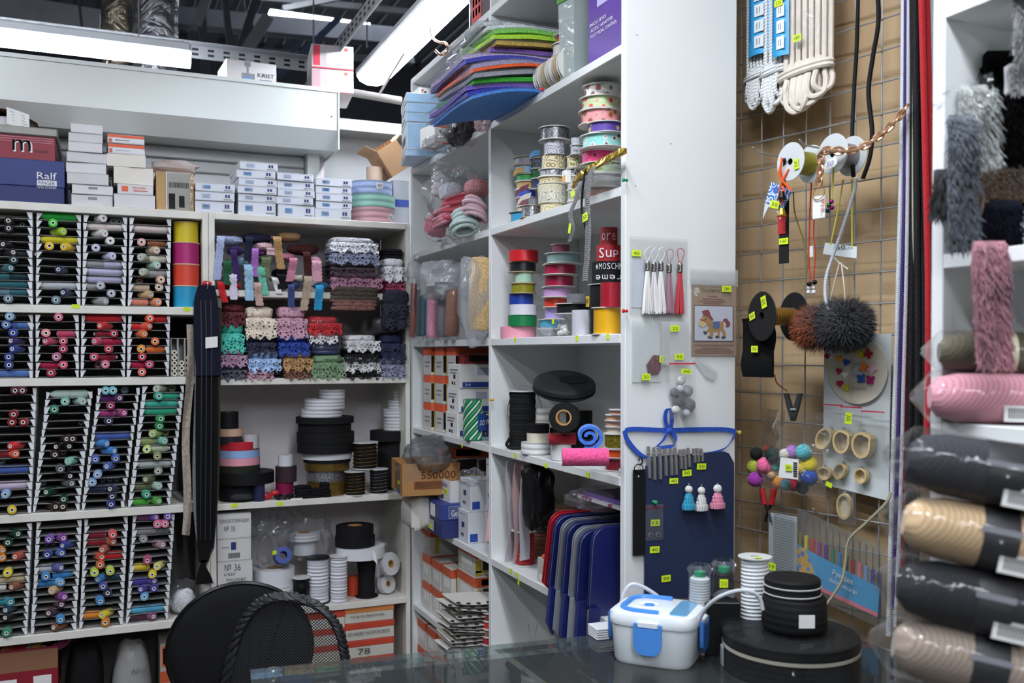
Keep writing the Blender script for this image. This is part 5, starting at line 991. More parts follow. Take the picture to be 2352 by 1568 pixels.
def braid(path,X,w,label,n=None,chain=True,m=None):
    P=bend([onX(x,y,X+dx) for x,y,dx in path],14);t=thing('silver_braid',P[0],label,'braid','hanging silver braids');m=m or mat('plain','d2d2d2',.3,metal=.7)
    B().strip(P,(0,-1,.0),w,.0015).obj('band',mat('glitter','d4d4d6',.4,gs=500),parent=t,smooth=True)
    if chain:
        for off in (-.36,.0,.36):
            b=B()
            for i in range(len(P)-1):
                c=P[i].lerp(P[i+1],.5)+V((-.002,-off*w,0));d=(P[i+1]-P[i]).normalized();b.blob(c,(.0022,w*.13,(P[i+1]-P[i]).length*.45),.9,0,1,1,6)
            b.obj('beading',m,parent=t,smooth=True,kind='stuff')
    return t
t=braid([(1400,375,.0),(1372,380,-.02),(1357,400,-.032),(1350,450,-.034),(1352,520,-.034),(1350,580,-.034),(1344,645,-.034)],.893,.017,'broad silver braid hanging from the printed reel shelf');pz=onX(1348,510,.855);sticker(pz+V((-.003,.01,0)),FRX,ZU,.021,.016,t,'50',rot=.15)
t=braid([(1345,405,.0),(1332,425,-.025),(1325,455,-.03),(1312,490,-.03),(1316,525,-.03),(1310,555,-.03)],.893,.012,'narrow silver braid bundle hanging beside the black cord');pz=onX(1318,455,.86);sticker(pz+V((-.003,.003,0)),FRX,ZU,.015,.013,t,None,rot=.3);pz=onX(1310,528,.86);sticker(pz+V((-.003,.003,-.006)),FRX,ZU,.01,.02,t,None,rot=-.25)
b=B();b.tube(bend([onX(1375,378,.89),onX(1348,388,.868),onX(1340,420,.862),onX(1336,480,.862),onX(1345,525,.862),onX(1352,545,.865)],8),.0022,6);b.obj('black_rope',BLACK,'thin black cord hanging between the two silver braids','cord',smooth=True)
def pin(p,n,h,label):p=V(p);t=thing('push_pin',p,label,'push pin');B().lathe([(.001,0),(.0035,0),(.0022,.003),(.0022,.006),(.004,.0075),(.004,.0095),(.001,.011)],12,p,axes(n)).obj('head',mat('plain',h,.35),parent=t,smooth=True);B().cyl(p,p-V(n).normalized()*.004,.0005,n=6).obj('needle',STEEL,parent=t)
pin(onX(1440,414,XF-.001)+V((0,0,0)),(-1,-.2,0),'1f8a5a','green push pin in the edge of the end panel');pin(onX(1440,714,XF-.001),(-1,-.2,0),'c82828','red push pin in the end panel beside the yellow reel');pin(onX(1247,207,XF-.001),(-1,-.5,.1),'c83038','red push pin in the shelf edge under the felt sheets');pin(onX(1133,918,XF-.001),(-1,-.3,0),'d8b020','yellow push pin in the divider edge')
# ---- fourth shelf: satin reels, lettered tapes
zs=ZR[3];g='satin reels on the ribbon unit'
stk(1200,.945,zs,[(34,25,sat('d0202a',.28),'red satin reel on top of the satin tower',0,3),(30,24,sat('1c1c20',.28),'black satin reel in the satin tower',1),(20,24,sat('a9cfb4',.3),'mint satin reel, the slimmest in the satin tower',1,4),(27,24,sat('8f8a1e',.3),'olive gold satin reel in the satin tower',1,2),(28,24,sat('1c3c94',.28),'blue satin reel in the satin tower',0,-2),(31,24,sat('dcdce4',.28),'white satin reel in the satin tower',0,2),(33,25,sat('177a44',.28),'green satin reel in the satin tower',0),(41,26,sat('ee9fb0',.28),'pink satin reel at the bottom of the satin tower',0,-9)],g,flm=KRAFT)
stk(1288,.985,zs+.02,[(20,22,sat('8c4a60',.4),'mauve reel on top of the crimson tower',1),(38,24,sat('8fb0ac',.35),'pale teal reel in the crimson tower',1,6),(36,24,sat('a81c44',.3),'crimson reel in the crimson tower',1),(33,26,sat('9c1440',.3),'dark crimson reel in the crimson tower',1,-4),(33,23,sat('c49ac8',.35),'lilac reel in the crimson tower',1,-8),(26,22,sat('e0402a',.3),'orange red reel in the crimson tower',1,-12),(22,26,sat('b0a0d8',.35),'lavender reel in the crimson tower',1,-16),(25,22,sat('4f9cb8',.3),'aqua reel at the bottom of the crimson tower',1,-24)],g)
stk(1322,.945,zs+.048,[(26,20,mat('plain','77777a',.6),'grey tape roll above the flat black roll',0,6),(38,24,mat('plain','131315',.6),'flat black tape roll leaning on the white reel',1,-6)],g)
p=onX(1398,640,.955)
for i,(hw,hp,h,lab,tx,th,fl) in enumerate(((60,57,'131315','wide black hem of the dark roll under the lettered tapes',None,None,1),(54,25,'141416','black tape roll with upside down white lettering','emer','e8e8e8',0),(54,24,'131315','black tape roll with white lettering and a star','★MOSCHM','e8e8e8',0),(40,38,'a81c24','red tape roll with white bold lettering','Sup','f0e8e8',0),(28,40,'8a1820','dark red tape roll with pale lettering on top','ore','d0a8a8',0))):
    z=zs+.106+pm((0,0,25,49,88)[i],p) if i else zs+.0005;r=pm(hw*.72,p);hh=pm(hp,p) if i else .104
    c=V((p.x,p.y,z));t=reel(c,r,hh,mat('plain',h,.6),lab,'tape roll','lettered tape rolls',fl=r*1.12 if fl else 0,flm=WP)
    if tx:
        a0=math.atan2(-c.y,-c.x);U=V((-sin(a0),cos(a0),0));nrm=V((cos(a0),sin(a0),0));N_=len(tx);cw=min(r*1.5/N_,hh*.62)
        for k,ch in enumerate(tx):
            if ch==' ':continue
            an=a0+(k-(N_-1)/2)*cw*1.12/r;nr=V((cos(an),sin(an),0));uu=V((-sin(an),cos(an),0));O=c+nr*r*1.004-uu*cw*.45+ZU*hh*(.22 if ch.isupper() or ch in '★' else .25)
            up=ZU
            if tx=='emer':O=c+nr*r*1.004+uu*cw*.45+ZU*hh*.72;uu=-uu;up=-ZU
            text(ch,O,uu,up,cw*.9,hh*(.6 if ch.isupper() or ch=='★' else .42),mat('plain',th,.5,var=0),t,off=.0012)
stk(1400,.925,zs+.068*0+.054,[(24,56,sat('a81c30',.3),'ruby red reel standing on the yellow reel',0,2)],g);
stk(1368,.93,zs+.054,[(11,34,sat('1f6a3a',.4),'slim green reel between the yellow mark and the ruby reel',0),],g)
stk(1396,.928,zs,[(32,62,sat('e0a81a',.3),'wide yellow satin reel at the shelf front',1)],g,flm=WP);stk(1338,.925,zs,[(26,58,sat('d0d0d8',.25),'wide silver white satin reel at the shelf front',0)],g)
pz=onX(1346,705,.903);plate(pz,FRX,ZU,.014,.022,mat('plain','d8b420',.5),None,'lettered_tag',label='small yellow tag with black letters beside the white reel',cat='tag');
tgo=[o for o in COL.objects if o.name.startswith('lettered_tag')][-1];text('FF',pz+V((-.0012,-.002,.005)),FRX,ZU,.01,.011,PRINT_K,tgo)
c=onX(1292,752,.925);b=B()
for i in range(9):b.blob(c+V((.004*(i % 2),.014*cos(i*2.4),-.012+.006*(i//3)+.002*sin(i))),(.0065,.0065,.0065),1,0,1,1,8)
wb=thing('bead_bag',c+V((0,0,-.02)),'small clear bag of white beads at the shelf front','bag');b.obj('beads',mat('plain','e8e6e0',.4),parent=wb,smooth=True,kind='stuff');B().blob(c+V((0,0,.004)),(.018,.026,.026),.8,.3,9,71,20).obj('clear_bag',FILM,parent=wb,smooth=True);sticker(c+V((-.02,.01,.008)),FRX,ZU,.01,.012,wb,None)
c=onX(1256,762,.915);b=B();b.blob(c,(.014,.024,.012),.8,.3,9,72,18);b.obj('clear_bag',GREYF,'small crumpled clear bag beside the pink satin reel','bag',smooth=True)
for x,y,k in ((1184,779,3),(1326,776,3),(1397,772,3),(1184,1045,4),(1254,1068,4),(1350,1090,4),(1174,1310,5),(1187,1319,5)):q=onX(x,y,XF);sticker(V((XF,q.y+.006,q.z-.006)),FRX,ZU,.011 if k==3 else .014,.011,SH4[k],'20' if k<5 else None)
q=onX(1191,1330,XF);sticker(V((XF,q.y+.004,q.z-.012)),FRX,ZU,.009,.016,SH4[5],None,rot=-.2)
# ---- fifth shelf
zs=ZR[4]+.0005
p=onX(1200,1035,.95);t=thing('elastic_reel',(p.x,p.y,zs),'tall black elastic reel with a white top flange','elastic reel');h_=pm(132,p);r=pm(31,p)
B().lathe([(.001,h_-.002),(r*1.15,h_-.002),(r*1.15,h_),(.001,h_)],28,(p.x,p.y,zs)).obj('flange',WP,parent=t,smooth=True);B().lathe([(.001,0),(r*1.05,0),(r*1.0,h_*.06)]+[(r*(.97+.025*sin(i*1.7)),h_*(.08+.9*i/24)) for i in range(25)]+[(.001,h_-.003)],28,(p.x,p.y,zs)).obj('elastic',BK,parent=t,smooth=True)
B().tube(bend([(p.x-r,p.y-.004,zs+.03),(p.x-r-.014,p.y-.012,zs+.012),(p.x-r-.004,p.y-.02,zs+.004),(p.x-r+.02,p.y-r,zs+.006)],6),.004,6).obj('loose_end',BK,parent=t,smooth=True)
c=onX(1205,945,.96);b=B();b.tube([c+V((.045*cos(a*pi/14)*.6,-.045*cos(a*pi/14),.07*sin(a*pi/14)-.005)) for a in range(-5,20)],.0012,6);b.obj('wire_hoop',STEEL,'thin steel hoop leaning behind the black elastic reel','hoop',smooth=True)
p=onX(1256,985,1.0);b=B();b.lathe([(.001,0),(.034,0),(.03,.05),(.026,.1),(.001,.1)],24,(p.x,p.y,zs));b.obj('white_elastic_roll',mat('thread','d5d2cc',.7,ws=18),'white elastic roll behind the black reel','elastic reel',smooth=True)
dc=atd(1296,884,2.12);dk=thing('foam_disc',dc,'large flat black disc lying tilted over the elastic rolls','disc');R=axes((-.12,-.36,1))
MBK=mat('plain','1b1d1e',.45,var=.1);B().lathe([(.001,.013),(.06,.012),(.069,.007),(.071,.002),(.071,-.003),(.066,-.004),(.0665,-.006),(.071,-.007),(.071,-.0105),(.066,-.014),(.001,-.016)],40,dc,R).obj('body',MBK,parent=dk,smooth=True)
B().lathe([(.001,.0145),(.022,.014),(.024,.0125)],24,dc+R@ V((.02,.0,.0)),R,sx=1.4).obj('label_patch',mat('plain','0e0e0f',.3),parent=dk)
reel(atd(1300,958,2.06),.032,.03,mat('plain','101011',.7),'black elastic roll on its side showing a white core','elastic reel',fl=0,ax=axes((-.6,-.8,.05)),core=.55)
p=onX(1288,1000,.985);stk(1290,.985,zs,[(26,58,BK,'tall black roll supporting the black disc',0,0),],None);stk(1330,1.03,zs,[(30,96,mat('plain','0f0f10',.7),'black roll standing under the rim of the black disc',0)],None)
stk(1236,.93,zs,[(26,20,mat('fabric','151516',.8),'black lace roll above the cream roll',0),(26,22,sat('e0d8c2',.5),'cream tape roll at the shelf front',0),(35,26,mat('thread','dedddb',.6,ws=24),'white tape roll at the shelf front',0,-4)],'small tape rolls at the shelf front',jit=0)
stk(1288,.925,zs,[(24,40,SCR('dcdcda','b8b8b8',200),'white drum with a dotted band at the shelf front',0)],None)
def felt(px,py,d,r,L,h,label,axd,sy=1.0):
    c=atd(px,py,d);a=V(axd).normalized();t=thing('felt_roll',c-ZU*r,label,'felt roll','felt rolls on the ribbon unit');m=mat('fabric',h,.85);R=axes(a);n=60;th=.0115
    pts=[(r*(.3+.7*i/n)*cos(i*2*pi*1.8/n),r*(.3+.7*i/n)*sin(i*2*pi*1.8/n)) for i in range(n+1)];b=B()
    def pt(x,y,z):return c+R@ V((x*1.15,y*sy,z))
    vs=[]
    for i,(x,y) in enumerate(pts):
        k=1-th/2/max(1e-4,sqrt(x*x+y*y));vs+= [pt(x,y,-L/2),pt(x,y,L/2),pt(x*k,y*k,L/2),pt(x*k,y*k,-L/2)]
    b.add(vs,[(i*4+j,i*4+(j+1) % 4,i*4+4+(j+1) % 4,i*4+4+j) for i in range(n) for j in range(4)]);b.obj('felt',m,parent=t,smooth=True);return t
felt(1352,1000,1.83,.026,.06,'3f76d6','blue felt roll lying on the pink roll',(.45,.9,0));felt(1344,1047,1.80,.0195,.088,'e8578f','pink felt roll at the shelf front',(1,-.42,0));felt(1290,1006,2.07,.015,.06,'8c1624','dark red felt roll on the white drum',(1,-.3,0))
stk(1416,.945,zs,[(22,12,sat('b07a5c',.5),'thin tan reel on top of the end stack',1,8),(24,14,sat('c89a70',.5),'thin beige reel in the end stack',1,2),(24,14,sat('d8a890',.5),'thin peach reel in the end stack',1),(22,14,sat('c8b8a0',.5),'thin cream reel in the end stack',1),(26,34,mat('glitter','b8a83a',.4),'yellow green glitter reel in the end stack',1),(26,20,sat('d8541c',.3),'orange satin reel in the end stack',1),(26,30,sat('7a1826',.3),'maroon satin reel at the bottom of the end stack',1)],'end stack of reels',flm=WP)
cb(.905,onX(1432,1085,.905).y,.02,.02,.014,zs,0,PAPER,'tiny white carton at the shelf corner by the end panel')
# ---- sixth shelf: folders, reels, leaning bags
zs=ZR[5]+.0005
for i,(x0,x1,h,lab) in enumerate(((1141,1160,'d0ced4','white sheet of film leaning against the divider'),(1160,1172,'d8b4b2','pink strip of film leaning against the divider'),(1170,1192,'dcdce4','second white film pack leaning at the front'))):
    p=onX((x0+x1)/2,1288,.905);q=onX((x0+x1)/2+8,1058,.905);q.z=min(q.z,ZR[4]-.03);b=B();w_=.03;
    b.grid(lambda u,v:p.lerp(q,v)+V((.01+.03*u+.004*sin(v*6+i),-.008*sin(v*5)*1+.012*(u-.5),0)),5,12);b.grid(lambda u,v:p.lerp(q,v)+V((.01+.03*u+.004*sin(v*6+i),.006-.008*sin(v*5)*1+.012*(u-.5),0)),5,12)
    b.grid(lambda u,v:p.lerp(q,v)+V((.01+.004*sin(v*6+i),.006*u-.008*sin(v*5)-.006,0)),2,12);b.obj('film_pack',mat('film',h,.2,milk=.8),lab,'film pack',smooth=True)
bag(1238,1140,2.22,.032,.045,.075,'black plastic bag standing behind the red cord reel',81,mat('plain','0e0e10',.35,bump=.6,ns=20),.3,.6,'black_bag')
def rodreel(px,yb,yt,X,rf,rb,m,lab,z0,flm=WP,bot=True):
    p=onX(px,yb,X);h=pm(yb-yt,p);t=thing('cord_reel',(p.x,p.y,z0),lab,'cord reel')
    R1,r=pm(rf,p),pm(rb,p)
    for k,z in enumerate((0,h-.002)):
        if bot or k:B().lathe([(.006,z),(R1,z),(R1,z+.002),(.006,z+.002),(.006,z)],30,(p.x,p.y,z0),caps=False).obj('flange',flm,parent=t,smooth=True)
    q=36;B().lathe([(.0065,.002)]+[(r*(1+.045*sin(i*1.5)),.003+(h-.006)*i/q) for i in range(q+1)]+[(.0065,h-.002)],26,(p.x,p.y,z0),caps=False).obj('cord',m,parent=t,smooth=True);return t
rodreel(1206,1293,1214,.952,32,22,mat('thread','b01a24',.6,ws=30),'red cord reel with white flanges',zs);rodreel(1240,1275,1200,1.02,34,20,mat('thread','8a5a44',.6,ws=30),'brown cord reel with a white flange behind the red one',zs)
rodreel(1285,1250,1128,1.07,46,30,mat('thread','c89a84',.6,ws=24),'large tan cord reel at the back of the folder shelf',zs,KRAFT)
p=onX(1256,1352,.908);cb(.908,p.y,.07,.05,.055,zs,0,mat('plain','c9c4b8',.65,var=.1),'small worn white carton beside the red folder',open_top=True,prints=[('L',.2,.1,.6,.35,'#',PAPER)]);b=B();b.box(.915,.965,p.y+.006,p.y+.04,zs+.055,zs+.062);b.obj('orange_packet',ORANGE,'orange packet lying on the worn white carton','packet')
def folder(x0b,x0t,yb,yt,y_,m,lab,lean,Ln,grp='folders leaning on the shelf',t_=.004):
    """file standing in the shelf, spine to the aisle: slab in the X-Z plane leaning along Y"""
    T=Matrix.Translation((XF-.045,y_,zs-.0+.001))@ Matrix.Rotation(lean,4,'X')
    return T
FY=[(1.865,'a51a26','red folder leaning first in the row of folders'),(1.835,'1b2664','blue folder next to the red one'),(1.80,'7a7d84','grey folder between two blue ones'),(1.77,'1b2664','blue folder in the middle of the row'),(1.735,'868a90','grey folder next to the last blue one'),(1.705,'1b2664','blue folder second to last in the row'),(1.65,'182260','large blue folder lying foremost against the end panel')]
for i,(y_,h,lab) in enumerate(FY):
    t=thing('document_folder',(1.0,y_,zs),lab,'folder','document folders');lean=radians(14-i*1.2);ht=.185-.004*i+(.02 if i==6 else 0);xo=.875-.0*i;rc=.03
    T=Matrix.Translation((xo,y_,zs+.0015))@ Matrix.Rotation(lean*-1*-1,4,'X')
    z0=0 if i==0 else-.085+.02*0
    out=[(.02,0),(.24,0),(.24,ht),(rc,ht)]+[(rc-rc*sin(a*pi/12),ht-rc+rc*cos(a*pi/12)) for a in range(1,6)]+[(0,ht-rc),(0,.02)]
    m=mat('plain',h,.35,var=.05);b=B(T);b.prism(out,(0,.004,0),(1,0,0),(0,0,1),.003);b.prism(out,(0,-.006,0),(1,0,0),(0,0,1),.003);b.obj('cover',m,parent=t)
    b=B(T);b.prism([(u*.985+.003,v*.98+.001) for u,v in out],(0,.0005,0),(1,0,0),(0,0,1),.006);b.obj('pages',mat('plain','a9aaa6' if i else '9a2a30',.6),parent=t)
    if i>0:
        lip=[(0,.02),(.018,.02),(.014,-.05-.006*i),(.004,-.075-.008*i),(-.008,-.05-.006*i)]
        b=B(Matrix.Translation((XF-.026,y_-.002,zs)));b.prism(lip,(0,-.006,0),(1,0,0),(0,0,1),.014);b.obj('flap',m,parent=t)
b=B();b.box(.93,1.13,1.60,1.80,zs+.212,zs+.218);o=b.obj('spotted_sheet',mat('scroll','e2dcdc',.5,h2='c03a50',h3='5a4a7a',gs=45),'white sheet with coloured spots lying on the folders','sheet');bag(1385,1145,1.95,.075,.07,.022,'clear bag lying on the spotted sheet',85,FILM,.3);B().box(.94,1.12,1.60,1.79,zs+.2185,zs+.228).obj('purple_sheet',mat('plain','6a4a98',.5),'purple sheet under the clear bag','sheet')
# ---- below: bag of wooden rings on a torn carton
zl=ZR[6]+.0005;c=V((.93,2.03,zl+.055));t=thing('ring_bag',(c.x,c.y,zl),'clear bag of wooden rings standing on a torn carton','bag')
for i in range(7):
    cc=c+V((-.02+.014*cos(i*1.3),.032*sin(i*1.9),-.012+.008*(i % 3)));b=B();R=axes((-.6,sin(i*2),.5));b.tube([cc+R@ V((.02*cos(a*pi/8),.02*sin(a*pi/8),0)) for a in range(16)],.0042,6,True);b.obj('ring',mat('ply','d0a888',.5),parent=t,smooth=True)
B().blob(c,(.052,.058,.05),.85,.35,9,91,26).obj('clear_bag',FILM,parent=t,smooth=True);B().lathe([(.02,0),(.006,.02),(.01,.045),(.012,.06)],12,c+V((0,.0,.042)),caps=False).obj('bag_neck',FILM,parent=t,smooth=True);sticker(c+V((-.056,.0,.006)),FRX,ZU,.026,.02,t,'170')
cb(.885,1.97,.12,.13,.003,zl-.0002+.0003,.1,CARD,'torn piece of brown carton under the bag of rings');cb(.95,1.75,.18,.2,.09,zl,0,mat('plain','3c3d3a',.6),'dark grey carton on the lower shelf of the ribbon unit');cb(.93,1.78,.18,.3,.1,.3985,0,mat('plain','6a6c6a',.6),'grey carton on the lowest shelf of the ribbon unit')
cb(.93,1.60,.16,.14,.15,zl,0,mat('plain','8c8a70',.6),'khaki carton on the lower shelf behind the end panel')
# ---- top: felt sheets in bags, reels, tub, purple carton
zs=ZR[1]+.0005;gr='bagged felt sheets'
LAY=[('2f7fd0','bright blue'),('2f3a94','deep blue'),('6a4aa8','purple'),('38a02c','green'),('8f8f96','grey'),('dc5a2c','orange'),('8f92b0','slate'),('3f3f98','indigo'),('b8a8c4','mauve'),('7a5aa0','violet'),('b89a3a','mustard'),('a6d63a','lime'),('7ec850','leaf green'),('cfd6d2','white'),('c4c8c8','pale grey')]
zf=zs
for i,(h,nm) in enumerate(LAY):
    t_=.012 if i not in (0,5) else .008;ya,yb_=1.93+.012*random.random()+.004*i,2.205-.006*random.random();xa=.735+.02*random.random()+(.0 if i<9 else .06);xb=1.13
    th=thing('felt_sheet_pack',(.95,2.04,zf),f'{nm} felt sheet pack, {ordn(i)} from the bottom of the bagged pile','felt',gr);rd=random.Random(i)
    def fn(u,v,o=0):x=xa+u*(xb-xa);dr=max(0,(XF-x));return (x,ya+v*(yb_-ya)+.02*(1-u)*sin(i),zf+o-dr*dr*.85*(1-.03*i)-dr*.05+.004*sin(u*6+v*4+i))
    b=B();b.grid(lambda u,v:fn(u,v,t_*.8),12,5);b.grid(lambda u,v:fn(u,v,0.0),12,5);n1=12
    for vv in (0,1):b.grid(lambda u,v,vv=vv:fn(u,vv,v*t_*.8),12,2)
    b.grid(lambda u,v:fn(0,u,v*t_*.8),5,2);b.obj('felt',mat('fabric',h,.85),parent=th,smooth=True)
    if i % 2==0:
        b=B();b.grid(lambda u,v:V(fn(u*1.05-.06,v*1.02-.01,t_*.9))+V((0,-.004,.002*noise.noise(V((u*9,v*9,i))))),16,8);b.grid(lambda u,v:V(fn(-.06+.06*v+.004*sin(u*20),u,t_*(.9-.9*v)))+V((-.006*noise.noise(V((u*12,v*5,i))),0,0)),10,4);b.grid(lambda u,v:V(fn(u*1.05-.06,-.03,t_*(.9-v)))+V((0,-.004*noise.noise(V((u*15,v*3,i))),0)),16,3);b.obj('clear_bag',FILM,parent=th,smooth=True)
    zf+= t_+.0006
WRAP=mat('film','eef0f2',.1,milk=.16,ns=30)
for i,(px,py,d,a,b_,c_,lab) in enumerate(((1072,205,2.28,.05,.09,.03,'crumpled clear sleeve ends of the felt sheets, lower front'),(1085,150,2.27,.05,.09,.03,'crumpled clear sleeve ends of the felt sheets, middle front'),(1130,95,2.24,.06,.09,.022,'crumpled clear sleeve on top of the felt sheets'))):bag(px,py,d,a,b_,c_,lab,101+i,WRAP,.4)
for i in range(8):
    p=onX(1243+i*9,190-i*4,.925);h=['8a8680','dcdcd8','9a9488','c9c6bc','77726a','d8d8d4','b89a4a','8f8a80'][i]
    reel((.927,p.y,zs+.0365),.032,.0085,sat(h,.5),f'{cname(h)} ribbon reel on edge, {ordn(i)} in the row beside the felt sheets',group='ribbon reels on edge',fl=.036,flm=WFL if i % 3 else KRAFT,ax=axes((.15,-1,0)),t=.001)
p=onX(1283,120,.93);reel((.945,p.y,zs+.0735),.026,.026,sat('c8c4bc',.5),'white reel lying on the row of reels',fl=.03);reel((.945,p.y-.004,zs+.1),.018,.02,sat('d8402c',.4),'orange red reel lying above the white one',fl=.026);reel((.95,p.y-.01,zs+.1205),.02,.03,sat('8a7a5c',.5),'kraft reel on top of the pile of reels',fl=.025,flm=KRAFT)
p=onX(1325,150,.935);tb=thing('storage_tub',(p.x,p.y,zs),'tapered translucent tub with a green lid','tub');b=B();
b.lathe([(.001,0),(.024,0),(.032,.16),(.034,.16),(.026,-.0)],4,(p.x,p.y,zs),rotz(pi/4));B().lathe([(.001,0),(.036,0),(.041,.165),(.038,.165),(.034,.004),(.001,.004)],4,(p.x,p.y,zs),rotz(pi/4+.15)).obj('body',mat('film','c9d4d0',.2,milk=.45),parent=tb);B().lathe([(.001,0),(.044,0),(.044,.012),(.001,.012)],4,(p.x,p.y,zs+.1655),rotz(pi/4+.15)).obj('lid',mat('plain','5a8c3c',.4),parent=tb);B().lathe([(.001,0),(.028,0),(.032,.12),(.001,.12)],4,(p.x,p.y,zs+.005),rotz(pi/4+.15)).obj('contents',mat('fabric','9aa69a',.8),parent=tb)
PUR=mat('plain','5a2f98',.4,var=.25,ns=6);yl=onX(1351,130,.915).y;LAV=mat('plain','b9b4e0',.4)
cb(.915,1.572,.2,yl-1.572,.264,zs,0,PUR,'tall purple appliance carton beside the end panel',prints=[('L',.06,.30,.5,.325,'INCLUDES',PW),('L',.08,.255,.68,.28,'AC/DC ADAPTER',PW),('L',.08,.21,.78,.235,'FOOT PEDAL CONTROL',PW),('L',.25,.42,.98,.62,'#',LAV,'printed_picture'),('L',.55,.62,.95,.98,'#',mat('plain','8f8ad0',.4),'printed_picture'),('L',.25,.6,.55,.68,'#',mat('plain','4a4a78',.4),'printed_picture')])
# ------------------------------------------------------------------ goods pinned to the white end panel (plane Y = YP)
def pn(x,y,off=.001):return onY(x,y,YP-off)
def prect(x0,y0,x1,y1,m,parent,name,off=.001,t=.0008,**k):
    a,b_=pn(x0,y1,off),pn(x1,y1,off);h=pn((x0+x1)/2,y0,off).z-a.z;return plate(a,XU,ZU,b_.x-a.x,h,m,parent,name,t=t,**k)
def pstick(x0,y0,x1,y1,parent,txt=None,off=.004,rot=0):a,b_=pn(x0,y1,off),pn(x1,y1,off);return sticker(a,XU,ZU,b_.x-a.x,pn(x0,y0,off).z-a.z,parent,txt,rot)
def polyp(pts,off,m,parent,name,t=.0006):O=pn(pts[0][0],pts[0][1],off);return B().prism([(pn(x,y,off).x-O.x,pn(x,y,off).z-O.z) for x,y in pts],O,XU,ZU,t).obj(name,m,parent=parent)
CLEAR=mat('film','f4f6f6',.12,ns=26);CLR2=mat('film','eceeee',.15,milk=.22,ns=20)
for x,y in ((1463,81),(1460,427),(1541,330)):B().lathe([(.0012,0),(.001,.0004)],8,pn(x,y,0),axes((0,-1,0))).obj('screw_hole',PRINT_K,parent=u4)
t=thing('tassel_pack',pn(1512,725),'clear bag with a white backing card for the five tassels','bag');prect(1450,597,1516,706,mat('plain','dfe4ee',.6),t,'backing_card');prect(1446,545,1578,720,CLEAR,t,'clear_bag',.003,.0006);pstick(1451,574,1472,588,t,'40')
for i,(x,yc,h,nm,x2) in enumerate(((1487,611,'e6e2de','white tassel nearest the backing card edge',1485),(1502,613,'e2dedb','white tassel second in the row of five',1505),(1518,612,'e8e5e2','white tassel in the middle of the row of five',1519),(1537,616,'9a7484','mauve tassel between the white and red ones',1538),(1562,615,'b83440','red tassel at the end of the row of five',1560))):
    t=thing('tassel',pn(x2,722,.012),nm,'tassel','hanging tassels');c=pn(x,yc,.013);r=pm(6.6,c);hh=pm(11,c)
    B().lathe([(r*.7,-hh)]+[(r*(1 if j % 2 else .9),-hh+2*hh*j/9) for j in range(1,9)]+[(r*.7,hh)],16,c).obj('metal_cap',mat('plain','8d8a86',.25,metal=.9,bump=.4,ns=300),parent=t,smooth=True)
    b=B();rd=random.Random(i);top=c-ZU*hh;L=(c-ZU*hh).z-pn(x,720,.013).z
    for s in range(60):
        a=rd.uniform(0,2*pi);q=sqrt(rd.random());e=top+V((q*cos(a)*pm(13,c)+pm(x2-x,c),q*sin(a)*.007,-L*rd.uniform(.93,1.02)));m0=top.lerp(e,.5)+V((rd.uniform(-.001,.001)+q*cos(a)*.002,0,0));b.tube([top+V((q*cos(a)*r*.6,q*sin(a)*r*.6,0)),m0,e],.0008,4)
    b.obj('fringe',mat('plain',h,.6,var=.15),parent=t,smooth=True,kind='stuff')
    lp=bend([c+ZU*hh+V((-.001,0,0)),c+V((-.006,.0,.025+.002*i)),c+V((.004,-.002,.036)),c+V((.009,0,.026)),c+ZU*hh+V((.001,0,0))],6);B().tube(lp,.0008,5).obj('hanging_loop',mat('plain',h if i>2 else 'd8d8d6',.6),parent=t,smooth=True)
t=thing('embroidery_kit',pn(1640,818),'kraft embroidery kit with a pony picture in a clear bag','embroidery kit');KF=mat('plain','a98e72',.7,var=.07);BR=mat('plain','5a3a28',.7,var=0)
prect(1588,653,1689,817,KF,t,'kraft_card',.002);prect(1585,618,1694,655,CLR2,t,'bag_header',.004,.001);prect(1586,640,1692,820,CLEAR,t,'clear_bag',.0075,.0004)
prect(1593,701,1684,784,BR,t,'picture_border',.003);prect(1595,703,1682,782,mat('plain','d9dbe8',.6),t,'picture_ground',.0038)
GRN=mat('plain','3a4a1c',.7,var=0);o=pn(1609,672,.003);text('Локубница',o,XU,ZU,pm(54,o),pm(11,o),GRN,t)
for x0,x1,y in ((1626,1646,681),(1613,1661,687),(1607,1667,692),(1615,1659,697),(1594,1685,793),(1612,1668,799),(1600,1678,803),(1594,1684,807),(1596,1684,811)):prect(x0,y-1.6,x1,y+.6,mat('plain','8a5a48',.7,var=0),t,'printed_line',.003,.0004)
b=B();b.lathe([(.001,0),(.0062,0),(.0062,.0006),(.001,.0006)],20,pn(1600,670,.003),axes((0,-1,0)),sy=1.4);b.obj('round_logo',mat('scroll','d9d4c4',.6,h2='c87a3a',h3='5a8a7a',gs=200),parent=t)
TAN,DRD,BLU,HOF,CRM=mat('plain','b98a4a',.6,var=.05),mat('plain','8a2230',.6,var=0),mat('plain','3f6aa8',.6,var=0),mat('plain','1f2733',.6,var=0),mat('plain','dcc98e',.6,var=0)
def Z(pts):return [(1580+x/6.82,600+y/6.82) for x,y in pts]
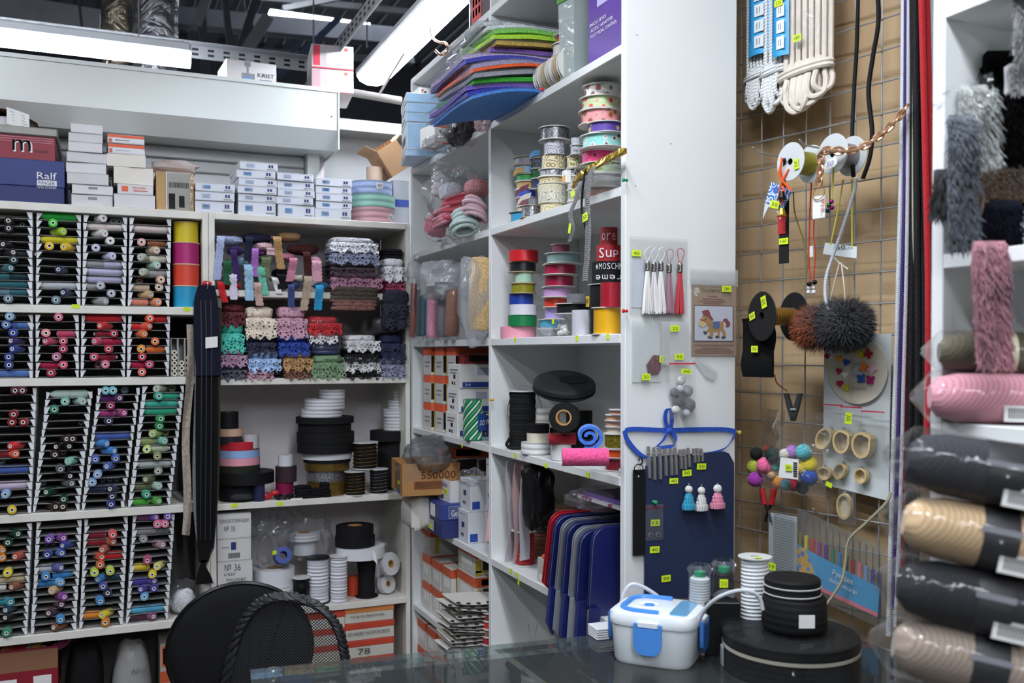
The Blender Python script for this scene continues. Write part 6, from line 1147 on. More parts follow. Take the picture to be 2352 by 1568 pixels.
for pts,m,nm,of in (([(540,950),(560,900),(610,895),(650,950),(665,985),(640,1030),(590,1035),(600,980),(570,945)],DRD,'pony_tail',.0046),([(350,950),(500,935),(560,960),(560,1060),(600,1130),(590,1190),(540,1190),(545,1120),(500,1090),(500,1180),(450,1180),(470,1110),(400,1110),(390,1190),(330,1190),(345,1090),(290,1140),(260,1110),(320,1060),(310,980)],TAN,'pony_body',.0046),([(230,840),(330,830),(390,900),(380,1000),(300,1010),(200,1000)],TAN,'pony_head',.0052),([(190,905),(280,930),(285,1010),(220,1035),(165,1000),(160,940)],CRM,'pony_muzzle',.0058),([(220,780),(300,755),(330,770),(360,850),(400,910),(380,930),(320,870),(260,850),(240,830)],DRD,'pony_mane',.0058),([(400,945),(490,935),(500,1030),(440,1055),(390,1030)],BLU,'pony_saddle',.0056),([(310,1170),(385,1190),(380,1210),(315,1200)],HOF,'pony_hoof',.0056),([(430,1160),(500,1180),(480,1205),(430,1190)],HOF,'pony_hoof',.0056),([(525,1180),(595,1170),(580,1210),(525,1205)],HOF,'pony_hoof',.0056),([(235,1100),(270,1090),(300,1140),(260,1140)],HOF,'pony_hoof',.0056),([(270,900),(290,895),(290,915),(272,915)],HOF,'pony_eye',.0058),([(190,900),(290,935),(285,950),(185,918)],mat('plain','c03a2c',.6,var=0),'pony_halter',.0064)):polyp(Z(pts)[::-1] if 0 else Z(pts),of,m,t,nm,.0004)
pstick(1658,656,1679,670,t,'280',.0085)
t=thing('clear_pouch',pn(1495,880),'clear pouch with a white card and a pink glitter patch','pouch');prect(1452,738,1516,878,mat('plain','dde3e2',.6),t,'white_card',.001);prect(1451,736,1538,879,CLEAR,t,'clear_bag',.008,.0005)
polyp([(1488,858),(1484,838),(1500,815),(1512,816),(1516,848),(1508,860)],.003,mat('glitter','b8707c',.45,gs=500),t,'glitter_patch',.004);pstick(1514,817,1532,832,t,'17',.0095,-.05);pstick(1474,858,1493,873,t,'20',.0095)
t=thing('clear_pouch',pn(1552,840),'empty clear pouch with two neon price stickers','pouch');prect(1519,738,1583,838,CLR2,t,'clear_bag',.012,.001);pstick(1540,747,1560,761,t,'22',.0145);pstick(1550,812,1570,826,t,'50',.0145)
t=thing('clear_pouch',pn(1615,870),'narrow clear pouch hanging askew below the embroidery kit','pouch');polyp([(1592,828),(1602,820),(1647,852),(1638,872),(1620,866)],.003,CLR2,t,'clear_bag',.004)
t=thing('pompom_pouch',pn(1567,962),'zip pouch of grey and white pompoms above the blue bow','pouch');prect(1537,838,1597,962,CLEAR,t,'clear_bag',.03,.0005);prect(1537,833,1597,837,mat('plain','c8324a',.5),t,'zip_line',.03,.001);pstick(1564,846,1587,857,t,'30',.032,-.1)
for i,(x,y,r,h) in enumerate(((1565,873,10,'e2e0d8'),(1549,901,11,'77737e'),(1580,897,13,'a9a8ac'),(1562,893,9,'d2d2d4'),(1561,921,14,'6a6870'),(1584,930,15,'7c7a80'),(1552,941,10,'e6e4de'),(1576,948,9,'cfcfd2'))):
    c=pn(x,y,.016);B().blob(c,(pm(r,c),.009,pm(r,c)),1,.12,20,i,16).obj('pompom',mat('fabric',h,.9),parent=t,smooth=True)
BR_=mat('fabric','2450b4',.6,ns=400)
t=thing('blue_ribbon',pn(1560,1045),'blue ribbon tied across the end panel with a bow','ribbon')
def rib(pts,w,nm,wv=(0,0,1)):P=bend([pn(x,y,o) for x,y,o in pts],8);B().strip(P,wv,pm(w,P[0]),.0018).obj(nm,BR_,parent=t,smooth=True)
rib([(1436,988,.004),(1460,985,.005),(1532,988,.006),(1600,986,.006),(1660,986,.005),(1690,990,.004)],11,'band')
rib([(1434,988,.005),(1440,1008,.005),(1458,1032,.005),(1478,1048,.006),(1500,1052,.006)],11,'side_tail',(1,0,.6));rib([(1690,992,.005),(1680,1012,.005),(1660,1032,.006),(1620,1042,.006),(1570,1046,.006)],11,'side_tail',(1,0,.8))
rib([(1536,990,.008),(1528,962,.012),(1532,940,.013),(1541,942,.012),(1543,965,.01),(1540,990,.008)],10,'bow_loop',(1,0,.1));rib([(1538,988,.009),(1552,1005,.012),(1548,1022,.013),(1530,1026,.012),(1510,1028,.01)],10,'bow_loop',(.6,0,.8));rib([(1534,988,.009),(1525,1008,.011),(1508,1026,.01)],9,'bow_tail',(1,0,.3));B().blob(pn(1537,989,.01),(.006,.005,.006),.8,0,1,1,12).obj('knot',BR_,parent=t,smooth=True)
pin(pn(1693,992,.001),(0,-1,0),'d8b83a','yellow push pin at the end of the blue ribbon')
t=thing('display_board',pn(1581,1372),'dark blue display board with hair clips, hung on the blue ribbon','board');R_=14
polyp([(1480+R_,1060),(1482,1070),(1479,1366),(1481,1371),(1676,1372),(1683,1364),(1684,1062),(1672,1040),(1660,1036),(1500,1048)],.006,mat('plain','1f2c4c',.55,var=.12,ns=60),t,'panel',.003)
for i,(a,b_,c,d,s) in enumerate(((1537,1098,1557,1111,'40'),(1567,1080,1588,1094,'30'),(1600,1064,1621,1078,'20'),(1494,1193,1515,1208,'15'),(1492,1255,1514,1270,'40'),(1519,1322,1540,1337,'90'))):pstick(a,b_,c,d,t,s,.0105,random.uniform(-.06,.06))
for i,(x,y0,y1) in enumerate(((1492,1025,1098),(1504,1027,1101),(1517,1026,1100),(1530,1030,1092),(1543,1029,1091),(1553,1028,1090),(1565,1032,1076),(1574,1031,1077),(1583,1028,1072),(1596,1030,1062),(1604,1029,1061),(1613,1030,1059))):
    size='long' if i<3 else 'medium' if i<6 else 'short' if i<9 else 'tiny';t2=thing('hair_clip',pn(x,y1,.012),f'{size} steel hair clip, {ordn(i)} along the top of the display board','hair clip','steel hair clips');p,q=pn(x-3,y0,.013),pn(x+1,y1,.012);w_=pm(7,p)
    B().strip([p,p.lerp(q,.5)+V((0,-.0015,0)),q],(1,0,0),[w_,w_*.95,w_*.7],.0022).obj('upper_jaw',mat('plain','a09c94',.3,metal=.5),parent=t2);B().strip([p+V((.001,.003,0)),q+V((0,.002,0))],(1,0,0),w_*.9,.0014).obj('lower_jaw',STEEL,parent=t2);B().cyl(p+V((-w_/2,-.001,-.012)),p+V((w_/2,-.001,-.012)),.0015,n=8).obj('hinge',STEEL,parent=t2)
for i,(x,yb,yt,w_,h,nm) in enumerate(((1582,1171,1113,30,'2f9cc0','tiny blue knitted hat with a white pompom'),(1611,1173,1116,30,'d8d8d4','tiny white knitted hat with a white pompom'),(1648,1168,1112,34,'e08aa4','tiny pink knitted hat with a white pompom'))):
    t2=thing('knitted_hat',pn(x,yb,.02),nm,'knitted hat','tiny knitted hats');c=pn(x,yb,.022);r=pm(w_/2,c);H=pm(yb-yt,c);m=mat('thread',h,.85,ws=70,dir='X')
    B().lathe([(r*.6,0),(r*1.1,H*.02),(r*1.18,H*.13),(r*1.1,H*.25),(r*.8,H*.27)],18,c,sy=.7,caps=False).obj('brim',m,parent=t2,smooth=True);B().lathe([(r*.84,H*.24),(r*.92,H*.34),(r*.76,H*.41),(r*.8,H*.5),(r*.6,H*.56),(r*.55,H*.64),(r*.2,H*.7)],18,c,sy=.7,caps=False).obj('crown',m,parent=t2,smooth=True);B().blob(c+ZU*H*.82,(r*.62,r*.55,r*.6),1,.08,14,i,16).obj('pompom',mat('fabric','dcdad2',.9),parent=t2,smooth=True)
    B().lathe([(.0015,0),(.0015,.003)],8,c+ZU*H*1.0).obj('pin_head',STEEL,parent=t2)
t2=thing('strap',pn(1467,1275),'black strap with a metal ring hanging beside the display board','strap');prect(1453,1078,1481,1276,mat('plain','131315',.6),t2,'band',.009,.002);c=pn(1467,1075,.013);b=B();b.tube([c+V((.0095*cos(a*pi/10),0,.0075*sin(a*pi/10))) for a in range(20)],.0011,6,True);b.obj('ring',mat('plain','2a2a2c',.3,metal=.8),parent=t2,smooth=True);B().tube(bend([c+V((.001,-.002,.006)),c+V((.006,-.004,.012)),c+V((.002,-.003,.022)),c+V((-.002,-.003,.014))],5),.0014,6).obj('clasp',mat('plain','2a2a2c',.3,metal=.8),parent=t2,smooth=True);B().lathe([(.001,0),(.0022,0),(.001,.001)],10,pn(1467,1094,.0112),axes((0,-1,0))).obj('rivet',STEEL,parent=t2)
t2=thing('zip_pouch',pn(1503,1240),'small zip pouch with two silver charms on the display board','pouch');prect(1483,1158,1523,1242,CLEAR,t2,'clear_bag',.0115,.0005);prect(1483,1164,1523,1168,mat('plain','8a2a3a',.5),t2,'zip_line',.012,.0006)
for x in (1494,1511):B().lathe([(.0035,0),(.006,.0),(.0055,.002),(.0035,.002),(.0035,0)],6,pn(x,1228,.0105),axes((0,-1,0)),caps=False).obj('charm',mat('glitter','c8c8c8',.3,gs=900),parent=t2)
pin(pn(1501,1152,.01),(0,-1,0),'2a9a6a','small green pin above the zip pouch')
# ------------------------------------------------------------------ goods on the wire grid
def gr(x0,y0,x1,y1,m,parent,name,off=.006,t=.0008,**k):
    a,b_=onG(x0,y1,off),onG(x1,y1,off);a2=onG(x0,y0,off);return plate(a,GD,ZU,(b_-a).dot(GD),a2.z-a.z,m,parent,name,t=t,**k)
def gst(x0,y0,x1,y1,parent,txt=None,off=.008,rot=0,m=None):a,b_=onG(x0,y1,off),onG(x1,y1,off);return sticker(a,GD,ZU,(b_-a).dot(GD),onG(x0,y0,off).z-a.z,parent,txt,rot,m)
def gcord(pts,r,m,name,label,cat,parent=None,n=6,k=8,group=None):
    b=B();b.tube(bend([onG(*p) for p in pts],k),r,n);return b.obj(name,m,label,cat,group,parent=parent,smooth=True)
def grod(x,y,L,label):p=onG(x,y,0);t=thing('display_hook',p,label,'hook');B().tube([p,p+GN*L*.9,p+GN*L+ZU*.008],.0016,6).obj('rod',STEEL,parent=t,smooth=True);return t
ROPEW=mat('thread','e2e4e2',.7,ws=60,dir='Z',ang=35);ROPEC=mat('plain','dfd4c6',.75,var=.06,ns=60)
def hank(xa,xb,ywrap,ybot,ns,rr,m,label,off,seed,sleeve=None):
    t=thing('rope_hank',onG((xa+xb)/2,ybot,off),label,'rope','rope hanks on the wire grid');rd=random.Random(seed)
    A,Bq=onG(xa,ywrap,off),onG(xb,ywrap,off);wv=Bq-A;wv.z=0;W=wv.length;u=wv.normalized();zt_=2.35;zw=(A.z+Bq.z)/2;zb_=onG((xa+xb)/2,ybot,off).z
    for i in range(ns):
        f=(i+.5)/ns;row=i % 2;o=GN*(row*rr*1.7);x1=A+u*(W*f)+o;drop=(zw-zb_)*(.62+.38*sin(pi*f))*(1 if row else .9);f2=min(.98,max(.02,f+(.28 if f<.5 else-.28)*(1 if row else .6)))
        x2=A+u*(W*f2)+GN*(rr*3.4);pts=[V((x1.x+u.x*.004*(f-.5),x1.y,zt_)),V((x1.x,x1.y,zw+.1)),V((x1.x,x1.y,zw)),V((x1.x,x1.y,zw-drop*.45))+u*(W*.08*(f-.5)),V((x1.x,x1.y,zw-drop*.85))+u*(W*.06*(f-.5))+GN*rr,V(((x1.x+x2.x)/2,(x1.y+x2.y)/2,zw-drop))+GN*rr*1.5,V((x2.x,x2.y,zw-drop*.75))+GN*rr*1.5,V((x2.x,x2.y,zw-.006)),V((x2.x,x2.y,zw+.02))-GN*rr*2]
        b=B();b.tube(bend(pts,7),rr,7);b.obj('rope_strand',m,parent=t,smooth=True)
    c=(A+Bq)/2+GN*(rr*1.4);c.z=zw;n=24
    for k in range(2):B().tube([c+u*(W*.53*cos(a*2*pi/n))+GN*(rr*3.6*sin(a*2*pi/n))+ZU*((k-.5)*rr*1.5+.004*cos(a*2*pi/n)) for a in range(n)],rr*.95,7,True).obj('binding',m,parent=t,smooth=True)
    return t,A,u,W,zw
BLS=mat('plain','3aa4dc',.35,var=.05);SQ=mat('plain','e4e8ea',.5,var=0)
def sleeve(t,A,u,W,x0,x1,y1,off,tx):
    a,b_=onG(x0,y1,off),onG(x1,y1,off);w_=(b_-a).dot(GD);n=8
    b=B();b.grid(lambda p,q:a+GD*(w_*p)+GN*(.007*sin(pi*p))+ZU*(q*.22),n,2);b.grid(lambda p,q:a+GD*(w_*p)+GN*(.006*sin(pi*p))+ZU*(q*.22),n,2);b.obj('paper_sleeve',BLS,parent=t,smooth=True)
    for k in range(5):
        O=a+GD*(w_*.42)+GN*.0085+ZU*(.012+k*.031);sq=plate(O,GD,ZU,w_*.46,.024,SQ,t,'white_square',t=.0006)
        for j in range(2):plate(O+GD*(w_*(.12+.12*j))+ZU*.006+GN*.0008,GD,ZU,w_*.04,.012,PGREY,sq,'printed_line',t=.0002)
    plate(a+GD*(w_*.16)+GN*.0065+ZU*.03,GD,ZU,w_*.04,.15,mat('plain','2a5a94',.5,var=0),t,'printed_line',t=.0004)
h1=hank(1716,1766,178,252,13,.0032,ROPEW,'thin white braided rope hank with a blue sleeve',.02,1);sleeve(*h1[:4],1719,1766,134,.036,'')
h2=hank(1756,1808,168,262,9,.0044,ROPEW,'white braided rope hank with a blue sleeve beside the cream one',.03,2);sleeve(*h2[:4],1774,1812,136,.052,'');gst(1779,3,1798,18,h2[0],'235',.062)
h3=hank(1802,1912,165,258,15,.0054,ROPEC,'thick cream rope hank, the largest on the grid',.032,3);gst(1822,82,1841,98,h3[0],'180',.06)
a=onG(1822,118,.06);b=B();b.grid(lambda p,q:a+GD*(.06*p)+ZU*(.07*q)+GN*(.004*sin(pi*p)),6,4);b.obj('clear_band',FILM,parent=h3[0],smooth=True)
gcord([(1972,-80,.03),(1968,100,.028),(1962,200,.028),(1957,330,.05),(1960,405,.07)],.0038,BLACK,'black_cable','thick black cord hanging straight down over the reels','cord');gcord([(2010,-80,.02),(2018,40,.02),(2005,130,.02),(1995,210,.022),(2003,300,.03),(1998,360,.05),(1982,410,.06)],.0042,BLACK,'black_cable','thick black cord curving down to the silver reel','cord')
def wreel(x,y,rpx,off,L,m,label,hookl,hb=.6,sk=.35):
    c=onG(x,y,off);r=pm(rpx,c);t=thing('cord_reel',c-ZU*r,label,'cord reel','metallic cord reels on hooks');ax=(-GN+RT*sk).normalized();R=axes(ax);FLW=mat('plain','d0d4d4',.4)
    for z in (0,L):B().lathe([(r*.17,z),(r*.45,z-.0006 if z==0 else z),(r*.98,z),(r,z+.001),(r*.98,z+.002),(r*.17,z+.002),(r*.17,z)],40,c,R,caps=False).obj('flange',FLW,parent=t,smooth=True)
    B().lathe([(r*.17,.002),(r*.2,.002),(r*hb,.003)]+[(r*hb*(1+.015*(j % 2)),.003+(L-.004)*j/20) for j in range(21)]+[(r*.17,L)],36,c,R,caps=False).obj('cord',m,parent=t,smooth=True);B().lathe([(r*.17,0),(r*.17,L)],16,c,R,caps=False).obj('hub',PRINT_K,parent=t)
    grod(x+hookl,y-2,off+.03,'steel display hook carrying the '+label);return t,c,ax
t,c,ax=wreel(1815,371,44,.115,.05,mat('thread','a8a02c',.35,ws=90,dir='Z',ang=30,metal=.5),'white reel with yellow gold cord',26);sticker(c-ax*.002+ZU.cross(-ax)*.013-ZU*.018,ZU.cross(-ax),ZU,.012,.019,t,'25',.12)
t,c,ax=wreel(1912,353,46,.1,.045,mat('thread','98989c',.35,ws=90,dir='Z',ang=30,metal=.5),'white reel with silver cord',24)
b=B();P=bend([onG(2082,245,.06),onG(2050,285,.07),onG(1995,330,.09),onG(1950,347,.115),onG(1905,345,.13),onG(1887,352,.13),onG(1884,385,.128),onG(1880,425,.125)],6);ch=thing('gold_chain',P[-1],'chunky rose gold chain draped over the reels','chain');i=0;L=[P[0]]
for p in P:
    if (p-L[-1]).length>.0085:L.append(p)
CHM=mat('plain','dcae88',.28,metal=.7)
for i in range(len(L)-1):
    c=(L[i]+L[i+1])/2;d=(L[i+1]-L[i]).normalized();s=d.cross(GN if i % 2 else ZU+GD*.3).normalized();B().tube([c+d*(.0095*cos(a*pi/6))+s*(.0062*sin(a*pi/6)) for a in range(12)],.0024,6,True).obj('link',CHM,parent=ch,smooth=True)
t=thing('bell_card',onG(1788,500,.1),'snowy picture card with an orange ribbon and gold bell','card');O=onG(1772,490,.1)
a=[onG(x,y,.1) for x,y in ((1771,417),(1820,437),(1799,480),(1757,466))];b=B();b.add(a+[p-GN*.001 for p in a],[(0,1,2,3),(7,6,5,4),(0,4,5,1),(1,5,6,2),(2,6,7,3),(3,7,4,0)]);b.obj('picture',mat('scroll','3a6ab8',.5,h2='d8e4f0',gs=60),parent=t);a=[onG(x,y,.0995) for x,y in ((1757,466),(1799,480),(1792,505),(1782,480),(1765,475),(1752,502))];b=B();b.add(a,[tuple(range(6))]);b.add([p-GN*.001 for p in a],[tuple(range(6))[::-1]]);b.obj('card',mat('plain','cfd2d0',.6),parent=t);gst(1768,458,1789,475,t,'50',.102,-.35)
OC=mat('plain','f0642c',.5);gcord([(1796,362,.122),(1793,390,.12),(1797,415,.112),(1800,440,.11),(1794,470,.112)],.0022,OC,'orange_ribbon',None,None,t);gcord([(1797,364,.122),(1790,400,.12),(1800,418,.115),(1818,438,.108)],.0022,OC,'orange_ribbon',None,None,t);gcord([(1812,388,.116),(1800,410,.116),(1790,440,.112),(1792,465,.112)],.002,OC,'orange_ribbon',None,None,t)
for x,y,h in ((1796,487,'c9a93c'),(1796,448,'26221c')):c=onG(x,y,.112);B().lathe([(.001,.016),(.004,.015),(.006,.008),(.007,.003),(.011,0),(.0095,.0005),(.001,.003)],20,c-ZU*.008).obj('bell',mat('plain',h,.25,metal=.9),parent=t,smooth=True)
t=thing('lettered_strap',onG(1800,605,.09),'black strap with a red lettered label hanging from the yellow gold reel','strap');BS=mat('plain','161616',.6);gr(1790,440,1812,606,BS,t,'band',.088,.0015);gr(1787,490,1805,538,mat('plain','c8222c',.5),t,'red_label',.0905,.001);O=onG(1800,495,.093);text('STYLE',O,-ZU,GD,.030,.0065,PRINT_K,t,off=-.0006 if GN.dot((-ZU).cross(GD))<0 else .0006);gst(1790,548,1811,562,t,'160',.0925);gcord([(1802,365,.12),(1801,400,.1),(1803,440,.089)],.003,BS,'strap_loop',None,None,t)
t=thing('price_tag',onG(1880,503,.12),'white hang tag with a red handwritten price below the chain','tag');gr(1867,452,1895,503,PAPER,t,'card',.12,.0008);text('910.-',onG(1886,458,.122),-ZU,GD,.03,.008,mat('plain','b03a3a',.6,var=0),t,off=-.0012 if GN.dot((-ZU).cross(GD))<0 else .0012);gcord([(1880,425,.125),(1870,440,.125),(1868,455,.124),(1880,458,.124),(1893,445,.125),(1890,425,.125)],.0009,GC,'gold_tie',None,None,t)
t=thing('price_tag',onG(1905,390,.125),'folded white hang tag in front of the silver reel','tag');a=[onG(x,y,.125) for x,y in ((1888,370),(1921,358),(1922,375),(1915,383),(1888,392))];b=B();b.add(a+[p-GN*.0008 for p in a],[tuple(range(5)),tuple(range(5,10))[::-1]]);b.obj('card',PAPER,parent=t);text('50',onG(1897,384,.127),GD,ZU,.016,.01,mat('plain','6a6a98',.6,var=0),t,shear=.3)
LIM=mat('plain','b4b83a',.5);t=thing('jingle_beads',onG(1908,490,.1),'four shiny coloured beads on a lime ribbon','beads');gcord([(1915,375,.11),(1913,420,.1),(1910,462,.1)],.0016,LIM,'lime_ribbon',None,None,t)
for x,y,h in ((1910,463,'b03a9a'),(1904,472,'1f7a3a'),(1911,477,'a02a80'),(1901,484,'1f4a8c')):B().blob(onG(x,y,.1),(.0042,.0042,.0042),1,0,1,1,14).obj('bead',mat('plain',h,.15,metal=.9),parent=t,smooth=True)
RDc=mat('plain','c83428',.6);t=thing('red_cord_charm',onG(1866,678,.05),'red cords ending in black and white beads','charm');gcord([(1864,418,.06),(1860,500,.05),(1858,600,.05),(1862,645,.05)],.0016,RDc,'cord',None,None,t);gcord([(1870,490,.06),(1869,540,.05),(1873,575,.05),(1869,645,.05)],.0013,RDc,'cord',None,None,t);gr(1860,565,1868,590,PAPER,t,'paper_tag',.052)
for x,y,r,h in ((1859,652,6,'131315'),(1871,648,6,'131315'),(1857,662,5,'b8b8b8'),(1869,661,4,'d8d8d8'),(1857,671,5.5,'e2dcdc'),(1869,671,5.5,'e2dcdc')):c=onG(x,y,.052);B().blob(c,(pm(r,c),)*3,1,0,1,1,14).obj('bead',mat('plain',h,.2),parent=t,smooth=True)
gcord([(1822,440,.07),(1826,490,.06),(1845,550,.05),(1855,600,.05),(1850,640,.05),(1838,672,.06)],.0014,mat('thread','8a7a2a',.5,ws=90,ang=40),'thin_gold_rope','thin gold cord hanging from the yellow gold reel','cord')
t=thing('hanging_tag',onG(1930,592,.05),'white cardboard strip with a written price hung on yellow strings','tag');YS=mat('plain','c9c84a',.6);gcord([(1937,412,.06),(1925,480,.05),(1908,562,.05)],.0016,YS,'string',None,None,t);gcord([(1957,412,.06),(1957,490,.05),(1957,570,.05)],.0016,YS,'string',None,None,t)
a=[onG(x,y,.05) for x,y in ((1895,557),(1968,566),(1967,593),(1890,583))];b=B();b.add(a+[p-GN*.001 for p in a],[(0,1,2,3),(7,6,5,4)]);b.obj('card',mat('plain','d6dcdc',.6),parent=t);text('50.-',onG(1921,573,.0515),GD-ZU*.06,ZU,.03,.008,INK,t)
WSt=mat('plain','dcd6c8',.7);t=thing('fur_pompom',onG(1940,795,.05),'dark grey fur pompom on white strings','pompom');gcord([(1928,603,.05),(1916,650,.06),(1905,700,.06)],.0011,WSt,'string',None,None,t);gcord([(1932,603,.05),(1938,650,.06),(1942,695,.06)],.0011,WSt,'string',None,None,t);gcord([(1915,590,.05),(1926,602,.05),(1948,618,.05)],.0014,WSt,'knot',None,None,t)
def furball(c,r,h,h2,t,seed,n=2600,sx=1.1,L=.32):
    b=B();rd=random.Random(seed);b.blob(c,(r*.62*sx,r*.62,r*.62),1,.1,6,seed,20);b.obj('core',mat('fur',h2,.9),parent=t,smooth=True);b=B()
    for i in range(n):
        a=rd.uniform(0,2*pi);z=rd.uniform(-1,1);q=sqrt(1-z*z);d=V((q*cos(a),q*sin(a),z));d2=(d+V((rd.gauss(0,.35),rd.gauss(0,.35),rd.gauss(0,.35)-.12))).normalized();p=V(c)+V((d.x*sx,d.y,d.z))*r*.55;tip=p+d2*r*L*rd.uniform(.7,1.45);s=d2.orthogonal().normalized()*.001;b.add([p-s,p+s,p.lerp(tip,.6)+s*.6-ZU*.0006,tip-ZU*.002,p.lerp(tip,.6)-s*.6-ZU*.0006],[(0,1,2,3,4)])
    b.obj('fur',mat('fur',h,.8),parent=t,kind='stuff')
furball(onG(1938,745,.085),.062,'3c3d40','1c1c1e',t,3,7000,1.0,.34);t=thing('fur_pompom',onG(1880,795,.06),'rust brown fur pompom below the beaded red cords','pompom');furball(onG(1880,752,.09),.055,'8a4a2a','5a2418',t,4,6000,1.05,.34)
gcord([(1966,408,.09),(1962,440,.08),(1940,510,.07),(1912,590,.075),(1897,640,.09),(1897,690,.11),(1915,735,.11),(1950,765,.1),(1962,772,.09)],.0032,mat('thread','b9bcc0',.4,ws=120,ang=40),'silver_rope','twisted silver rope curving over the grey pompom','rope')
t,c,ax=wreel(1749,726,57,.15,.07,mat('thread','c08a1c',.25,ws=60,dir='Z',ang=80,metal=.8),'black reel with bright gold thread',-14,.36,.9)
for o in t.children:
    if o.name.startswith('flange'):o.data.materials[0]=mat('plain','1a1a1b',.6)
sticker(c-ax*.002+ZU.cross(-ax)*.006+ZU*.013,ZU.cross(-ax),ZU,.016,.022,t,'50',.25);sticker(c-ax*.002-ZU.cross(-ax)*.034+ZU*-.008,ZU.cross(-ax),ZU,.019,.013,t,'50',.3)
t=thing('velvet_strap',onG(1745,865,.1),'folded black velvet strap hanging below the black reel','strap');b=B();P0,P1=onG(1706,745,.125),onG(1778,865,.125);w_=(onG(1778,800,.125)-onG(1706,800,.125)).dot(GD);b.grid(lambda u,v:onG(1706,865,.125)+GD*(w_*u)+ZU*(v*.112)+GN*(.012*sin(pi*u)*(.4+.6*v)+.006*sin(v*7)),9,9);b.grid(lambda u,v:onG(1706,865,.118)+GD*(w_*u)+ZU*(v*.112)-GN*(.004*sin(pi*u)),9,9);b.obj('folds',mat('fabric','0c0c0d',.95),parent=t,smooth=True);gst(1726,794,1741,809,t,'70',.142);gcord([(1740,700,.145),(1742,730,.145),(1738,755,.142)],.0012,CHROME,'safety_pin',None,None,t)
gcord([(1779,860,.1),(1785,880,.07),(1808,898,.05)],.0011,mat('plain','8a2a1c',.6),'thin_red_thread','thin dark red thread end below the velvet strap','thread')
t=thing('button_board',onG(1970,1150,.008),'white display sheet with a wooden disc of coloured buttons','display');a=[onG(x,y,.008) for x,y in ((1893,772),(2047,766),(2041,1150),(1890,1112))];b=B();b.add(a+[p-GN*.001 for p in a],[(0,3,2,1)[::-1],(7,4,5,6)[::-1]]);b.obj('white_sheet',mat('plain','d6dcdb',.6),parent=t)
c=onG(1970,850,.012);rz_=(onG(1970,772,.012).z-onG(1970,927,.012).z)/2;b=B();b.lathe([(rz_*.22,0),(rz_,0),(rz_,.003),(rz_*.22,.003),(rz_*.22,0)],48,c,axes(GN),caps=False);b.obj('wooden_disc',mat('ply','d9d2bf',.6),parent=t,smooth=True)
def heart(s):return [(s*16*sin(a)**3/17,s*(13*cos(a)-5*cos(2*a)-2*cos(3*a)-cos(4*a))/17) for a in [2*pi*i/20 for i in range(20)]]
def fly(s):return [(s*x,s*y) for x,y in ((0,.3),(.35,.95),(.85,1),(1,.55),(.55,.05),(.8,-.35),(.7,-.8),(.3,-.85),(0,-.35),(-.3,-.85),(-.7,-.8),(-.8,-.35),(-.55,.05),(-1,.55),(-.85,1),(-.35,.95))]
def btn(x,y,h,shp,rot,nm):O=onG(x,y,.0165);u=GD*cos(rot)+ZU*sin(rot);w2=ZU*cos(rot)-GD*sin(rot);B().prism(shp[::-1] if 0 else shp,O,u,w2,.003).obj(nm,mat('plain',h,.35),parent=t)
for x,y,h,r in ((1945,806,'2f6a2a',-.3),(1928,823,'e8a020',.1),(1945,832,'2448a8',-.3),(1928,852,'a81c50',-.2),(1942,860,'e6e6e6',0),(1930,880,'b81428',.1),(1945,890,'d8c818',.5)):btn(x,y,h,heart(.0072),r,'heart_button')
for x,y,h,r in ((1979,787,'1f7a3a',-.6),(1979,812,'e0d018',.3),(1996,813,'b01c24',1.0),(1985,843,'ee7a1c',1.1),(2004,847,'e8bcc8',-.8),(1979,870,'2456b0',.1),(2000,873,'a81868',-.1)):btn(x,y,h,fly(.0085),r,'butterfly_button')
gst(1951,781,1966,793,t,None,.0168,-.1);gst(1900,830,1914,844,t,'25',.0095);text('Волшебство',onG(1958,895,.0168),GD,ZU,.028,.006,PGREY,t)
for x in (1899,1913):B().lathe([(.001,.003),(.004,.003),(.0055,0)],16,onG(x,817,.009),axes(GN)).obj('red_button',mat('plain','a81c1c',.35),parent=t,smooth=True)
for i,(x0,y0,x1,y1,zy,nm) in enumerate(((1893,930,1936,1090,927,'clear zip pouch nearest the yarn ball bag'),(1930,935,1980,1050,932,'clear zip pouch in the middle of the white sheet'),(1978,943,2032,1060,942,'clear zip pouch near the edge of the white sheet'),(1925,1120,1966,1200,None,'clear pouch with an oval frame hanging below the white sheet'))):
    t2=thing('zip_pouch',onG((x0+x1)/2,y1,.012),nm,'pouch','zip pouches with wooden frames');gr(x0,y0,x1,y1,CLEAR,t2,'clear_bag',.03,.0004)
    if zy:gr(x0,zy,x1,zy+3,mat('plain','c8324a',.5),t2,'zip_line',.03,.0006)
    if i==1:gst(1941,946,1956,972,t2,'30',.032,-.08)
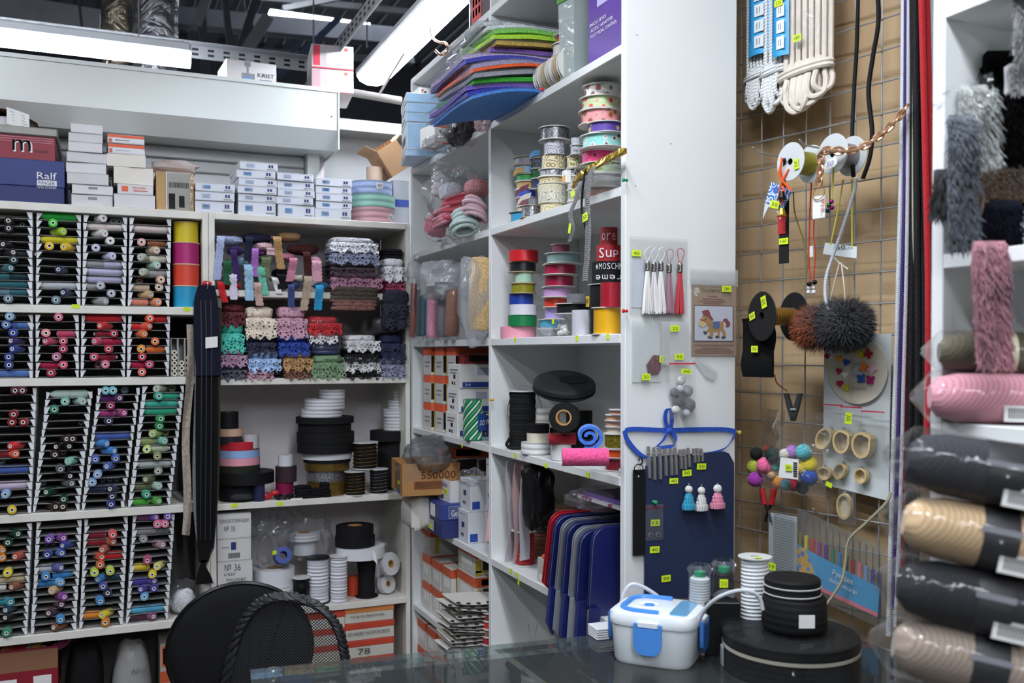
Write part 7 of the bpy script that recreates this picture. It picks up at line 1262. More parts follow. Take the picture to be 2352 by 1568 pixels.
def wframe(x,y,ra,rb,rot,ear,lab,hh=.012):
    c=onG(x,y,.013);t2=thing('wooden_frame',c,lab,'wooden frame','small wooden frames');A,Bv=pm(rb*1.02,c)*ra/rb*1.25,pm(rb,c);u=GD*cos(rot)+ZU*sin(rot);w2=ZU*cos(rot)-GD*sin(rot);b=B();n=26
    def rr(a,k):e=1+(.16*max(0,cos((a-.6)*3))**6*ear if abs(a-.9)<1.4 else 0);return c+u*(A*k*e*cos(a))+w2*(Bv*k*e*sin(a))
    vs=[]
    for i in range(n):
        a=2*pi*i/n;vs+= [rr(a,1),rr(a,.8),rr(a,.8)+GN*hh,rr(a,1)+GN*hh]
    b.add(vs,[(i*4+j,i*4+(j+1) % 4,((i+1) % n)*4+(j+1) % 4,((i+1) % n)*4+j) for i in range(n) for j in range(4)]);b.obj('rim',mat('ply','d8bf8c',.6),parent=t2)
    b=B();b.add([rr(2*pi*i/n,.82)+GN*.001 for i in range(n)],[tuple(range(n))]);b.obj('backing',mat('ply','dccfb2',.6),parent=t2);B().lathe([(.0012,0),(.003,0),(.003,.002),(.0012,.002),(.0012,0)],10,c+w2*Bv*1.08+GN*hh*.4,axes(GN),caps=False).obj('hanger',STEEL,parent=t2)
for a in ((1902,1006,15,27,-.55,0,'tilted oval wooden frame near the yarn ball bag',.016),(1944,1013,17,27,0,1.5,'round wooden frame with ears in the middle pouch',.018),(1990,1021,19,30,0,1.8,'larger round wooden frame with ears near the sheet edge',.018),(1900,1086,14,15,0,0,'small round wooden frame, lower row, nearest the yarn balls'),(1935,1081,11,20,-.4,.6,'small pear shaped wooden frame in the lower row'),(1984,1092,12,18,0,0,'small oval wooden frame in the lower row'),(1943,1162,15,30,0,0,'large oval wooden frame hanging below the white sheet',.008)):wframe(*a)
t2=[o for o in COL.objects if o.name.startswith('button_board')][0];gst(1896,1103,1911,1114,t2,None,.022,-.3)
t=thing('yarn_ball_bag',onG(1795,1140,.03),'clear bag of coloured mini yarn balls','bag');c=onG(1797,1060,.04)
b=B();Pq=[onG(x,y,.075) for x,y in ((1724,940),(1875,950),(1872,1145),(1720,1112))];b.grid(lambda u,v:(Pq[0].lerp(Pq[1],u)).lerp(Pq[3].lerp(Pq[2],u),v)-GN*(.03*(1-sin(pi*u)))+GN*(.008*noise.noise(V((u*7,v*7,1)))-.02*(1-v)),22,22);b.obj('clear_bag',FILM,parent=t,smooth=True)
for i,(x,y,r,h) in enumerate(((1737,1041,12,'1f2422'),(1776,1045,15,'22382f'),(1762,1030,9,'7a3a2a'),(1802,1043,11,'dcd8c4'),(1820,1038,14,'b07ac8'),(1846,1038,16,'5cb0b8'),(1732,1072,14,'a8b83a'),(1757,1069,16,'ee6a98'),(1782,1069,11,'5cb8b0'),(1836,1075,12,'d8b82a'),(1858,1066,16,'e4cc24'),(1735,1100,15,'a03aa0'),(1858,1095,17,'1c4aa8'),(1772,1092,8,'c8a070'),(1786,1107,13,'dc8a24'),(1805,1113,11,'4a7a80'),(1822,1114,12,'a01c30'),(1843,1120,12,'1a2426'))):c=onG(x,y,.035+.012*(i % 2));B().blob(c,(pm(r*1.2,c),)*3,1,.1,16,i,18).obj('yarn_ball',mat('thread',h,.85,ws=60,ang=35,c=.5),parent=t,smooth=True)
a=[onG(x,y,.085) for x,y in ((1793,1050),(1834,1055),(1833,1101),(1788,1096))];b=B();b.add(a+[p-GN*.0006 for p in a],[(0,1,2,3),(7,6,5,4)]);b.obj('paper_label',PAPER,parent=t);gst(1804,1065,1819,1080,t,'20',.087)
for k in range(7):gr(1822+(k % 2)*.0,1061+k*5,1831,1063.5+k*5,PRINT_K,t,'bar_code',.0865,.0002)
t=thing('clothes_peg',onG(1822,965,.07),'black clothes peg clipping the bag of yarn balls','clothes peg');
for s,x in ((-1,1806),(1,1838)):p,q=onG(x,903,.08),onG(1822,966,.08);B().strip([p,p.lerp(q,.5),q],GD,[.008,.01,.007],.007).obj('jaw',mat('plain','2c2e2e',.5),parent=t)
B().cyl(onG(1817,940,.085),onG(1828,940,.085),.0025,n=8).obj('spring',STEEL,parent=t,smooth=True)
t=thing('scissors',onG(1765,1200,.05),'pair of scissors with red handles hung below the yarn balls','scissors')
for x0,x1 in ((1750,1757),(1778,1772)):gcord([(x0,1122,.05),(x1,1158,.05)],.0055,mat('plain','b01c24',.4),'handle',None,None,t,8);gcord([(x1,1155,.05),(1766 if x0<1760 else 1762,1180,.05),(1770 if x0<1760 else 1758,1198,.05)],.003,mat('plain','17171a',.4),'blade',None,None,t,6)
t=thing('rhinestone_card',onG(1797,1330,.05),'white card wound with rhinestone chain in a clear bag','card');gr(1766,1176,1830,1334,mat('plain','b4bcbc',.6),t,'card',.045,.001);gr(1764,1170,1832,1336,CLEAR,t,'clear_bag',.056,.0004)
b=B();A,Bq=onG(1776,1180,.05),onG(1822,1320,.05)
for i in range(22):
    z=A.z-(A.z-Bq.z)*i/21
    for j in range(14):p=onG(1778+44*j/13,1250,.05);b.blob(V((p.x,p.y,z-.0025*j/13*1)),(.0013,.0013,.0015),.8,0,1,1,5)
b.obj('rhinestone_chain',CHROME,parent=t,kind='stuff',smooth=True);gst(1766,1290,1782,1307,t,'10',.058)
t=thing('crochet_hook_set',onG(1930,1450,.03),'crochet hook set with coloured handles in a clear case','crochet set');q4=[(1832,1166),(2030,1258),(2034,1448),(1828,1352)]
def quad(pts,off,m,nm,t_=.001):a=[onG(x,y,off) for x,y in pts];B().add(a+[p-GN*t_ for p in a],[(0,3,2,1)[::-1],(7,6,5,4)[::-1],(0,1,5,4),(1,2,6,5),(2,3,7,6),(3,0,4,7)]).obj(nm,m,parent=t)
quad(q4,.02,mat('film','c9ccc4',.1,milk=.06),'case_back');quad(q4,.05,mat('film','f0f2f0',.06,ns=6),'case_front',.0004)
quad([(1830,1250),(2020,1350),(2016,1412),(1828,1326)],.047,mat('plain','3a94c4',.5),'blue_card');quad([(1828,1322),(2016,1408),(2015,1417),(1828,1330)],.0475,mat('plain','d8707c',.5),'pink_stripe');quad([(1830,1252),(1850,1262),(1876,1330),(1829,1312)],.0478,mat('scroll','c89a3a',.5,h2='6a4a8a',h3='3a8ac0',gs=70),'printed_picture')
O=onG(1912,1322,.049);u=(onG(1965,1350,.049)-O).normalized();text('Рукодел',O,u,ZU,.045,.013,PW,t,shear=.2);O=onG(1904,1333,.049);text('CROCHET HOOK SET',O,u,ZU,.062,.007,PW,t)
for i,h in enumerate(('8a8a2a','d8c02a','c0222a','9a2a80','5a2a80','1f8050','1f7ab0','3a2226','a01c28','e07a8c','7a98c0','24309a','2a3878')):
    x=1837+i*15.3;ys=1180+i*7.3;p=onG(x,ys,.035);yh=ys+42+i*.5;q=onG(x,yh,.035);e=onG(x-2,yh+105,.035)
    hk=thing('x',p,None,None) if 0 else None
    hb_=B().cyl(q,e,.0042,.0036,10).obj('handle',mat('plain',h,.4),parent=t,smooth=True);B().tube([q+ZU*-.002,p,p+ZU*.002-GD*.002],.0011,6).obj('needle',CHROME,parent=hb_,smooth=True)
gcord([(1868,1168,.09),(1878,1178,.06),(1915,1186,.0)],.0013,STEEL,'wire_hook','bent steel wire hook above the crochet set','hook')
gcord([(2046,1130,.05),(2035,1155,.055),(1990,1200,.06),(1950,1240,.062),(1942,1290,.062),(1935,1330,.065),(1915,1365,.07),(1895,1392,.075)],.0027,mat('plain','b0a888',.7),'beige_rope','beige cord curving down in front of the crochet set','cord')
CG=[((2072,300),(2062,700),(2050,1100),(2040,1460),.0042,'dfe3e6','thick white cord hanging nearest the wire grid'),((2078,420),(2068,800),(2060,1120),(2052,1400),.0036,'3f2a70','purple cord hanging next to the white one'),((2084,500),(2076,850),(2068,1150),(2056,1440),.0032,'d0cdd4','thinner white cord behind the purple one'),((2092,-40),(2088,500),(2082,900),(2075,1330),.0045,'9a1c2c','dark red cord in the hanging bundle'),((2096,-40),(2098,400),(2092,900),(2086,1330),.0062,'121214','broad black cord in the hanging bundle'),((2102,-40),(2106,500),(2108,900),(2104,1300),.0056,'17181a','black braided cord in the middle of the hanging bundle'),((2108,-40),(2116,300),(2120,700),(2116,1100),.004,'3a3b3e','charcoal cord in the hanging bundle'),((2106,-40),(2110,250),(2126,600),(2138,1000),.0036,'2c2c30','glittery black cord crossing the bundle'),((2116,-40),(2124,300),(2132,700),(2128,1060),.0052,'c8202a','bright red cord in the hanging bundle'),((2128,-40),(2136,250),(2140,600),(2136,1000),.005,'b81c26','second bright red cord nearest the yarn shelf'),((2142,-40),(2148,300),(2146,700),(2142,1000),.004,'8f9092','grey cord behind the yarn shelf post'),((2098,480),(2108,700),(2106,900),(2100,1250),.0026,'b9b49a','thin beige cord in the hanging bundle')]
for i,(a,b_,c,d,r,h,nm) in enumerate(CG):
    P=bend([onG(a[0]+4,-120,.03+.004*(i % 3))]*1+[onG(q[0],q[1],.03+.006*(i % 3)) for q in (a,b_,c,d)],10) if a[1]>0 else bend([onG(q[0],q[1],.03+.006*(i % 3)) for q in (a,b_,c,d)],12)
    b=B();b.tube(P,r,8);b.obj('hanging_rope',mat('glitter',h,.4,gs=700) if 'glittery' in nm else mat('thread',h,.7,ws=110,ang=25),nm,'cord','cords hanging beside the wire grid',smooth=True)
# ------------------------------------------------------------------ zippers hanging between the two back units
ZY=D-.02
def zs_(pts,w,m,name,label,cat='zipper',t=.004,dy=0,group=None,parent=None):P=bend([onY(x,y,ZY-dy) for x,y in pts],8);return B().strip(P,(1,0,0),[pm(q,P[0]) for q in (bend([V((a,0,0)) for a in w],8) and [v.x for v in bend([V((a,0,0)) for a in w],8)])],t).obj(name,m,label,cat,group,parent,smooth=True)
t=thing('zipper_bundle',onY(475,1340,ZY),'long black and navy zippers hung in a bundle on the post','zipper');ZN_=mat('fabric','15162a',.8,ns=500);ZK=mat('fabric','0b0b0c',.8,ns=500)
zs_([(474,655),(473,700),(476,800),(480,862)],[36,52,55,52],ZN_,'navy_zippers',None,None,.012,.01,None,t);zs_([(478,700),(475,900),(474,1100),(472,1230),(468,1290)],[44,50,48,38,20],ZK,'black_zippers',None,None,.016,0,None,t);zs_([(468,1285),(466,1300),(468,1322),(470,1340)],[12,14,30,38],ZK,'zipper_end',None,None,.008,.004,None,t)
for x in (463,474,486):zs_([(x-2,690),(x,800),(x-1,1000),(x-3,1240)],[2.2]*4,mat('plain','26272e',.4),'zipper_teeth',None,None,.002,.016 if x != 474 else .018,None,t)
zs_([(455,715),(452,900),(448,1080),(452,1200),(462,1275)],[8,9,11,10,6],mat('fabric','77797a',.8),'grey_zipper',None,None,.006,.004,None,t);zs_([(503,700),(502,860),(499,1100),(489,1260)],[12,10,8,5],mat('fabric','3c3a2c',.8),'olive_zipper',None,None,.006,.002,None,t)
a=onY(472,800,ZY-.024);plate(a,V((1,0,.12)),ZU,pm(27,a),pm(25,a),PAPER,t,'price_tag',t=.001);a=onY(490,700,ZY-.01);plate(a,V((1,0,-.5)),ZU,pm(20,a),pm(22,a),mat('plain','5a5a44',.6),t,'cloth_tag',t=.002)
hk=onY(475,648,ZY-.004);B().tube(bend([hk+V((0,.02,.004)),hk+V((0,0,.004)),hk+V((.002,-.01,-.002)),hk+V((0,-.012,-.02))],5),.0015,6).obj('hook',CHROME,parent=t,smooth=True);B().blob(hk+V((0,-.002,-.004)),(.014,.006,.008),.8,.2,9,3,14).obj('red_tie',mat('plain','b01c20',.5),parent=t,smooth=True)
b=B();b.grid(lambda u,v:onY(428+u*18-v*12+4*sin(v*9),745+v*485-30*(1-u)*max(0,v-.9)*10*.1,ZY+.006-.012*sin(u*3+v*7)),6,26);b.obj('cloth_strip',mat('fabric','b0a294',.85,ns=90),'beige cloth strip hanging at the edge of the thread shelves','cloth',smooth=True)
z=ZL[4];c=V((onY(422,1385,D+.06).x,D+.06,z+.052));t=thing('cotton_bag',(c.x,c.y,z),'clear bag of white cotton beside the thread trays','bag');B().blob(c-ZU*.014,(.034,.036,.036),.9,.25,14,3,22).obj('cotton',mat('fabric','dedee0',.9),parent=t,smooth=True);B().blob(c,(.038,.042,.05),.8,.35,9,5,26).obj('clear_bag',FILM,parent=t,smooth=True)
zt_=onY(60,1490,D+.03).z;x0,x1=onY(-60,1530,D+.03).x,onY(133,1530,D+.03).x;zm=zt_-.14
carton(((x0+x1)/2,D+.14,.3005),x1-x0,.2,zm-.301,0,KR,'brown carton under the red box on the lowest thread shelf');RD2=mat('plain','8a1c2c',.4);t=carton(((x0+x1)/2,D+.14,zm),x1-x0,.22,.14,0,RD2,'red box with a copper band and white labels, full of loose spools',open_top=True,prints=[('F',0,.56,1,.96,'#',mat('plain','a87a5c',.3,metal=.5),'copper_band'),('F',.1,.1,.5,.42,'#',PAPER,'paper_label'),('F',.7,.08,.92,.44,'#',PAPER,'paper_label'),('F',.76,.2,.86,.24,'#',PGREY)])
for i,h in enumerate(('c9409a','dc7a2a','b01c30','d8d8d4','e0a040','3a2a2a','8a2a5c')):spool((x0+.04+i*.026,D+.05+.02*(i % 2),zm+.128),random.uniform(-1.2,1.2),.15,h,f'{cname(h)} loose spool in the red box, {ordn(i)} along','loose spools in the red box')
b=B();c=onY(197,1530,D+.12);b.blob((c.x,D+.12,.3005+.182),(.05,.06,.18),.6,.12,7,9,26);b.obj('black_sack',mat('plain','0c0c0d',.75,bump=.4,ns=20),'black sack standing on the lowest thread shelf','sack',smooth=True)
c=onY(303,1530,D+.1);b=B();b.blob((c.x,D+.11,.3005+.178),(.055,.07,.17),.75,.12,7,12,28);t=b.obj('plastic_bag',mat('film','b4b2b0',.25,milk=.7),'greyish white plastic bag with faint lettering under the thread shelves','bag',smooth=True);text('AIGE',V((c.x-.004,D+.036,.57)),XU,ZU,.045,.014,mat('plain','6a6a6e',.6,var=0),t)
x0=onY(368,1530,D+.05).x;carton((x0+.035,D+.12,.3005),.07,.13,onY(390,1478,D+.05).z-.3005,0,mat('plain','b5b0a2',.6),'tall white and orange carton beside the chair',prints=[('F',.06,.8,.98,.98,'#',ORANGE),('F',.12,.82,.95,.96,'#',PAPER),('F',.0,.66,1,.76,'#',OR2)])
# ------------------------------------------------------------------ chairs
c=atd(553,1492,1.95);t=thing('round_back_chair',(c.x,c.y,0),'black chair with a round padded back in the aisle','chair');R=Matrix(((1,0,0),(0,1,0),(0,0,1)));ax_=axes((-.15,-1,.12));LB=mat('plain','0b0b0c',.35,var=.05)
B().lathe([(.001,.014),(.11,.013),(.134,.008),(.142,0),(.142,-.012),(.136,-.02),(.001,-.026)],48,c,ax_,sy=.93).obj('backrest',mat('fabric','0d0d0e',.8,ns=300),parent=t,smooth=True);b=B();b.tube([c+ax_@ V((.1435*cos(a*pi/24),.1335*sin(a*pi/24),-.004)) for a in range(48)],.006,8,True);b.obj('piping',LB,parent=t,smooth=True)
B().tube(bend([c+V((0,.03,-.05)),c+V((0,.06,-.25)),V((c.x,c.y+.08,.46))]),.014,8).obj('back_post',LB,parent=t,smooth=True);B().lathe([(.001,0),(.19,.0),(.205,.02),(.2,.05),(.001,.06)],36,(c.x,c.y+.22,.42)).obj('seat',mat('fabric','0d0d0e',.8,ns=300),parent=t,smooth=True);B().cyl((c.x,c.y+.22,.06),(c.x,c.y+.22,.42),.025).obj('gas_lift',LB,parent=t,smooth=True)
for k in range(5):a=k*2*pi/5;B().tube([(c.x,c.y+.22,.09),(c.x+.23*cos(a),c.y+.22+.23*sin(a),.05),(c.x+.24*cos(a),c.y+.22+.24*sin(a),.02)],.018,6).obj('leg',LB,parent=t,smooth=True)
dm=1.84;P=[atd(x,y,dm) for x,y in ((505,1640),(520,1560),(545,1460),(580,1400),(615,1375),(660,1370),(710,1380),(750,1405),(778,1445),(790,1490),(796,1540),(800,1640))];t=thing('mesh_chair',V((P[5].x,P[5].y,0)),'mesh backed chair with a twisted black wicker rim','chair');PP=bend(P,10);WK=mat('plain','1d1d1f',.5)
b=B()
for s in range(3):b.tube([p+V((.0045*cos(i*.8+s*2.09),.004*sin(i*.8+s*2.09),.0045*sin(i*.8+s*2.09))) for i,p in enumerate(PP)],.0062,6)
b.obj('wicker_rim',WK,parent=t,smooth=True);n=len(PP);half=n//2;b=B();b.grid(lambda u,v:PP[int(round(u*half))].lerp(PP[n-1-int(round(u*half))],v)+V((0,.012*sin(pi*v),0)),30,14);b.obj('net',mat('mesh','2a2a2c',.6,gs=75),parent=t,smooth=True);b=B();b.tube(bend([PP[half-6]+V((0,-.002,0)),atd(632,1450,dm),atd(600,1560,dm)]),.0012,5);b.obj('loose_wire',WK,parent=t)
sc=V((P[5].x,P[5].y-.15,.46));B().lathe([(.001,0),(.15,0),(.16,.025),(.15,.04),(.001,.045)],32,sc).obj('seat',WK,parent=t,smooth=True)
for sx,sy in ((-1,-1),(1,-1),(-1,1),(1,1)):B().cyl((sc.x+sx*.12,sc.y+sy*.12,0),(sc.x+sx*.1,sc.y+sy*.1,.46),.013).obj('leg',WK,parent=t,smooth=True)
for q in (P[0],P[-1]):B().tube([q+V((0,.004,.03)),q+V((0,-.0,-.1)),V((q.x,q.y-.03,.47))],.012,8).obj('back_post',WK,parent=t,smooth=True)
# ------------------------------------------------------------------ glass counter
zc=1.005;GP=[(.206,1.51),(.1,.62),(.93,.62),(.93,.875),(1.2,.9),(1.19,1.42)];ct=thing('glass_counter',(.6,1.1,0),'glass topped display counter in front of the shelves','counter')
b=B();b.prism([(x,y) for x,y in GP],(0,0,zc-.008),XU,YU,.008);b.obj('glass_top',mat('glass','d4e0dc',.02),parent=ct);FRM=mat('plain','8f9294',.35,metal=.7)
for x,y in ((.225,1.485),(.125,.65),(.9,.65),(1.16,1.4)):B().box(x-.009,x+.009,y-.009,y+.009,0,zc-.0085).obj('post',FRM,parent=ct)
for z in (.72,.4):B().prism([(.23,1.48),(.12,.66),(.91,.66),(.91,.88),(1.17,.92),(1.17,1.39)],(0,0,z),XU,YU,.006).obj('glass_shelf',mat('glass','c8d4d0',.02),parent=ct)
for a_,b_ in (((.225,1.485),(1.16,1.4)),((.225,1.485),(.125,.65))):p,q=V((*a_,.02)),V((*b_,.02));d=(q-p).normalized();B().prism([(0,0),((q-p).length,0),((q-p).length,.95),(0,.95)],p+d.cross(ZU)*.002,d,ZU,.004).obj('side_glass',mat('glass','ccd6d2',.02),parent=ct)
B().prism([(.23,1.47),(.13,.67),(.9,.67),(1.15,.93),(1.15,1.38)],(0,0,.05),XU,YU,.03).obj('base',mat('plain','55524e',.7),parent=ct);B().lathe([(.001,0),(.012,0),(.012,.012),(.01,.016),(.001,.016)],18,onZ(628,1556,.95)).obj('glass_clip',CHROME,parent=ct,smooth=True)
for i,(x,y,w,d,h,z,cl,lab) in enumerate(((.27,1.36,.1,.07,.03,.7265,'3a5a98','blue packet inside the glass counter'),(.42,1.34,.16,.1,.05,.7265,'5a4a42','brown patterned packet inside the glass counter'),(.66,1.3,.2,.1,.06,.7265,'26282a','dark carton inside the glass counter'),(.92,1.2,.12,.1,.09,.7265,'6a6a52','khaki carton inside the glass counter'),(.6,1.0,.3,.2,.08,.7265,'33363a','wide charcoal carton inside the glass counter'))):carton((x,y,z),w,d,h,.1*i-.2,mat('plain',cl,.5,var=.2),lab,prints=[('T',.1,.1,.9,.9,'#',mat('scroll',cl,.5,h2='8a8a86',gs=60))])
# ------------------------------------------------------------------ electric lunch box
LW_=mat('plain','dfe4e6',.3,var=.01);LBL=mat('plain','4a8ad8',.3,var=.03);LBD=mat('plain','3f76c0',.3);c=onZ(1512,1508,zc);c.z=zc+.0005;rz=radians(-47);T=Matrix.Translation(c)@ Matrix.Rotation(rz,4,'Z');lb=thing('lunch_box',c,'white and blue electric lunch box on the glass counter','lunch box')
def ring(w,d,z,p=.42,n=40):return [((w*math.copysign(abs(cos(a))**p,cos(a)),d*math.copysign(abs(sin(a))**p,sin(a)),z)) for a in [2*pi*(i+.5)/n for i in range(n)]]
def loft(secs,nm,m,cap=True):
    b=B(T);n=len(secs[0]);b.add([v for s in secs for v in s],[(k*n+i,k*n+(i+1) % n,(k+1)*n+(i+1) % n,(k+1)*n+i) for k in range(len(secs)-1) for i in range(n)]+([tuple(range(n))[::-1],tuple((len(secs)-1)*n+i for i in range(n))] if cap else []));return b.obj(nm,m,parent=lb,smooth=True)
W2,D2=.0715,.062
loft([ring(W2*.86,D2*.86,0),ring(W2*.9,D2*.9,.006),ring(W2*.955,D2*.955,.055),ring(W2*.965,D2*.965,.062)],'body',LW_);loft([ring(W2*.99,D2*.99,.0625),ring(W2*1.0,D2*1.0,.066),ring(W2*1.0,D2*1.0,.074),ring(W2*.95,D2*.95,.0805),ring(W2*.88,D2*.88,.0825)],'lid',LW_)
loft([[(x*.29+.042,y,z) for x,y,z in ring(W2*.7,D2*.74,.0825,.25)],[(x*.29+.042,y,z) for x,y,z in ring(W2*.68,D2*.73,.084,.25)]],'tinted_window',mat('plain','6fa6cc',.15,var=.05,coat=.6))
B(T).tube(bend([(.012,-.046,.0835),(-.03,-.045,.0835),(-.05,-.03,.0835),(-.052,.0,.0835),(-.05,.03,.0835),(-.03,.045,.0835),(.012,.046,.0835)],8),.0048,8).obj('handle',LBL,parent=lb,smooth=True);B(T).lathe([(.001,.0827),(.014,.0827),(.016,.084),(.018,.0842),(.019,.0826)],24,(-.018,0,0),sx=1.1).obj('vent_dish',LW_,parent=lb,smooth=True);B(T).lathe([(.001,.0845),(.008,.084),(.009,.083)],18,(-.015,0,0)).obj('vent_plug',LBL,parent=lb,smooth=True)
for k,(ax,dist) in enumerate(((0,D2),(pi/2,W2),(-pi/2,W2),(pi,D2))):
    T2=T@ Matrix.Rotation(ax,4,'Z');w=.0225;out=[(-w,.070),(-w,.04),(-w*.92,.03),(-w*.6,.0225),(0,.021),(w*.6,.0225),(w*.92,.03),(w,.04),(w,.070),(w*.78,.070),(w*.78,.0625),(-w*.78,.0625),(-w*.78,.070)]
    b=B(T2);b.prism(out,(0,-dist-.001,0),(1,0,0),(0,0,1),.006);o=b.obj('latch',LBD if k else LBL,parent=lb);B(T2).cbox(-w*.76,w*.76,-dist-.006,-dist+.004,.0635,.0735,.0015).obj('latch_hinge',LW_,parent=o)
t=thing('power_cable',onZ(1600,1470,zc),'white power cable looping behind the lunch box','cable');d0=1.5;CBL=mat('plain','c9cdd2',.4)
B().tube(bend([atd(1440,1470,1.6),atd(1427,1420,1.6),atd(1430,1370,1.6),atd(1450,1342,1.6),atd(1482,1350,1.6),atd(1520,1378,1.6),atd(1545,1420,1.6)],8),.0032,8).obj('left_loop',CBL,parent=t,smooth=True);B().tube(bend([atd(1600,1440,1.5),atd(1618,1400,1.48),atd(1650,1372,1.46),atd(1690,1357,1.45),atd(1725,1358,1.44),atd(1745,1375,1.44),atd(1752,1400,1.44)],8),.0032,8).obj('right_loop',CBL,parent=t,smooth=True)
c=V((onZ(1815,1535,zc).x,onZ(1815,1535,zc).y,zc+.0005));t=thing('elastic_drum',c,'large black elastic drum with a cream stripe wrapped in film','elastic reel');EB=mat('thread','0c0c0d',.7,ws=30);r=.104
B().lathe([(.001,0),(r,0),(r,.034),(r*1.0,.035)],48,c).obj('drum',EB,parent=t,smooth=True);B().lathe([(r*.9,.0352),(r*1.006,.0352),(r*1.006,.0405),(r*.9,.0405),(r*.9,.0352)],48,c,caps=False).obj('cream_stripe',mat('plain','cfc8b4',.5),parent=t,smooth=True);B().lathe([(.001,.0405),(r,.0405),(r,.056),(r*.97,.058),(.001,.058)],48,c).obj('upper_roll',EB,parent=t,smooth=True)
b=B();b.grid(lambda u,v:c+V((cos(2*pi*u),sin(2*pi*u),0))*(r*(1.03+.05*noise.noise(V((cos(2*pi*u)*3,sin(2*pi*u)*3,v*2))))+.012*max(0,.35-v)*3)*min(1,(1.001-v)*3.2)+ZU*(.0015+.062*min(1,v*1.5)+.003*noise.noise(V((u*30,v*6,2)))),60,12,wrapu=True);b.obj('clear_wrap',mat('film','eef0f2',.06,ns=18,milk=.006),parent=t,smooth=True)
c2=onZ(1828,1458,c.z+.0635);c2=V((c.x+.004,c.y-.004,c.z+.066));t=thing('elastic_roll',c2,'black elastic roll with two white cords and a price tag on the drum','elastic reel');r2=.0475
B().lathe([(.001,0),(r2*1.02,0),(r2*1.05,.004),(r2*1.02,.046),(r2*.97,.05),(.001,.05)],40,c2).obj('lower_roll',EB,parent=t,smooth=True);B().lathe([(.001,.0502),(r2*.9,.0502),(r2*.9,.076),(r2*.84,.079),(.001,.08)],40,c2+V((-.004,0,0))).obj('upper_roll',EB,parent=t,smooth=True)
for z in (.055,.067):B().tube([c2+V((-.004+r2*.905*cos(a*pi/20),r2*.905*sin(a*pi/20),z)) for a in range(40)],.0011,5,True).obj('white_cord',mat('plain','b8b8b6',.6),parent=t,smooth=True)
a=c2+V((-.52,-.86,0)).normalized()*r2*1.045;plate(a+RT*-.001+ZU*.012,RT,ZU,.024,.02,PAPER,t,'price_tag',t=.0008)
p=V((onZ(1733,1497,zc).x,onZ(1733,1497,zc).y,zc+.0005));t=thing('white_cord_spool',p,'tall spool of thick white cord with a pale flange','cord reel')
for z in (0,.157):B().lathe([(.007,z),(.0275,z),(.0275,z+.002),(.007,z+.002),(.007,z)],32,p,caps=False).obj('flange',mat('plain','c4c7c2',.5),parent=t,smooth=True)
b=B();b.tube([p+V((.0185*cos(a*.42),.0185*sin(a*.42),.006+.147*a/360)) for a in range(361)],.0044,7);b.obj('cord',mat('plain','dcdfe0',.7),parent=t,smooth=True);B().lathe([(.007,.158),(.0165,.002),(.0165,.157)],20,p,caps=False).obj('core',WP,parent=t);sticker(p+V((-.014,-.02,.1598)),XU,YU,.014,.006,t,None)
def cone(px,d,yt,h,m,lab,wrap,st=None,lblm=None):
    q=onZ(px,810+(EYE-zc)/d*F,zc);q.z=zc+.0005;t=thing('thread_cone',q,lab,'thread cone','thread cones on the counter');B().lathe([(.001,.0),(.018,0),(.0185,.004),(.0165,h-.012),(.012,h-.008),(.009,h-.008)],26,q).obj('thread',m,parent=t,smooth=True);B().lathe([(.005,h-.01),(.0095,h-.01),(.0095,h),(.005,h)],20,q).obj('core',mat('plain','1f8a5c',.4),parent=t,smooth=True)
    if wrap:B().lathe([(.019,0),(.021,.02),(.0195,h*.6),(.018,h-.004),(.022,h+.004),(.016,h+.012)],22,q,caps=False).obj('clear_wrap',FILM,parent=t,smooth=True)
    if st:sticker(q+V((-.52,-.86,0))*.0205+ZU*(h-.03)-RT*.009,RT,ZU,.014,.014,t,st)
    return t,q
cone(1607,1.56,1312,.134,mat('thread','d6dcdc',.6,ws=70),'white thread cone with a green core in clear film',True);t,q=cone(1662,1.585,1316,.136,mat('thread','141416',.6,ws=70),'black thread cone with a green core and a price sticker',True,'210');b=B();b.lathe([(.02,.05),(.0201,.09)],24,q,caps=False);B().strip([q+V((cos(a),sin(a),0))*.0212+ZU*(.086+.012*cos((a+2.1)*1.5)) for a in [-3.2+.25*i for i in range(9)]],ZU,.012,.0006).obj('grey_label',mat('plain','77797c',.5),parent=t,smooth=True)
cc=onZ(1645,1492,zc);carton((cc.x,cc.y-.01,zc+.0005),.058,.05,.088,-.45,mat('plain','0f0f10',.6),'matt black carton between the lunch box and the cord spool');cc=onZ(1650,1515,zc);carton((cc.x,cc.y-.03,zc+.0005),.026,.02,.032,-.4,PAPER,'small white carton beside the lunch box',prints=[('F',.1,.45,.9,.52,'#',PGREY)])
for i in range(5):cc=onZ(1385,1462,zc);b=B(Matrix.Translation((cc.x+.012,cc.y+.0,zc+.0006+i*.004))@ Matrix.Rotation(-.08,4,'Z'));b.cbox(-.032,.032,-.02,.02,0,.0034,.001);b.obj('white_tray',mat('plain','d8dadc',.35),f'thin white tray behind the lunch box, {ordn(i)} from the bottom','tray','thin white trays')
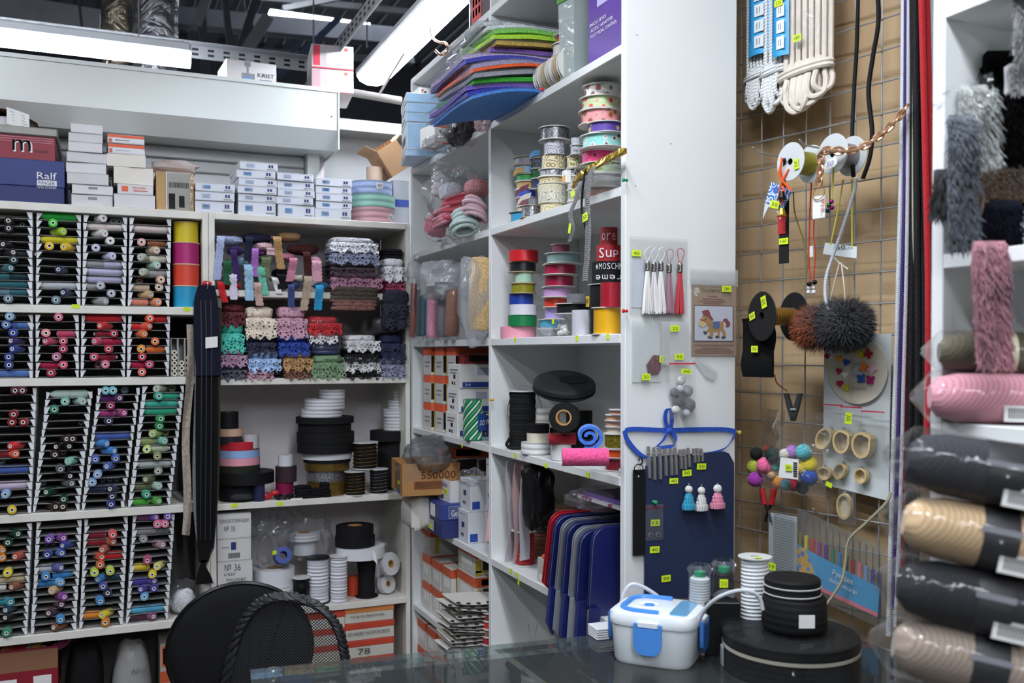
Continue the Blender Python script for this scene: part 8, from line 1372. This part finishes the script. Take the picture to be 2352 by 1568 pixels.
# ------------------------------------------------------------------ yarn and fur on the near unit
def fur(pts,w,th,h,label,n=1500,hl=.016,d=None,seed=1,grp='fur trims on the near shelves',wv=RT):
    w *= 1.08;P=bend([atd(p[0],p[1],p[2]*1.085) for p in pts],6);t=thing('fur_strip',P[-1],label,'fur trim',grp);ws=w if isinstance(w,list) else [w]*len(P);b=B();b.strip(P,wv,w,th);b.obj('hide',mat('fur',h,.9),parent=t,smooth=True);rd=random.Random(seed);b=B();wv=V(wv).normalized();nn=-FH
    for i in range(n):
        f=rd.random()*(len(P)-1.001);k=int(f);p=P[k].lerp(P[k+1],f-k);dr=(P[k+1]-P[k]).normalized();s=rd.uniform(-.52,.52);p=p+wv*(w*s)+nn*(th/2*(1 if abs(s)<.5 else 0));dv=(dr*.9+nn*rd.uniform(.1,.6)+wv*(s*.7+rd.gauss(0,.25))).normalized();tip=p+dv*hl*rd.uniform(.6,1.3);q=wv*.0011;b.add([p-q,p+q,p.lerp(tip,.6)+q*.7+nn*.001,tip,p.lerp(tip,.6)-q*.7+nn*.001],[(0,1,2,3,4)])
    b.obj('fur',mat('fur',h,.8),parent=t,kind='stuff')
fur([(2205,270,1.02),(2210,330,1.0),(2208,450,1.0),(2212,570,1.0)],.027,.008,'5a6068','slate grey fur strip hanging in front of the post',1600,.014);fur([(2240,200,1.06),(2245,260,1.05),(2250,340,1.05),(2255,425,1.05)],.036,.01,'b9bcb8','pale grey fur strip behind the slate one',1700,.016,seed=2)
fur([(2312,130,1.08),(2312,240,1.07),(2312,360,1.07),(2312,480,1.07)],.058,.03,'070708','black fur strip filling the upper shelf',1800,.018,seed=3);fur([(2345,-40,1.0),(2346,40,.99),(2344,125,.99)],.012,.01,'9c9c9c','grey fur tassel at the picture edge',500,.02,seed=4);fur([(2335,150,1.0),(2336,180,1.0),(2335,212,1.0)],.02,.014,'a9a8a8','small mottled grey fur piece on the black fur',600,.01,seed=8)
fur([(2352,425,1.05),(2300,430,1.04),(2250,440,1.03),(2235,500,1.02)],.03,.02,'6a5038','brown fur strip lying above the navy one',1300,.014,seed=5,wv=ZU);fur([(2290,470,1.03),(2288,520,1.02),(2285,565,1.02)],.042,.02,'10131f','navy fur strip resting on the middle shelf',1100,.014,seed=6);fur([(2270,555,.99),(2272,640,.985),(2276,740,.985),(2282,835,.985)],.032,.008,'b5808a','pink fur strip hanging below the middle shelf',1700,.014,seed=7);fur([(2162,390,1.045),(2160,440,1.045),(2155,490,1.045)],.014,.008,'3a3a3c','dark fur tuft sticking out beside the post',500,.02,seed=9)
b=B();A=[atd(x,y,1.085) for x,y in ((2140,210),(2280,165),(2280,240),(2142,275))];b.grid(lambda u,v:A[0].lerp(A[1],u).lerp(A[3].lerp(A[2],u),v)+FH*(.01*noise.noise(V((u*6,v*6,3)))),14,8);b.obj('clear_film',FILM,'clear film sticking out around the fur trims','film',smooth=True)
def skein(px,py,d,L,r,h,label,band,seed,dirv=None,tag=True,wrap=True):
    c=atd(px,py,d);a=V(dirv or (RT*.93-FH*.26-ZU*.17)).normalized();t=thing('yarn_skein',c-ZU*r,label,'yarn','yarn skeins');Rm=axes(a);e=Rm@ V((1,0,0));m=mat('thread',h,.85,ws=75,dir='Z',ang=62,c=.5)
    B().lathe([(.001,-L/2),(r*.45,-L*.5),(r*.8,-L*.44),(r*.97,-L*.3),(r,-L*.1),(r,L*.15),(r*.96,L*.32),(r*.75,L*.45),(.001,L/2)],30,c,Rm).obj('yarn',m,parent=t,smooth=True)
    if band:B().lathe([(r*1.012,-L*.10),(r*1.03,-L*.09),(r*1.03,L*.08),(r*1.012,L*.09)],30,c,Rm,caps=False).obj('paper_band',mat('plain','1c1c1e',.5) if band==1 else mat('plain','ded6b4',.6),parent=t,smooth=True)
    sd=a.cross(ZU).normalized();sd=-sd if sd.dot(FH)>0 else sd;up=sd.cross(a)*-1 if sd.cross(a).z<0 else sd.cross(a);O=c+(sd*.9-up*.42)*r*1.06
    if tag:
        o=plate(O-a*.0-up*.012,a,up,.034,.021,PAPER,t,'bar_code_label',t=.0006)
        for k in range(9):plate(O-up*.008+a*(.005+k*.0027)+sd*.0008,a,up,.0012,.012,PRINT_K,o,'bar',t=.0002)
    if band==1:plate(c+(sd*.96+up*.3)*r*1.05-a*.02,a,up,.036,.006,PGREY,t,'printed_line',t=.0006)
    if wrap:b=B();b.grid(lambda u,v:c+Rm@ V((cos(2*pi*u)*r*(1.09+.06*noise.noise(V((cos(2*pi*u)*2,sin(2*pi*u)*2,v*5+seed))))*min(1,.25+sin(pi*v)*2.2),sin(2*pi*u)*r*(1.07+.05*noise.noise(V((u*9,v*7,seed))))*min(1,.18+sin(pi*v)*2.2),(v-.5)*L*1.28)),30,18,wrapu=True);b.obj('clear_wrap',mat('film','f2f2f2',.1,ns=30,milk=.012),parent=t,smooth=True)
for i,(px,py,h,lab) in enumerate(((2295,1090,'333338','charcoal yarn skein on top of the wrapped pile'),(2285,1238,'c8aa82','tan yarn skein second in the wrapped pile'),(2272,1385,'242428','black yarn skein third in the wrapped pile'),(2262,1525,'9a8a7c','taupe yarn skein fourth in the wrapped pile'))):skein(px,py,.93,.17,.0315,h,lab,1,i)
for i,(py,h) in enumerate(((1672,'5a5048'),(1810,'4a4a4e'))):skein(2255,py,.93,.165,.0285,h,('umber' if i==0 else 'charcoal')+' yarn skein '+('fifth' if i==0 else 'sixth')+' and low in the wrapped pile',1,i+7,tag=False)
skein(2290,915,1.12,.15,.03,'d0909c','pink yarn skein on the near shelf',0,21,RT*.96-FH*.2-ZU*.02);skein(2300,810,1.13,.14,.0245,'5a5440','olive yarn skein with a cream band above the pink one',2,22,RT*.96-FH*.2-ZU*.02,False)
